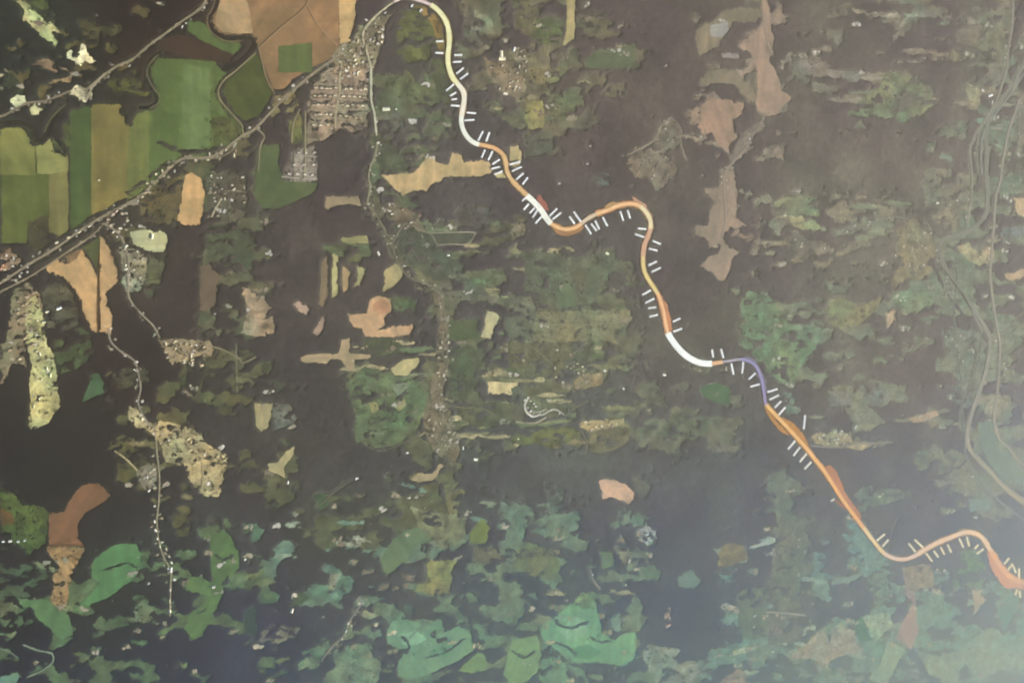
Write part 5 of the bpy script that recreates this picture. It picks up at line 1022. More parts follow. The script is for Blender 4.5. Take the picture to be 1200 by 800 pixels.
BUILDINGS = [
    (587, 64, 4, 90, (0.797, 0.742, 0.54), 'largest pale square barn roof right of the first bend'),
    (588, 69, 4, 0, (0.763, 0.707, 0.497), 'cream barn roof just below the largest pale square barn'),
    (602, 58, 3, 70, (0.85, 0.85, 0.826), 'white tall shed right of the largest pale square barn'),
    (592, 110, 3, -8, (0.85, 0.814, 0.648), 'long white shed in the wood right of the cream stretch'),
    (585, 104, 1, 60, (0.524, 0.49, 0.396), 'small grey shed at the upper left of the long white shed'),
    (452, 128, 4, 2, (0.598, 0.625, 0.482), 'long grey roofed hall west of the cream stretch'),
    (464, 128, 2, 0, (0.85, 0.85, 0.774), 'small white house at the right end of the long grey hall'),
    (69, 361, 3, 20, (0.85, 0.85, 0.85), 'white house in the middle of the dark oval garden'),
    (55, 365, 1, 20, (0.603, 0.551, 0.428), 'small beige house left of the white house in the oval garden'),
    (178, 277, 3, 80, (0.85, 0.85, 0.643), 'pale green roof on the bright mint green square'),
    (116, 211, 2, 0, (0.68, 0.63, 0.436), 'small pale house by the railway at the left plain'),
    (443, 297, 3, 110, (0.792, 0.736, 0.641), 'white hall on the lane in the centre left meadow'),
    (525, 299, 1, 0, (0.85, 0.85, 0.796), 'lone white house in the meadow below the framed hayfield'),
    (711, 297, 3, -20, (0.85, 0.85, 0.614), 'cream farm building at the upper end of the centre meadow'),
    (557, 538, 3, -15, (0.85, 0.85, 0.85), 'white shed in the dark wood below the village lane'),
    (542, 525, 1, 90, (0.67, 0.68, 0.632), 'small grey white shed above the white shed below the village lane'),
    (477, 530, 1, 0, (0.79, 0.801, 0.769), 'lone pale house on the meadow edge west of the village lane'),
    (418, 560, 1, 0, (0.85, 0.85, 0.85), 'lone white house in the dark wood at lower left of centre'),
    (607, 514, 2, 0, (0.85, 0.842, 0.52), 'cream house at the left end of the green strip meadow'),
    (693, 503, 2, 30, (0.85, 0.85, 0.745), 'white house on the sandy farm yard'),
    (708, 434, 1, -20, (0.842, 0.85, 0.832), 'lone white house at the edge of the centre right meadow'),
    (778, 439, 3, -15, (0.783, 0.76, 0.724), 'pale shed in the wood below the broad white arc'),
    (730, 455, 1, -30, (0.698, 0.707, 0.673), 'small pale house left of the pale shed below the white arc'),
    (655, 215, 1, 0, (0.565, 0.547, 0.508), 'lone grey house in the forest above the S bend'),
    (780, 77, 1, 40, (0.452, 0.405, 0.362), 'lone faint house deep in the forest at top right of centre'),
    (691, 171, 1, 0, (0.389, 0.358, 0.34), 'upper faint house in the forest right of the tan stretch'),
    (688, 192, 1, 0, (0.387, 0.358, 0.338), 'lower faint house in the forest right of the tan stretch'),
    (1160, 112, 4, 15, (0.85, 0.85, 0.823), 'broad white forked yard building by the river road at upper right'),
    (1151, 106, 3, -25, (0.819, 0.85, 0.765), 'left arm of the white forked yard at upper right'),
    (1162, 120, 3, 80, (0.85, 0.85, 0.781), 'lower arm of the white forked yard at upper right'),
    (1098, 238, 3, 0, (0.85, 0.85, 0.671), 'round looking cream building in the meadow left of the river road'),
    (1121, 235, 1, 40, (0.68, 0.722, 0.686), 'small pale house right of the round looking cream building'),
    (1113, 240, 2, 30, (0.547, 0.565, 0.455), 'grey house between the round cream building and the small pale house'),
    (1049, 299, 2, 20, (0.689, 0.677, 0.576), 'pale house at the left edge of the hazy village at right'),
    (966, 291, 2, 10, (0.776, 0.799, 0.637), 'bright house at the left end of the pale strip at right'),
    (1002, 500, 3, 45, (0.733, 0.765, 0.85), 'white shed above the row of sandy farm plots'),
    (992, 509, 2, 0, (0.679, 0.749, 0.484), 'yellowish house on the row of sandy farm plots'),
    (1030, 581, 3, 0, (0.628, 0.799, 0.724), 'cream twin roofed barn right of the salmon bulge'),
    (1034, 579, 2, 10, (0.662, 0.842, 0.772), 'small cream barn joined at the right of the twin roofed barn'),
    (991, 593, 1, 0, (0.85, 0.85, 0.85), 'tiny white hut standing right beside the orange stretch'),
    (287, 655, 2, 60, (0.85, 0.85, 0.85), 'white house at the right tip of the hooked green meadow'),
    (250, 687, 1, 0, (0.85, 0.85, 0.85), 'white house at the knuckle of the hooked green meadow'),
    (200, 667, 3, 80, (0.814, 0.832, 0.832), 'largest white house along the hamlet lane at lower left'),
    (342, 715, 3, 70, (0.85, 0.85, 0.846), 'bright cream barn alone in the dark wood at bottom left of centre'),
    (174, 683, 2, 40, (0.601, 0.643, 0.637), 'grey house in the small clearing west of the hamlet lane'),
    (337, 565, 1, 80, (0.756, 0.763, 0.763), 'small white house at the foot of the pale Y shaped field'),
    (733, 685, 2, -40, (0.85, 0.85, 0.772), 'cream farmhouse at the foot of the pale farm yard'),
    (727, 679, 2, 30, (0.781, 0.797, 0.711), 'tan farm shed above the cream farmhouse'),
    (737, 657, 3, 70, (0.709, 0.709, 0.704), 'pale tall barn at the top of the farm yard'),
    (694, 673, 2, -50, (0.713, 0.734, 0.835), 'white narrow shed beside the track north of the largest teal meadow'),
    (651, 694, 2, -40, (0.664, 0.666, 0.799), 'grey white shed at the upper left of the largest teal meadow'),
    (664, 703, 2, 80, (0.581, 0.495, 0.488), 'pinkish roofed barn above the largest teal meadow'),
    (758, 625, 3, 20, (0.482, 0.626, 0.751), 'bluish pale barn on the round pale clearing'),
    (884, 721, 3, 20, (0.598, 0.819, 0.85), 'upper white farm building at lower right of centre'),
    (883, 734, 2, 0, (0.668, 0.85, 0.85), 'lower white farm building at lower right of centre'),
    (905, 763, 2, -20, (0.679, 0.85, 0.85), 'white house at the lower end of the long green grey meadow'),
    (1050, 764, 2, 0, (0.639, 0.778, 0.85), 'white building between the mauve field and its pale green tail'),
    (935, 640, 2, 20, (0.544, 0.668, 0.801), 'upper white house right of the long green grey meadow'),
    (943, 646, 2, -20, (0.542, 0.668, 0.801), 'lower white house right of the long green grey meadow'),
    (1143, 606, 3, -15, (0.538, 0.585, 0.702), 'pale shed above the peach crest'),
    (1072, 594, 1, 30, (0.405, 0.475, 0.571), 'small grey shed in the hazy forest above the bottom trough'),
    (1010, 453, 1, 60, (0.515, 0.526, 0.502), 'small house at the edge of the grey green meadow at right'),
    (1102, 452, 2, 0, (0.659, 0.702, 0.536), 'yellow white house in the hazy forest left of the river'),
    (1178, 432, 1, 0, (0.52, 0.551, 0.531), 'small pale house right of the river road at right'),
    (1112, 342, 2, 0, (0.671, 0.794, 0.736), 'white house by the river below the hazy village'),
    (1055, 352, 2, 0, (0.736, 0.85, 0.513), 'yellow green roofed building below the hazy village'),
    (1060, 352, 2, 0, (0.68, 0.844, 0.596), 'pale roofed house next to the yellow green roofed building'),
    (1139, 558, 1, 0, (0.547, 0.702, 0.76), 'small white house right of the round grey green meadow'),
]
VILLAGES = [
    ([(392, 70), (420, 66), (434, 75), (430, 92), (400, 92)], 8, [(0.725, 0.706, 0.497), (0.598, 0.578, 0.403), (0.803, 0.792, 0.608)], 'pale roofed house in the village north of the allotment gardens', 'houses of the village below the big brown field'),
    ([(400, 52), (418, 45), (436, 52), (436, 70), (405, 68)], 4, [(0.718, 0.664, 0.463), (0.599, 0.547, 0.398), (0.511, 0.443, 0.31), (0.394, 0.295, 0.2)], 'house among trees between the sandy strip and the village', 'houses beside the narrow sandy strip'),
    ([(430, 30), (455, 15), (452, 40), (440, 62), (432, 50)], 4, [(0.526, 0.49, 0.365), (0.394, 0.349, 0.247), (0.677, 0.655, 0.54)], 'grey roofed house along the road to the top of the route', 'houses along the road to the route'),
    ([(175, 205), (200, 190), (212, 196), (190, 222), (165, 232)], 6, [(0.718, 0.666, 0.464), (0.599, 0.551, 0.401), (0.515, 0.448, 0.315), (0.398, 0.301, 0.207)], 'small pale house beside the railway left of the orange tan field', 'houses by the railway near the orange tan field'),
    ([(122, 252), (150, 240), (158, 262), (145, 280), (128, 275)], 7, [(0.718, 0.666, 0.569), (0.571, 0.522, 0.419), (0.43, 0.344, 0.272)], 'small house in the junction village above the grey village', 'houses of the railway junction village'),
    ([(142, 285), (160, 292), (172, 302), (162, 338), (150, 338)], 7, [(0.599, 0.623, 0.466), (0.499, 0.52, 0.367), (0.725, 0.738, 0.594)], 'pale house in the grey green village right of the tall sandy field', 'houses of the grey green village'),
    ([(215, 178), (250, 180), (285, 168), (275, 185), (240, 190), (222, 192)], 6, [(0.716, 0.664, 0.464), (0.599, 0.549, 0.4), (0.513, 0.446, 0.313), (0.398, 0.299, 0.205)], 'house in the dark wooded strip above the orange tan field', 'houses above the orange tan field'),
    ([(245, 205), (285, 205), (290, 240), (262, 260), (246, 235)], 6, [(0.526, 0.491, 0.367), (0.396, 0.353, 0.25), (0.675, 0.655, 0.536)], 'scattered house in the brown village right of the orange tan field', 'houses of the brown village'),
    ([(18, 342), (45, 340), (52, 380), (55, 398), (22, 430), (6, 440), (8, 400)], 15, [(0.504, 0.418, 0.261), (0.401, 0.313, 0.198), (0.619, 0.553, 0.367)], 'brownish house in the dense village at the left edge', 'houses of the left edge village'),
    ([(0, 295), (25, 305), (12, 316), (0, 318)], 3, [(0.468, 0.256, 0.169), (0.578, 0.488, 0.329)], 'reddish roofed house above the railway at the left edge', 'houses above the railway at the left edge'),
    ([(33, 350), (45, 350), (62, 420), (66, 470), (50, 492), (38, 495), (36, 430)], 10, [(0.603, 0.587, 0.365), (0.68, 0.673, 0.459)], 'pale hut on the long pale green tapering field', 'huts on the tapering field'),
    ([(188, 398), (242, 402), (250, 412), (240, 430), (205, 425), (196, 420)], 11, [(0.567, 0.49, 0.32), (0.722, 0.635, 0.412), (0.457, 0.351, 0.23)], 'house on the sandy village strip above the purple brown wood', 'houses of the sandy strip village'),
    ([(155, 475), (190, 495), (230, 508), (266, 536), (258, 580), (236, 577), (220, 545), (190, 520), (172, 504)], 18, [(0.567, 0.491, 0.261), (0.673, 0.592, 0.324), (0.457, 0.353, 0.203)], 'house on the sandy yellow village plateau', 'houses of the sandy plateau'),
    ([(162, 552), (184, 548), (184, 575), (172, 575)], 5, [(0.724, 0.707, 0.607), (0.526, 0.479, 0.36)], 'house in the small village west of the hamlet road', 'houses west of the hamlet road'),
    ([(452, 236), (485, 248), (500, 274), (488, 282), (465, 268)], 6, [(0.335, 0.254, 0.193), (0.455, 0.41, 0.308), (0.567, 0.547, 0.459)], 'house in the scrubby village left of the framed hayfield', 'houses of the scrubby village'),
    ([(506, 465), (528, 478), (538, 515), (530, 540), (510, 525), (500, 500)], 8, [(0.385, 0.349, 0.238), (0.504, 0.464, 0.362), (0.328, 0.241, 0.171)], 'house along the village lane south of the centre', 'houses of the village lane'),
    ([(508, 345), (524, 375), (526, 425), (516, 455), (510, 425), (516, 380)], 6, [(0.389, 0.36, 0.286), (0.491, 0.475, 0.378)], 'house along the lane north of the village', 'houses along the lane north of the village'),
    ([(605, 418), (660, 408), (705, 440), (690, 456), (672, 456)], 8, [(0.513, 0.486, 0.353), (0.635, 0.625, 0.504), (0.405, 0.367, 0.25)], 'scattered house on the centre right meadow', 'houses on the centre right meadow'),
    ([(680, 494), (730, 491), (728, 498), (700, 503)], 4, [(0.664, 0.626, 0.441), (0.553, 0.472, 0.306)], 'low house on the sandy farm yard', 'houses on the sandy farm yard'),
    ([(570, 75), (600, 75), (616, 98), (605, 112), (592, 95)], 6, [(0.569, 0.518, 0.365), (0.455, 0.41, 0.297)], 'house in the scattered village right of the first bend', 'houses right of the first bend'),
    ([(600, 50), (618, 60), (618, 95), (606, 92)], 4, [(0.729, 0.691, 0.554), (0.569, 0.533, 0.416)], 'house in the village beside the grey olive square plot', 'houses beside the grey olive plot'),
    ([(1052, 272), (1075, 258), (1092, 275), (1088, 312), (1070, 325), (1052, 322), (1064, 305)], 14, [(0.445, 0.446, 0.362), (0.551, 0.554, 0.477), (0.374, 0.362, 0.297)], 'hazy house in the riverside village at right', 'houses of the riverside village'),
    ([(978, 268), (1045, 253), (1046, 258), (980, 275)], 6, [(0.459, 0.459, 0.373), (0.565, 0.567, 0.486), (0.391, 0.376, 0.31)], 'hazy house in the strip leading to the riverside village', 'houses of the strip'),
    ([(1140, 294), (1162, 290), (1164, 302), (1150, 312), (1138, 306)], 4, [(0.666, 0.535, 0.385), (0.58, 0.455, 0.342)], 'house on the tan plot inside the river bend', 'houses inside the river bend'),
    ([(950, 509), (996, 508), (1000, 518), (970, 522)], 6, [(0.547, 0.533, 0.418), (0.682, 0.713, 0.603)], 'house on the row of sandy farm plots', 'houses of the sandy farm row'),
    ([(1105, 390), (1135, 385), (1150, 410), (1125, 470), (1115, 440)], 7, [(0.358, 0.405, 0.373), (0.49, 0.533, 0.506)], 'hazy house in the loose settlement left of the river', 'houses left of the river'),
    ([(1176, 200), (1195, 150), (1200, 200), (1198, 260), (1178, 250)], 4, [(0.383, 0.342, 0.292), (0.5, 0.472, 0.398)], 'house in the strip along the right edge road', 'houses along the right edge road'),
    ([(738, 192), (775, 180), (795, 196), (770, 220)], 4, [(0.383, 0.342, 0.27), (0.461, 0.43, 0.347)], 'faint house in the forest hamlet below the long dark wood', 'houses of the forest hamlet'),
    ([(905, 240), (958, 250), (935, 300), (915, 280)], 4, [(0.5, 0.5, 0.346), (0.625, 0.626, 0.466)], 'hazy house on the meadow with the yellow edge', 'houses on the yellow edged meadow'),
    ([(612, 468), (622, 466), (642, 482), (658, 482), (655, 488), (625, 491)], 6, [(0.85, 0.85, 0.85), (0.788, 0.783, 0.693)], 'bright building in the white farm cluster at centre', 'buildings of the white farm cluster'),
    ([(1096, 290), (1110, 300), (1118, 345), (1104, 340)], 5, [(0.434, 0.436, 0.353), (0.54, 0.544, 0.47), (0.364, 0.351, 0.286)], 'hazy house on the near bank of the river bend', 'houses on the near bank'),
    ([(1165, 400), (1180, 400), (1182, 470), (1168, 470)], 5, [(0.398, 0.401, 0.324), (0.506, 0.517, 0.459), (0.328, 0.313, 0.248)], 'hazy house along the right edge road below the bend', 'houses along the right edge road'),
]
HOUSE_ROWS = [
    (368, 103, 396, 103, 5, [(0.716, 0.664, 0.463), (0.598, 0.547, 0.398), (0.511, 0.445, 0.31), (0.396, 0.297, 0.202)], 'garden house in the topmost left row of the allotment gardens', 'allotment houses'),
    (402, 104, 430, 105, 5, [(0.716, 0.664, 0.463), (0.598, 0.547, 0.398), (0.511, 0.443, 0.31), (0.394, 0.295, 0.202)], 'garden house in the topmost right row of the allotment gardens', 'allotment houses'),
    (365, 112, 395, 112, 5, [(0.716, 0.664, 0.463), (0.598, 0.547, 0.398), (0.511, 0.445, 0.311), (0.396, 0.297, 0.203)], 'garden house in the second left row of the allotment gardens', 'allotment houses'),
    (400, 113, 430, 114, 5, [(0.716, 0.664, 0.463), (0.598, 0.547, 0.398), (0.511, 0.445, 0.31), (0.394, 0.295, 0.202)], 'garden house in the second right row of the allotment gardens', 'allotment houses'),
    (364, 123, 393, 123, 5, [(0.716, 0.664, 0.463), (0.598, 0.547, 0.398), (0.511, 0.445, 0.311), (0.396, 0.297, 0.203)], 'garden house in the third left row of the allotment gardens', 'allotment houses'),
    (398, 123, 428, 124, 5, [(0.716, 0.664, 0.463), (0.598, 0.547, 0.398), (0.511, 0.445, 0.31), (0.394, 0.295, 0.202)], 'garden house in the third right row of the allotment gardens', 'allotment houses'),
    (366, 134, 391, 134, 4, [(0.716, 0.664, 0.463), (0.598, 0.547, 0.398), (0.511, 0.445, 0.311), (0.394, 0.297, 0.203)], 'garden house in the fourth left row of the allotment gardens', 'allotment houses'),
    (396, 135, 426, 139, 5, [(0.716, 0.664, 0.461), (0.598, 0.547, 0.398), (0.511, 0.445, 0.31), (0.394, 0.295, 0.202)], 'garden house in the fourth right row of the allotment gardens', 'allotment houses'),
    (364, 146, 388, 146, 3, [(0.716, 0.664, 0.463), (0.598, 0.547, 0.398), (0.511, 0.445, 0.311), (0.394, 0.297, 0.203)], 'garden house in the lowest left row of the allotment gardens', 'allotment houses'),
    (345, 179, 372, 179, 3, [(0.457, 0.412, 0.367), (0.598, 0.547, 0.481)], 'garden house in the upper row of the small mauve gardens', 'allotment houses'),
    (340, 193, 372, 193, 3, [(0.457, 0.412, 0.367), (0.598, 0.547, 0.481)], 'garden house in the middle row of the small mauve gardens', 'allotment houses'),
    (334, 204, 370, 205, 4, [(0.524, 0.477, 0.428), (0.675, 0.623, 0.551)], 'garden house in the lowest row of the small mauve gardens', 'allotment houses'),
    (0, 634, 33, 633, 4, [(0.803, 0.839, 0.817), (0.607, 0.634, 0.612)], 'white house in the short row at the left edge', 'houses of the left edge row'),
    (180, 606, 187, 645, 4, [(0.526, 0.499, 0.382), (0.396, 0.356, 0.257), (0.677, 0.664, 0.563)], 'house along the upper hamlet lane at lower left', 'houses of the hamlet lane'),
    (192, 640, 203, 662, 3, [(0.526, 0.5, 0.389), (0.394, 0.358, 0.259), (0.677, 0.67, 0.576)], 'house at the bend of the hamlet lane at lower left', 'houses of the hamlet lane'),
    (199, 685, 199, 722, 3, [(0.527, 0.509, 0.405), (0.396, 0.364, 0.268), (0.68, 0.68, 0.603)], 'house along the lower hamlet lane at lower left', 'houses of the hamlet lane'),
    (399, 752, 410, 726, 3, [(0.493, 0.538, 0.592), (0.727, 0.801, 0.85)], 'house along the lane at the bottom left of centre', 'houses of the bottom lane'),
    (1120, 298, 1120, 380, 3, [(0.428, 0.43, 0.347), (0.535, 0.54, 0.468), (0.358, 0.346, 0.281)], 'hazy house along the track beside the river', 'houses along the river track'),
    (60, 287, 112, 262, 4, [(0.464, 0.418, 0.295), (0.574, 0.526, 0.373)], 'small house along the railway on the left plain', 'houses along the railway'),
]
TREES = [
    ([(246, 20), (250, 35), (265, 45), (282, 45), (297, 47)], 10, 1.5, 'tree on the stream bank beside the very large brown field', 'trees along the brown field stream'),
    ([(190, 62), (178, 70), (173, 80), (173, 95), (181, 106), (184, 117), (178, 125), (163, 127)], 12, 1.6, 'tree along the dark stream west of the largest green field', 'trees along the dark stream'),
    ([(0, 148), (20, 144), (36, 150), (41, 165), (52, 160), (60, 142)], 10, 2.0, 'tree along the stream at the upper left edge', 'trees along the upper left stream'),
    ([(62, 178), (72, 180), (80, 184)], 6, 3, 'tree in the dark clump by the pale yellow green block', 'trees by the pale yellow green block'),
    ([(148, 130), (152, 140), (150, 150)], 7, 2.5, 'tree in the dark clump between the two olive strips', 'trees between the olive strips'),
    ([(20, 325), (60, 300), (90, 282), (118, 266)], 14, 2.0, 'tree in the belt between the railway and its side road', 'trees between railway and side road'),
    ([(120, 262), (130, 290), (138, 310), (141, 330)], 9, 1.2, 'tree in the dark hedge right of the tall sandy field', 'trees right of the tall sandy field'),
    ([(57, 322), (75, 327), (88, 343), (96, 362)], 9, 1.5, 'tree around the dark oval garden', 'trees around the oval garden'),
    ([(170, 232), (190, 222), (205, 210)], 7, 3, 'tree on the brown grass slope beside the railway', 'trees on the brown slope'),
    ([(120, 250), (145, 240), (165, 226), (190, 208)], 8, 1.6, 'tree on the plain side of the railway', 'trees on the plain side of the railway'),
    ([(310, 160), (330, 125), (350, 108), (372, 90), (388, 76)], 10, 2.0, 'tree along the railway beside the allotment gardens', 'trees along the railway by the allotments'),
    ([(368, 98), (430, 98)], 6, 1.2, 'tree in the topmost hedge of the allotment gardens', 'trees of the allotment gardens'),
    ([(364, 118), (430, 119)], 8, 1, 'tree in the middle hedge of the allotment gardens', 'trees of the allotment gardens'),
    ([(366, 141), (425, 146)], 7, 1.2, 'tree in the lower hedge of the allotment gardens', 'trees of the allotment gardens'),
    ([(247, 105), (247, 138), (246, 165)], 6, 1.5, 'tree on the line beside the lighter green strip', 'trees beside the lighter green strip'),
    ([(250, 172), (215, 184), (190, 202)], 8, 2, 'tree at the lower edge of the largest green field', 'trees at the lower edge of the green field'),
    ([(480, 765), (500, 755), (520, 762), (530, 750)], 7, 3, 'tree standing on the wide teal green meadow', 'trees on the wide teal meadow'),
    ([(705, 740), (708, 725), (722, 722)], 6, 2, 'tree in the notch of the largest teal green meadow', 'trees in the teal meadow notch'),
    ([(640, 420), (660, 425), (690, 410), (720, 400)], 9, 5, 'tree on the olive meadows at the centre right', 'trees on the olive meadows'),
    ([(628, 310), (650, 312), (670, 330), (690, 345)], 9, 5, 'tree on the mottled meadow left of the falling route', 'trees on the mottled meadow'),
    ([(420, 450), (440, 470), (450, 500), (475, 490)], 9, 6, 'tree on the mottled meadow under the leaf shaped field', 'trees under the leaf shaped field'),
    ([(512, 372), (518, 400), (520, 430)], 6, 3, 'tree along the lane north of the village', 'trees along the village lane'),
    ([(1130, 480), (1128, 500), (1132, 525), (1155, 552)], 8, 2, 'hazy tree on the left bank of the river', 'trees on the river bank'),
    ([(1098, 300), (1104, 320), (1120, 342), (1138, 365)], 7, 2, 'hazy tree on the bank of the river bend', 'trees on the river bend'),
]
WOOD_VEIL_TINTS = [  # forest tone by place, leftover haze veil put into the colour
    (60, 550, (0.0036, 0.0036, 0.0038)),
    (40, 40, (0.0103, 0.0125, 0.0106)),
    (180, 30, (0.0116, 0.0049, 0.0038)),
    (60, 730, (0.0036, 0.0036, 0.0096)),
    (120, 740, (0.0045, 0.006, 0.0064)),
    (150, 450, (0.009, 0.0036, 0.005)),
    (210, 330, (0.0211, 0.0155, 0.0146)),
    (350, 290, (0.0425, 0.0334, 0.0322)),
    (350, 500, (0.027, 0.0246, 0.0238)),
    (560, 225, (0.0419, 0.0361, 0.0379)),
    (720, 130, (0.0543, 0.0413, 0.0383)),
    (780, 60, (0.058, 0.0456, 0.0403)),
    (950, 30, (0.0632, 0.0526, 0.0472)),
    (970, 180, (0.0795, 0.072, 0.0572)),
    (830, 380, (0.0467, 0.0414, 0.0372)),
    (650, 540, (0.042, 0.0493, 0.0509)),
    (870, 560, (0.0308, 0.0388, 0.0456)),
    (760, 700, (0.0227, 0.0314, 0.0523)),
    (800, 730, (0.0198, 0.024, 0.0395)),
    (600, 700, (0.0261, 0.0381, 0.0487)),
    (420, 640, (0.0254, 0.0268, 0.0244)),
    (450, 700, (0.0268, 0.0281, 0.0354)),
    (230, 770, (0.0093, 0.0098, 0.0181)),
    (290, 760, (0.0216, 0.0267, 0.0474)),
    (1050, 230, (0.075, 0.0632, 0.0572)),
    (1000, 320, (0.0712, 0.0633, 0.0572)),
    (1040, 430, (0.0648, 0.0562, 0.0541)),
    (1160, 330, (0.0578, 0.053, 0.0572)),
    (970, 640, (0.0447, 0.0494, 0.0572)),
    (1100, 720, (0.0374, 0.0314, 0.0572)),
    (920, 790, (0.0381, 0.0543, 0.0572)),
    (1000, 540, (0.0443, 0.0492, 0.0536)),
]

# ================================================================== helpers
rng = random.Random(11)
nrs = np.random.RandomState(5)

def vnoise(x, y, seed=0):
    """value noise on plan coordinates, 0..1"""
    x = np.asarray(x, float)
    y = np.asarray(y, float)
    xi, yi = np.floor(x).astype(np.int64), np.floor(y).astype(np.int64)
    xf, yf = x - xi, y - yi
    xf, yf = xf * xf * (3 - 2 * xf), yf * yf * (3 - 2 * yf)
    def h(a, b):
        n = (a * 374761393 + b * 668265263 + seed * 974711) & 0x7fffffff
        n = ((n ^ (n >> 13)) * 1274126177) & 0x7fffffff
        return ((n ^ (n >> 16)) & 0xffff) / 65535.0
    return ((h(xi, yi) * (1 - xf) + h(xi + 1, yi) * xf) * (1 - yf)
            + (h(xi, yi + 1) * (1 - xf) + h(xi + 1, yi + 1) * xf) * yf)

def fbm(x, y, seed=0, octs=3):
    s, a, t = 0.0, 1.0, 0.0
    for k in range(octs):
        s = s + a * vnoise(x * 2 ** k, y * 2 ** k, seed + k)
        t += a
        a *= 0.5
    return s / t

def link(name, me, parent=None, mat=None):
    o = bpy.data.objects.new(name, me)
    COL.objects.link(o)
    if parent:
        o.parent = parent
    if mat and me and not me.materials:
        me.materials.append(mat)
    return o

def mesh(name, v, f):
    me = bpy.data.meshes.new(name)
    me.from_pydata(v, [], f)
    me.update()
    return me

def tag(o, label=None, cat=None, group=None, kind=None):
    if label: o['label'] = label
    if cat: o['category'] = cat
    if group: o['group'] = group
    if kind: o['kind'] = kind
    return o

def rough_outline(pts, amp, seed, step=2.2):
    out = []
    n = len(pts)
    for i in range(n):
        (x0, y0), (x1, y1) = pts[i], pts[(i + 1) % n]
        L = math.hypot(x1 - x0, y1 - y0)
        k = max(1, int(L / step))
        for j in range(k):
            t = j / k
            x, y = x0 + (x1 - x0) * t, y0 + (y1 - y0) * t
            a = amp * (2 * fbm(x * .3, y * .3, seed, 3) - 1)
            b = amp * (2 * fbm(x * .3 + 50, y * .3 + 9, seed + 7, 3) - 1)
            out.append((x + a, y + b))
    return out

def round_poly(pts, it=1):
    """softens hard corners once (corner cutting)"""
    for _ in range(it):
        q = []
        n = len(pts)
        for i in range(n):
            a, b = pts[i], pts[(i + 1) % n]
            q.append((a[0] * .82 + b[0] * .18, a[1] * .82 + b[1] * .18))
            q.append((a[0] * .18 + b[0] * .82, a[1] * .18 + b[1] * .82))
        pts = q
    return pts

def slab(name, outline, top, bottom=0.0):
    """solid slab with the plan outline (plan units) and a level top (metres)"""
    n = len(outline)
    tv = [at(x, y, top) for x, y in outline]
    v = [(x, y, top) for x, y in tv] + [(x, y, bottom) for x, y in tv]
    tri = tessellate_polygon([[Vector((x, y, 0)) for x, y in tv]])
    f = []
    for t in tri:
        a, b, c = (tv[i] for i in t)
        cr = (b[0] - a[0]) * (c[1] - a[1]) - (b[1] - a[1]) * (c[0] - a[0])
        if abs(cr) < 1e-6:
            continue
        f.append(tuple(t) if cr > 0 else tuple(reversed(t)))
    area = sum(tv[i][0] * tv[(i + 1) % n][1] - tv[(i + 1) % n][0] * tv[i][1] for i in range(n))
    for i in range(n):
        j = (i + 1) % n
        f.append((i, i + n, j + n, j) if area > 0 else (i, j, j + n, i + n))
    return mesh(name, v, f)

def smooth_line(pts, per=4):
    """Catmull-Rom through the points"""
    if len(pts) < 3:
        return list(pts)
    P = [pts[0]] + list(pts) + [pts[-1]]
    out = []
    for i in range(1, len(P) - 2):
        p0, p1, p2, p3 = P[i - 1], P[i], P[i + 1], P[i + 2]
        for k in range(per):
            t = k / per
            out.append(tuple(0.5 * (2 * b + (c - a) * t + (2 * a - 5 * b + 4 * c - d) * t * t + (3 * b - a - 3 * c + d) * t ** 3)
                             for a, b, c, d in zip(p0, p1, p2, p3)))
    out.append(tuple(pts[-1]))
    return out

def ribbon_sides(line, width, taper=False):
    L, R = [], []
    n = len(line)
    for i, p in enumerate(line):
        a, b = line[max(0, i - 1)], line[min(n - 1, i + 1)]
        dx, dy = b[0] - a[0], b[1] - a[1]
        l = math.hypot(dx, dy) or 1
        w = width(i) if callable(width) else width
        nx, ny = -dy / l * w / 2, dx / l * w / 2
        L.append((p[0] + nx, p[1] + ny))
        R.append((p[0] - nx, p[1] - ny))
    return L, R

def ribbon(name, line, width, top, bottom=0.0):
    L, R = ribbon_sides(line, width)
    n = len(line)
    v, f = [], []
    for i in range(n):
        l, r = at(*L[i], top), at(*R[i], top)
        v += [(l[0], l[1], top), (r[0], r[1], top), (l[0], l[1], bottom), (r[0], r[1], bottom)]
    for i in range(n - 1):
        a, b = 4 * i, 4 * i + 4
        f += [(a, b, b + 1, a + 1), (a, a + 2, b + 2, b), (a + 1, b + 1, b + 3, a + 3)]
    e = 4 * (n - 1)
    f += [(0, 1, 3, 2), (e, e + 2, e + 3, e + 1)]
    me = mesh(name, v, f)
    bm = bmesh.new()
    bm.from_mesh(me)
    bmesh.ops.recalc_face_normals(bm, faces=bm.faces[:])
    bm.to_mesh(me)
    bm.free()
    return me

# ================================================================== materials
MATS = {}
def nodes_of(name):
    m = bpy.data.materials.new(name)
    m.use_nodes = True
    t = m.node_tree
    b = t.nodes['Principled BSDF']
    b.inputs['Roughness'].default_value = 0.95
    b.inputs['Specular IOR Level'].default_value = 0.1
    MATS[name] = m
    return m, t, b

def nd(t, kind, **kw):
    n = t.nodes.new(kind)
    for k, v in kw.items():
        if k.startswith('i_'):
            n.inputs[k[2:].replace('_', ' ')].default_value = v
        else:
            setattr(n, k, v)
    return n

def noise(t, pos, size, detail=4.0, rough=0.55):
    n = nd(t, 'ShaderNodeTexNoise')
    n.inputs['Scale'].default_value = 1.0 / size
    n.inputs['Detail'].default_value = detail
    n.inputs['Roughness'].default_value = rough
    t.links.new(pos, n.inputs['Vector'])
    return n.outputs['Fac']

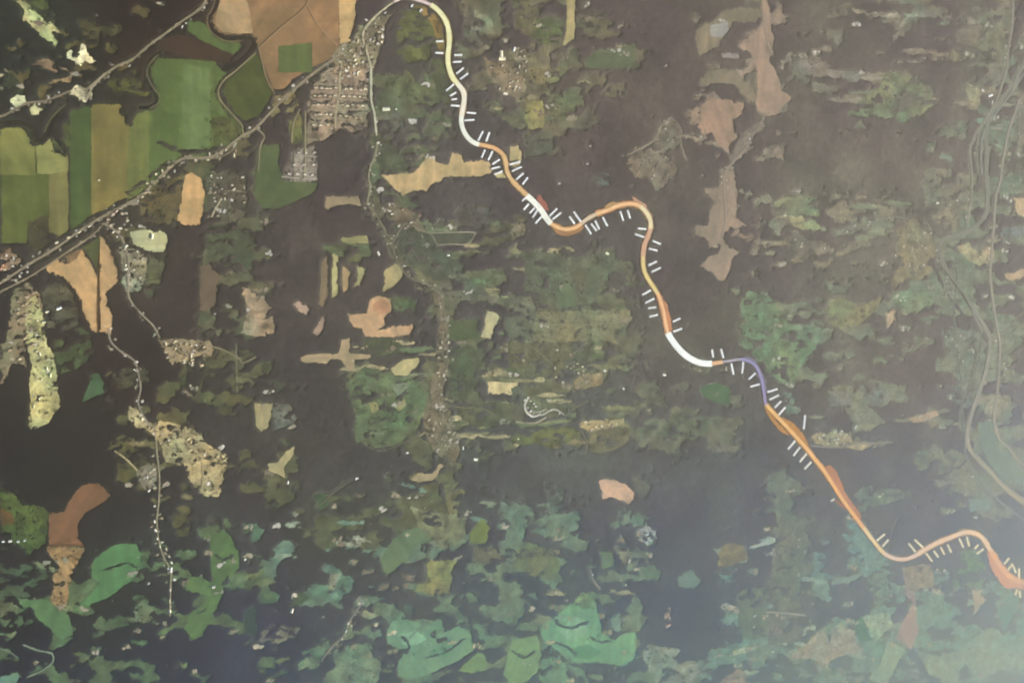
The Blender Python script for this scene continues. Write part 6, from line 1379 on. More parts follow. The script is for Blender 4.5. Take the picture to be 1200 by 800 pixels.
def ramp(t, fac, stops):
    r = nd(t, 'ShaderNodeValToRGB')
    e = r.color_ramp.elements
    while len(e) < len(stops):
        e.new(0.5)
    for k, (p, c) in zip(e, stops):
        k.position = p
        k.color = (c, c, c, 1) if not isinstance(c, tuple) else (*c, 1)
    t.links.new(fac, r.inputs[0])
    return r.outputs[0]

def mul(t, a, b):
    n = nd(t, 'ShaderNodeMix', data_type='RGBA', blend_type='MULTIPLY')
    n.inputs[0].default_value = 1.0
    t.links.new(a, n.inputs[6])
    t.links.new(b, n.inputs[7])
    return n.outputs[2]

def mix(t, fac, a, b):
    n = nd(t, 'ShaderNodeMix', data_type='RGBA')
    t.links.new(fac, n.inputs[0])
    for s, k in ((a, 6), (b, 7)):
        if isinstance(s, tuple):
            n.inputs[k].default_value = (*s, 1)
        else:
            t.links.new(s, n.inputs[k])
    return n.outputs[2]

def land_material(name, mottle):
    """soil, crops and grass: the plot's own colour with patches, fine speckle and drill lines"""
    m, t, b = nodes_of(name)
    pos = nd(t, 'ShaderNodeNewGeometry').outputs['Position']
    col = nd(t, 'ShaderNodeObjectInfo').outputs['Color']
    if mottle:
        big = ramp(t, noise(t, pos, 95, 3), [(0.3, 0.5), (0.5, 1.0), (0.7, 1.7)])
        c = mul(t, col, big)
        c = mul(t, c, ramp(t, noise(t, pos, 24, 3), [(0.3, 0.72), (0.7, 1.28)]))
        # greener and drier stretches
        c = mul(t, c, ramp(t, noise(t, pos, 330, 3), [(0.36, (0.80, 1.04, 0.98)), (0.5, (1.0, 1.0, 1.0)), (0.64, (1.2, 1.08, 0.94))]))
        # darker bushy growth and pale dry or bare spots
        c = mix(t, ramp(t, noise(t, pos, 70, 5, 0.65), [(0.55, 0.0), (0.64, 0.6)]), c, (0.035, 0.04, 0.024))
        pale = mul(t, col, ramp(t, noise(t, pos, 500), [(0.0, (1.95, 1.8, 1.65)), (1.0, (1.6, 1.7, 1.5))]))
        n2 = nd(t, 'ShaderNodeMapping')
        n2.inputs['Location'].default_value = (700, 300, 40)
        t.links.new(pos, n2.inputs['Vector'])
        c = mix(t, ramp(t, noise(t, n2.outputs[0], 55, 4, 0.6), [(0.58, 0.0), (0.7, 0.75)]), c, pale)
    else:
        c = mul(t, col, ramp(t, noise(t, pos, 260, 3), [(0.32, (0.72, 0.78, 0.74)), (0.5, (1.0, 1.0, 1.0)), (0.68, (1.3, 1.2, 1.12))]))
        c = mul(t, c, ramp(t, noise(t, pos, 45, 4), [(0.3, 0.82), (0.7, 1.16)]))
        c = mul(t, c, ramp(t, noise(t, pos, 110, 5, 0.65), [(0.34, (0.78, 0.84, 0.82)), (0.46, (1.0, 1.0, 1.0)), (0.6, (1.0, 1.0, 1.0)), (0.7, (1.28, 1.22, 1.1))]))
        ang = nd(t, 'ShaderNodeAttribute', attribute_type='OBJECT', attribute_name='row_angle')
        rot = nd(t, 'ShaderNodeVectorRotate', rotation_type='Z_AXIS')
        t.links.new(pos, rot.inputs['Vector'])
        t.links.new(ang.outputs['Fac'], rot.inputs['Angle'])
        sc = nd(t, 'ShaderNodeMapping')
        sc.inputs['Scale'].default_value = (1, 0.06, 1)
        t.links.new(rot.outputs[0], sc.inputs['Vector'])
        c = mul(t, c, ramp(t, noise(t, sc.outputs[0], 60, 3), [(0.3, 0.8), (0.7, 1.2)]))
    t.links.new(c, b.inputs['Base Color'])
    return m

land_plain = land_material('tilled_land', False)
land_mottle = land_material('rough_land', True)

def plain(name, colour, size=30.0, lo=0.8, hi=1.15):
    m, t, b = nodes_of(name)
    pos = nd(t, 'ShaderNodeNewGeometry').outputs['Position']
    rgb = nd(t, 'ShaderNodeRGB')
    rgb.outputs[0].default_value = (*colour, 1)
    t.links.new(mul(t, rgb.outputs[0], ramp(t, noise(t, pos, size), [(0.3, lo), (0.7, hi)])), b.inputs['Base Color'])
    return m

def by_object(name, lo=0.85, hi=1.12, size=40.0):
    m, t, b = nodes_of(name)
    pos = nd(t, 'ShaderNodeNewGeometry').outputs['Position']
    col = nd(t, 'ShaderNodeObjectInfo').outputs['Color']
    t.links.new(mul(t, col, ramp(t, noise(t, pos, size), [(0.3, lo), (0.7, hi)])), b.inputs['Base Color'])
    return m

# canopy: colour comes from the mesh (wood tone and painted haze veil by place)
m, t, b = nodes_of('forest_canopy')
pos = nd(t, 'ShaderNodeNewGeometry').outputs['Position']
st = nd(t, 'ShaderNodeVertexColor', layer_name='wood_veil')
c = mul(t, st.outputs[0], ramp(t, noise(t, pos, 420, 4), [(0.3, (0.62, 0.66, 0.66)), (0.5, (1.0, 1.0, 1.0)), (0.7, (1.36, 1.4, 1.3))]))
c = mul(t, c, ramp(t, noise(t, pos, 60, 5, 0.7), [(0.3, 0.62), (0.7, 1.38)]))
t.links.new(c, b.inputs['Base Color'])
canopy_mat = m

# ================================================================== land parcels
def style_amp(s):
    return 2.6 if s == 'm' else (1.0 if s == 'p' else 0.7)

CAT = {'ploughed_field': 'field', 'crop_field': 'field', 'stubble_field': 'field', 'meadow': 'meadow', 'heath': 'heath',
       'village_ground': 'village plot', 'allotment_ground': 'allotments', 'garden': 'garden', 'farm_yard': 'farm yard',
       'young_plantation': 'plantation', 'scrub': 'scrub'}
PARCELS = []
for i, (name, style, rgb, label, pts) in enumerate(LAND):
    big = max(p[0] for p in pts) - min(p[0] for p in pts) > 14
    q = pts
    q = rough_outline(q, style_amp(style[0]) * (1 if big else .5), 100 + i)
    xs, ys = [p[0] for p in q], [p[1] for p in q]
    if name == 'grassland':
        q = rough_outline(pts, 9.0, 100 + i, 5)
    PARCELS.append(dict(name=name, style=style, rgb=rgb, label=label, out=q, box=(min(xs), min(ys), max(xs), max(ys))))
lev = []
for i, p in enumerate(PARCELS):
    a = p['box']
    l = 0
    for j in range(i):
        c = PARCELS[j]['box']
        if a[0] < c[2] and c[0] < a[2] and a[1] < c[3] and c[1] < a[3]:
            l = max(l, lev[j] + 1)
    lev.append(l)
    p['top'] = 0.5 + 0.22 * l
ROAD_TOP = 0.5 + 0.22 * (max(lev) + 2)
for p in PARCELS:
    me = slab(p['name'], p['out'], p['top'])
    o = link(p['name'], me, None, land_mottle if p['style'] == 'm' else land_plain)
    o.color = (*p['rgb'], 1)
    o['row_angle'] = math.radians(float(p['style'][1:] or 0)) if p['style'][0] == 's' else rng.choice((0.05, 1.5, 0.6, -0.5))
    if p['label']:
        tag(o, p['label'], CAT[p['name']])
    else:
        tag(o, kind='structure')

# ================================================================== ground
G = HALF - 500
ground = link('ground', mesh('ground', [(-G, -G, 0), (G, -G, 0), (G, G, 0), (-G, G, 0)], [(0, 1, 2, 3)]), None,
              plain('forest_floor', (0.035, 0.034, 0.026), 120.0))
tag(ground, kind='structure')

# ================================================================== roads, railway, water
ROADMAT = by_object('road_surface')
WATER = by_object('stream_water', 0.9, 1.05)
WATER.node_tree.nodes['Principled BSDF'].inputs['Roughness'].default_value = 0.35
CLEAR = []                      # plan outlines kept free of forest
for i, (name, width, rgb, pts) in enumerate(LINES):
    ln = smooth_line(pts, 4)
    w0 = width
    ww = lambda k, w0=w0, i=i, ln=ln: w0 * (0.75 + 0.5 * float(vnoise(ln[k][0] * .15, ln[k][1] * .15, i)))
    o = link(name, ribbon(name, ln, ww, ROAD_TOP + 0.12 * (i % 8) + (0.0 if name != 'stream' else -0.9)), None,
             WATER if name in ('stream', 'river') else ROADMAT)
    o.color = (*rgb, 1)
    tag(o, kind='structure')
    L, R = ribbon_sides(ln, width + 1.0)
    CLEAR.append(L + R[::-1])

# ================================================================== the route
ROUTE = [tuple(p) for p in ROUTE_PTS]
route = link('route', None)
bx, by = at(800, 400)
route.location = (bx, by, 0)
tag(route, 'long winding route in orange, white and purple stretches crossing the whole forest', 'route')
ROUTEMAT = by_object('route_surface', 0.93, 1.06, 60.0)
full = smooth_line(ROUTE, 6)
def nearest(pt):
    return min(range(len(full)), key=lambda k: (full[k][0] - pt[0]) ** 2 + (full[k][1] - pt[1]) ** 2)
def rpart(name, me, rgb, label=None, parent=None):
    o = link(name, me, parent or route, ROUTEMAT)
    o.matrix_parent_inverse = Matrix.Translation((-bx, -by, 0))
    o.color = (*rgb, 1)
    if label:
        o['label'] = label
    return o
prev = 0
RT = 11.0
for k, (name, end, cw, crgb, vw, vrgb, label) in enumerate(SECTIONS):
    e = len(full) - 1 if k == len(SECTIONS) - 1 else nearest(end)
    seg = full[prev:e + 1]
    rpart(name, ribbon(name, seg, cw, RT), crgb, label)
    if vw:
        wv = lambda i, seg=seg, vw=vw, k=k: vw * (0.55 + 0.9 * float(fbm(seg[i][0] * .45, seg[i][1] * .45, 40 + k, 2)))
        rpart('verge', ribbon('verge', seg, wv, RT - 1.2), vrgb)
    L, R = ribbon_sides(seg, max(cw, vw or 0) + 1.5)
    CLEAR.append(L + R[::-1])
    prev = e
for k, (rgb, pts, label) in enumerate(BANKS):
    q = rough_outline(round_poly(pts), 1.5, 900 + k, 1.3)
    rpart('bank', slab('bank', q, RT - 0.9 + 0.1 * (k % 4)), rgb, label)
    CLEAR.append(q)

# white bars beside the route
BAR = plain('white_bar', (0.80, 0.83, 0.85), 25.0, 0.9, 1.06)
for i, (x0, y0, x1, y1, label) in enumerate(TICKS):
    me = ribbon('marker_bar', [(x0, y0), ((x0 + x1) / 2, (y0 + y1) / 2), (x1, y1)], 2.0, RT + 0.6 + 0.08 * (i % 5))
    cx, cy = at((x0 + x1) / 2, (y0 + y1) / 2)
    for v in me.vertices:
        v.co.x -= cx
        v.co.y -= cy
    o = link('marker_bar', me, None, BAR)
    o.location = (cx, cy, 0)
    tag(o, label, 'marker', 'white marker bars along the route')
    L, R = ribbon_sides([(x0, y0), (x1, y1)], 3.4)
    CLEAR.append(L + R[::-1])

# ================================================================== houses
def gable(l, w, h, r, over=0.8):
    """walls and roof of a gabled house, base centred on the origin"""
    a, c = l / 2, w / 2
    wv = [(-a, -c, 0), (a, -c, 0), (a, c, 0), (-a, c, 0), (-a, -c, h), (a, -c, h), (a, c, h), (-a, c, h), (-a, 0, h + r), (a, 0, h + r)]
    wf = [(0, 1, 5, 4), (2, 3, 7, 6), (1, 2, 6, 9, 5), (3, 0, 4, 8, 7)]
    A, Cc, s = a + over, c + over, 0.35
    k = r * over / c
    rv = []
    for z in (0.0, s):
        rv += [(-A, -Cc, h - k + z), (A, -Cc, h - k + z), (A, Cc, h - k + z), (-A, Cc, h - k + z), (-A, 0, h + r + z), (A, 0, h + r + z)]
    rf = [(6, 7, 11, 10), (10, 11, 8, 9), (0, 4, 5, 1), (4, 3, 2, 5), (0, 1, 7, 6), (3, 9, 8, 2), (0, 6, 10, 4), (4, 10, 9, 3), (1, 5, 11, 7), (5, 2, 8, 11)]
    return wv, wf, rv, rf
WALL = by_object('rendered_wall', 0.85, 1.1, 6.0)
ROOF = by_object('roof_sheeting', 0.85, 1.1, 7.0)
HM = []
for (l, w_, h, r) in ((17, 12, 5, 4.5), (22, 14, 6, 5), (14, 11, 5, 4), (34, 17, 7, 4.5), (58, 26, 8, 5)):
    wv, wf, rv, rf = gable(l, w_, h, r)
    m1, m2 = mesh('wall', wv, wf), mesh('roof', rv, rf)
    m1.materials.append(WALL)
    m2.materials.append(ROOF)
    HM.append((m1, m2))
def house(x, y, size, rot, roof, label, group, name='house', cat='house', sc=1.0):
    o = link(name, None)
    px, py = at(x, y)
    o.location = (px, py, 0.4)
    o.rotation_euler.z = rot
    o.scale = (sc, sc, sc)
    tag(o, label, cat, group)
    m1, m2 = HM[size]
    a = link('wall', m1, o)
    a.color = (0.55, 0.52, 0.45, 1)
    b_ = link('roof', m2, o)
    b_.color = (*roof, 1)
    CLEAR.append([(x - 3, y - 2), (x + 3, y - 2), (x + 3, y + 2), (x - 3, y + 2)])
    return o
ORD = ('first second third fourth fifth sixth seventh eighth ninth tenth eleventh twelfth thirteenth fourteenth fifteenth '
       'sixteenth seventeenth eighteenth nineteenth twentieth twenty-first twenty-second twenty-third twenty-fourth '
       'twenty-fifth twenty-sixth twenty-seventh twenty-eighth').split()
def number_off(objs):
    """members of one row or village are told apart by their order across the picture"""
    for i, o in enumerate(sorted(objs, key=lambda o: o.location.x)):
        o['label'] = ORD[i] + ' from left, ' + o['label']
def inside(poly, x, y):
    r = False
    n = len(poly)
    for i in range(n):
        (x0, y0), (x1, y1) = poly[i], poly[i - 1]
        if (y0 > y) != (y1 > y) and x < (x1 - x0) * (y - y0) / (y1 - y0) + x0:
            r = not r
    return r
for (x, y, size, deg, roof, label) in BUILDINGS:
    house(x, y, size, math.radians(deg), roof, label, 'large pale buildings', 'building', 'building')
for k, (pts, n, roofs, label, group) in enumerate(VILLAGES):
    hr = random.Random(300 + k)
    xs, ys = [p[0] for p in pts], [p[1] for p in pts]
    placed, tries, mem = [], 0, []
    while len(placed) < n and tries < 4000:
        tries += 1
        x, y = hr.uniform(min(xs), max(xs)), hr.uniform(min(ys), max(ys))
        if len(pts) > 2 and not inside(pts, x, y):
            continue
        if any((x - a) ** 2 + (y - b_) ** 2 < 12 for a, b_ in placed):
            continue
        placed.append((x, y))
        mem.append(house(x, y, hr.choice((0, 0, 1, 1, 2)), hr.choice((0.1, 0.1, 1.6, 0.7)) + hr.uniform(-.15, .15), hr.choice(roofs), label, group))
    number_off(mem)
for k, (x0, y0, x1, y1, n, roofs, label, group) in enumerate(HOUSE_ROWS):
    hr = random.Random(700 + k)
    mem = []
    for i in range(n):
        f = (i + .5) / n
        mem.append(house(x0 + (x1 - x0) * f + hr.uniform(-.8, .8), y0 + (y1 - y0) * f + hr.uniform(-.6, .6), hr.choice((0, 1, 1)),
              math.atan2(-(y1 - y0), x1 - x0) + hr.uniform(-.1, .1), hr.choice(roofs), label, group))
    number_off(mem)

# ================================================================== trees
def blob(bm, c, r, seed, sub=1, squash=0.85):
    res = bmesh.ops.create_icosphere(bm, subdivisions=sub, radius=1.0)
    q = random.Random(seed)
    for v in res['verts']:
        k = r * (0.72 + 0.5 * q.random())
        v.co = Vector((c[0] + v.co.x * k, c[1] + v.co.y * k, c[2] + v.co.z * k * squash))
def crown_mesh(seed):
    q = random.Random(seed)
    bm = bmesh.new()
    for i in range(6):
        a, d = q.uniform(0, 6.28), q.uniform(1.5, 4.2)
        blob(bm, (math.cos(a) * d, math.sin(a) * d, 8.5 + q.uniform(-2, 2.5)), q.uniform(2.0, 3.6), seed * 10 + i)
    blob(bm, (0, 0, 10.5), 3.8, seed * 10 + 8)
    for i in range(140):          # loose leaf sprays round the clumps
        a, d, z = q.uniform(0, 6.28), q.uniform(1.0, 7.0), q.uniform(4.5, 13.5)
        p = Vector((math.cos(a) * d, math.sin(a) * d, z))
        e = [Vector((q.uniform(-1, 1), q.uniform(-1, 1), q.uniform(-.6, .6))).normalized() * q.uniform(.5, 1.1) for _ in range(2)]
        vs = [bm.verts.new(p), bm.verts.new(p + e[0]), bm.verts.new(p + e[0] + e[1]), bm.verts.new(p + e[1])]
        bm.faces.new(vs)
    me = bpy.data.meshes.new('crown')
    bm.to_mesh(me)
    bm.free()
    return me
def trunk_mesh(seed):
    q = random.Random(seed)
    v, f = [], []
    def limb(p0, p1, r0, r1, n=6):
        s = len(v)
        d = (p1 - p0).normalized()
        u = d.orthogonal().normalized()
        w2 = d.cross(u)
        for p, r in ((p0, r0), (p1, r1)):
            for k in range(n):
                a = k / n * 6.283
                v.append(p + (u * math.cos(a) + w2 * math.sin(a)) * r)
        for k in range(n):
            f.append((s + k, s + (k + 1) % n, s + n + (k + 1) % n, s + n + k))
    limb(Vector((0, 0, -0.5)), Vector((0, 0, 5)), .55, .38)
    limb(Vector((0, 0, 5)), Vector((.3, .2, 10)), .38, .12)
    for k in range(4):
        a = k * 1.57 + q.uniform(-.4, .4)
        limb(Vector((0, 0, 4 + .5 * k)), Vector((math.cos(a) * 3, math.sin(a) * 3, 8 + .4 * k)), .22, .08, 5)
    return mesh('trunk', [tuple(p) for p in v], f)
LEAF = plain('leaf_mass', (0.040, 0.050, 0.024), 3.0, 0.6, 1.4)
BARK = plain('bark', (0.09, 0.07, 0.05), 1.0, 0.7, 1.3)
CM = [crown_mesh(s) for s in (1, 2, 3)]
TM = [trunk_mesh(s) for s in (1, 2, 3)]
for m_ in CM: m_.materials.append(LEAF)
for m_ in TM: m_.materials.append(BARK)
for k, (pts, n, spread, label, group) in enumerate(TREES):
    tr = random.Random(500 + k)
    mem = []
    ln = smooth_line(pts, 6) if len(pts) > 1 else pts
    for i in range(n):
        x, y = ln[int((i + .5) / n * len(ln))]
        x += tr.uniform(-spread, spread)
        y += tr.uniform(-spread, spread)
        o = link('tree', None)
        px, py = at(x, y)
        o.location = (px, py, 0.3)
        o.rotation_euler.z = tr.uniform(0, 6.28)
        s = tr.uniform(0.9, 1.5)
        o.scale = (s, s, s * tr.uniform(.8, 1.1))
        tag(o, label, 'tree', group)
        mem.append(o)
        j = tr.randrange(3)
        link('trunk', TM[j], o)
        link('crown', CM[j], o)
    number_off(mem)

# ================================================================== bushes in the rough land (one mass)
bm = bmesh.new()
base = bmesh.ops.create_icosphere(bm, subdivisions=1, radius=1.0)
bv = np.array([v.co[:] for v in bm.verts])
bf = np.array([[v.index for v in f.verts] for f in bm.faces])
bm.free()
VV, FF, off = [], [], 0
for k, p in enumerate(PARCELS):
    if p['style'] != 'm' or p['name'] in ('heath', 'ploughed_field', 'stubble_field', 'grassland'):
        continue
    x0, y0, x1, y1 = p['box']
    area = (x1 - x0) * (y1 - y0)
    dens = 26.0 if p['name'] in ('village_ground', 'allotment_ground') else 34.0
    br = random.Random(k)
    for _ in range(int(area / dens)):
        x, y = br.uniform(x0, x1), br.uniform(y0, y1)
        if float(fbm(x * .12, y * .12, 77, 2)) < 0.48 or not inside(p['out'], x, y):
            continue
        cx, cy = at(x, y)
        for q in range(br.choice((1, 1, 2, 3))):
            r = br.uniform(3.0, 6.5)
            qx, qy = cx + br.uniform(-9, 9), cy + br.uniform(-9, 9)
            d = bv * (r * (0.7 + 0.6 * nrs.rand(len(bv)))[:, None]) * np.array([1, 1, .7]) + np.array([qx, qy, r * .45 + 1])
            VV.append(d)
            FF.append(bf + off)
            off += len(bv)
VV, FF = np.concatenate(VV), np.concatenate(FF)
o = link('bushes', mesh('bushes', VV.tolist(), FF.tolist()), None, plain('bush_leaf', (0.05, 0.055, 0.03), 8.0, 0.6, 1.5))
tag(o, 'dark bushes scattered over the meadows and village plots', None, None, 'stuff')

# ================================================================== bare ground: yards, verges, trodden spots (one mass)
vv, ff, fc = [], [], []
yr = random.Random(99)
def yard(x, y, r, c):
    n = 7
    cx, cy = at(x, y)
    a0, st = yr.choice((0, 0, 1.5, .6)) + yr.uniform(-.3, .3), yr.uniform(.3, .9)
    ca, sa = math.cos(a0), math.sin(a0)
    s = len(vv)
    for top in (ROAD_TOP - 0.25 + 0.002 * (s % 90), 0.0):
        yr2 = random.Random(s)
        for k in range(n):
            a = k / n * 6.283
            q = r * (0.65 + 0.6 * yr2.random())
            u, w_ = math.cos(a) * q, math.sin(a) * q * st
            vv.append((cx + u * ca - w_ * sa, cy + u * sa + w_ * ca, top))
    ff.append(tuple(range(s, s + n)))
    for k in range(n):
        ff.append((s + k, s + k + n, s + (k + 1) % n + n, s + (k + 1) % n))
    fc.extend([c] * (2 * n))
    CLEAR.append([(x - r / 7 - .5, y - r / 9 - .5), (x + r / 7 + .5, y - r / 9 - .5), (x + r / 7 + .5, y + r / 9 + .5), (x - r / 7 - .5, y + r / 9 + .5)])
SOILS = ((.34, .29, .21), (.42, .38, .29), (.26, .23, .17), (.30, .31, .24), (.22, .17, .13), (.52, .50, .44), (.62, .60, .54))
for pts, n, roofs, label, group in VILLAGES:
    xs, ys = [p[0] for p in pts], [p[1] for p in pts]
    for _ in range(int(n * 3.5)):
        x, y = yr.uniform(min(xs), max(xs)), yr.uniform(min(ys), max(ys))
        if inside(pts, x, y):
            yard(x, y, yr.uniform(6, 16), yr.choice(SOILS))
for name, width, rgb, pts in LINES:
    if name not in ('road', 'railway') or (name == 'road' and width > 3.3):
        continue
    for x, y in smooth_line(pts, 5):
        for k in range(2 if name == 'railway' else 1):
            if yr.random() < .75:
                yard(x + yr.uniform(-6, 6), y + yr.uniform(-5, 5), yr.uniform(5, 14), yr.choice(SOILS))
for amount, poly in GLADES:
    xs, ys = [p[0] for p in poly], [p[1] for p in poly]
    for _ in range(int((max(xs) - min(xs)) * (max(ys) - min(ys)) * amount / 560)):
        x, y = yr.uniform(min(xs), max(xs)), yr.uniform(min(ys), max(ys))
        if inside(poly, x, y):
            c = yr.choice(SOILS)
            if yr.random() < .25:
                yard(x, y, yr.uniform(5, 9), c)
            else:
                for k in range(yr.choice((3, 4, 6))):
                    yard(x + yr.uniform(-5, 5), y + yr.uniform(-2, 2), yr.uniform(8, 22), tuple(v * .75 for v in c))
me = mesh('bare_ground', vv, ff)
ca = me.color_attributes.new('soil', 'FLOAT_COLOR', 'POINT')
ca.data.foreach_set('color', np.array([(*c, 1) for c in fc], np.float32).ravel())
m, t, b = nodes_of('bare_soil')
t.links.new(mul(t, nd(t, 'ShaderNodeVertexColor', layer_name='soil').outputs[0],
                ramp(t, noise(t, nd(t, 'ShaderNodeNewGeometry').outputs['Position'], 14), [(0.3, 0.75), (0.7, 1.2)])), b.inputs['Base Color'])
tag(link('bare_ground', me, None, m), 'pale bare yards and trodden spots between the trees', None, None, 'stuff')

# ================================================================== forest canopy (one mass)
STEP = 12.0
cs = [at(-110, -110), at(1310, -110), at(1310, 910), at(-110, 910)]
X0, X1 = min(c_[0] for c_ in cs), max(c_[0] for c_ in cs)
Y0, Y1 = min(c_[1] for c_ in cs), max(c_[1] for c_ in cs)
nx, ny = int((X1 - X0) / STEP) + 1, int((Y1 - Y0) / STEP) + 1
gx = X0 + np.arange(nx) * STEP
gy = Y0 + np.arange(ny) * STEP
GX, GY = np.meshgrid(gx, gy)
GX = GX + (nrs.rand(ny, nx) - .5) * 7
GY = GY + (nrs.rand(ny, nx) - .5) * 7
# plan coordinates of every grid point (at mid canopy height)
def to_plan(x, y, z=4.0):
    dx, dy, dz = x - CAM.x, y - CAM.y, z - CAM.z
    f = dx * fwd.x + dy * fwd.y + dz * fwd.z
    r = dx * right.x + dy * right.y + dz * right.z
    u = dx * up.x + dy * up.y + dz * up.z
    return 600 + r / f * FPX, 400 - u / f * FPX
PX, PY = to_plan(GX, GY)
open_ = np.zeros(PX.shape, bool)
def cover(poly, warp=0.0, seed=0):
    """grid window and inside-mask of a plan outline; warp (plan units) makes the border ragged"""
    q = np.array(poly)
    cx0, cy0 = q.min(0) - 1 - warp
    cx1, cy1 = q.max(0) + 1 + warp
    wc = [at(cx0, cy0), at(cx1, cy0), at(cx1, cy1), at(cx0, cy1)]
    i0 = max(0, int((min(c_[0] for c_ in wc) - X0) / STEP) - 2)
    i1 = min(nx, int((max(c_[0] for c_ in wc) - X0) / STEP) + 3)
    j0 = max(0, int((min(c_[1] for c_ in wc) - Y0) / STEP) - 2)
    j1 = min(ny, int((max(c_[1] for c_ in wc) - Y0) / STEP) + 3)
    if i1 <= i0 or j1 <= j0:
        return None, None
    sl = (slice(j0, j1), slice(i0, i1))
    sx, sy = PX[sl], PY[sl]
    if warp:
        sx, sy = (sx + warp * 2 * (fbm(sx / 5, sy / 5, seed, 3) - .5), sy + warp * 2 * (fbm(sx / 5 + 31, sy / 5 + 7, seed + 3, 3) - .5))
    ins = np.zeros(sx.shape, bool)
    for i in range(len(q)):
        xa, ya = q[i]
        xb, yb = q[i - 1]
        if ya != yb:
            ins ^= ((ya > sy) != (yb > sy)) & (sx < (xb - xa) * (sy - ya) / (yb - ya) + xa)
    return sl, ins
# glades: how open the wood is in each stretch of grassland
thin = np.zeros(PX.shape)
for k, (amount, poly) in enumerate(GLADES):
    sl, ins = cover(poly, 22.0, 60 + k)
    if sl:
        thin[sl] = np.maximum(thin[sl], np.where(ins, amount, 0))
wx_, wy_ = PX + 9 * (fbm(PX / 9, PY / 9, 5, 3) - .5), PY + 9 * (fbm(PX / 9, PY / 9, 8, 3) - .5)
gl = fbm(wx_ / 24, wy_ / 13, 21, 4)
qs = np.quantile(gl, np.linspace(0, 1, 101))
rank = np.interp(gl, qs, np.linspace(0, 1, 101))
open_ |= rank > 1 - thin
# land parcels; in the rough ones groups of trees grow in the open land
clump = fbm(PX / 10, PY / 5, 91, 4)
cq = np.quantile(clump, [0.06, 0.16, 0.36])
for k, p in enumerate(PARCELS):
    if p['name'] == 'grassland':
        continue
    rough = p['style'] == 'm'
    sl, ins = cover(p['out'], 3.0 if rough or p['name'] == 'heath' else (2.6 if p['style'] == 'p' else 1.0), 200 + k)
    if not sl:
        continue
    if rough:
        c_ = cq[0] if p['name'] in ('heath', 'ploughed_field', 'stubble_field', 'crop_field') else (cq[1] if 'ground' in p['name'] else cq[2])
        ins &= clump[sl] > c_
    open_[sl] |= ins
for (pts, w_, off) in BELTS:      # rows of trees along streams, railway and hedges
    ln = smooth_line(pts, 5)
    if off:
        ln = ribbon_sides(ln, 2 * off)[0]
    L, R = ribbon_sides(ln, w_)
    sl, ins = cover(L + R[::-1], 1.5, 17)
    if sl:
        open_[sl] &= ~(ins & (clump[sl] > cq[1] * .8))
for poly in CLEAR:
    sl, ins = cover(poly)
    if sl:
        open_[sl] |= ins
# small natural gaps
open_ |= (fbm(GX / 70, GY / 70, 31, 3) > 0.87)
def soften(a):
    p_ = np.pad(a, 1, mode='edge')
    return sum(p_[i:i + a.shape[0], j:j + a.shape[1]] for i in range(3) for j in range(3)) / 9.0
margin = soften(soften(open_.astype(float)))         # 0 deep in the wood, towards 1 at its edge
hgt = (5.5 + 2.5 * nrs.rand(ny, nx) + 2.5 * fbm(GX / 60, GY / 60, 3, 2)) * (1 - 0.75 * margin)   # low shrubby edges
hgt = np.where(open_, -1.5, hgt)
inframe = (PX > -112) & (PX < 1312) & (PY > -112) & (PY < 912)
quad_ok = (~(open_[:-1, :-1] & open_[1:, :-1] & open_[:-1, 1:] & open_[1:, 1:])) & inframe[:-1, :-1] & inframe[1:, 1:]
idx = np.arange(nx * ny).reshape(ny, nx)
Q = np.stack([idx[:-1, :-1], idx[:-1, 1:], idx[1:, 1:], idx[1:, :-1]], -1)[quad_ok]
used = np.unique(Q)
remap = np.full(nx * ny, -1)
remap[used] = np.arange(len(used))
Q = remap[Q]
co = np.stack([GX.ravel()[used], GY.ravel()[used], hgt.ravel()[used]], -1).astype(np.float32)
me = bpy.data.meshes.new('forest')
me.vertices.add(len(co))
me.vertices.foreach_set('co', co.ravel())
me.loops.add(Q.size)
me.loops.foreach_set('vertex_index', Q.ravel().astype(np.int32))
me.polygons.add(len(Q))
me.polygons.foreach_set('loop_start', np.arange(0, Q.size, 4, dtype=np.int32))
me.update()
me.validate()
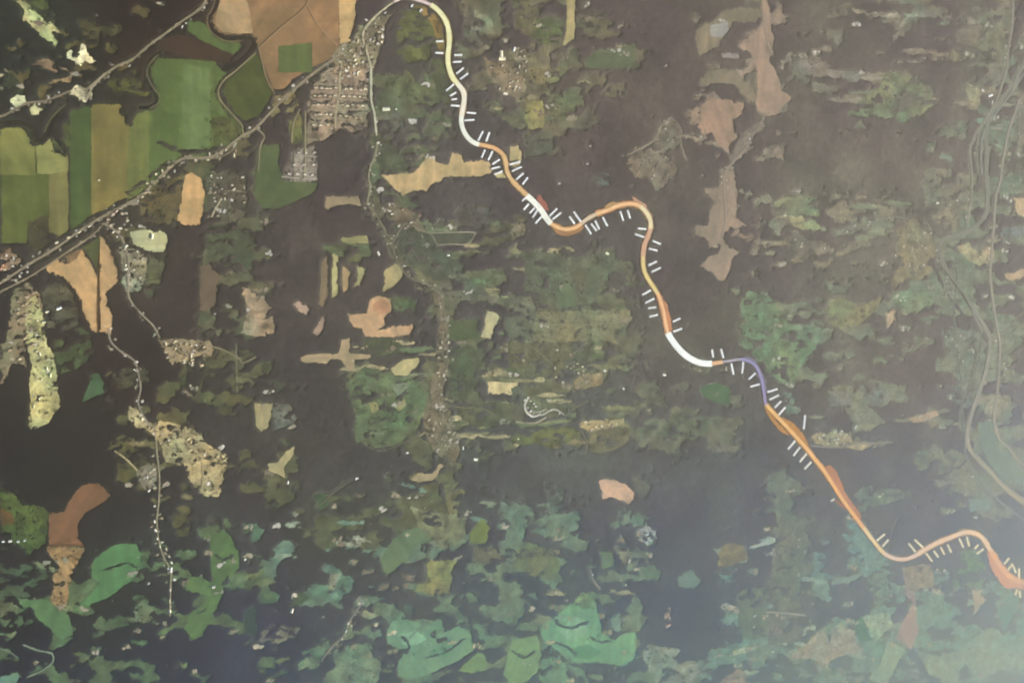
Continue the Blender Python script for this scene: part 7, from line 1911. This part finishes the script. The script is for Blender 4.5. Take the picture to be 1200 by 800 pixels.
# wood tint by place, haze veil painted in, blended with a ragged border
SP = np.array([s[:2] for s in WOOD_VEIL_TINTS], float)
SC = np.array([s[2] for s in WOOD_VEIL_TINTS], float)
def wood_veil_colour(px, py, x, y):
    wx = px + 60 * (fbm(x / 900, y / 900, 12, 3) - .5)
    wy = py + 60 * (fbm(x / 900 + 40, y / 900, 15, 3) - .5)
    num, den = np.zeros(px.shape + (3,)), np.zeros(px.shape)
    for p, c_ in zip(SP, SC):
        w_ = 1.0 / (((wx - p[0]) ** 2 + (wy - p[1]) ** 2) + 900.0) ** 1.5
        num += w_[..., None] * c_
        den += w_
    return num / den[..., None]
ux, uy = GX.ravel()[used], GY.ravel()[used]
col = wood_veil_colour(PX.ravel()[used], PY.ravel()[used], ux, uy)
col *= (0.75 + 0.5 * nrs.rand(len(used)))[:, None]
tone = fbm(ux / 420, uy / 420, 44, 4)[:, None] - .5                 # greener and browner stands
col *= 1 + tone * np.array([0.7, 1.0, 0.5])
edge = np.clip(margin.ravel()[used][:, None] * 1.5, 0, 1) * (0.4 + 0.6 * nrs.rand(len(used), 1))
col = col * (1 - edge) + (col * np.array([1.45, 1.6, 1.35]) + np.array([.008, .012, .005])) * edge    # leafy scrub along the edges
ca = me.color_attributes.new('wood_veil', 'FLOAT_COLOR', 'POINT')
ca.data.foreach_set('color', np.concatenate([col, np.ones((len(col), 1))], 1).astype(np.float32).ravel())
forest = link('forest', me, None, canopy_mat)
tag(forest, 'dark forest covering the land between the fields', None, None, 'stuff')

# the same forest going on beyond, coarser
S2 = 150.0
k2 = np.arange(-20000, 20001, S2)
FX, FY = np.meshgrid(k2, k2)
P2X, P2Y = to_plan(FX, FY)
fz = 4 + 7 * nrs.rand(*FX.shape)
keep = ~((P2X > -95) & (P2X < 1295) & (P2Y > -95) & (P2Y < 895))
n2 = len(k2)
idx = np.arange(n2 * n2).reshape(n2, n2)
ok = keep[:-1, :-1] & keep[1:, 1:] & keep[1:, :-1] & keep[:-1, 1:]
Q = np.stack([idx[:-1, :-1], idx[:-1, 1:], idx[1:, 1:], idx[1:, :-1]], -1)[ok]
me = mesh('far_forest', np.stack([FX.ravel(), FY.ravel(), fz.ravel()], -1).tolist(), Q.tolist())
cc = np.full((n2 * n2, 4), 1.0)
cc[:, :3] = wood_veil_colour(np.clip(P2X, 0, 1200), np.clip(P2Y, 0, 800), FX, FY).reshape(-1, 3)
ca = me.color_attributes.new('wood_veil', 'FLOAT_COLOR', 'POINT')
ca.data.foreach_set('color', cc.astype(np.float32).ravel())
tag(link('far_forest', me, None, canopy_mat), 'forest carrying on beyond the surveyed land', None, None, 'stuff')
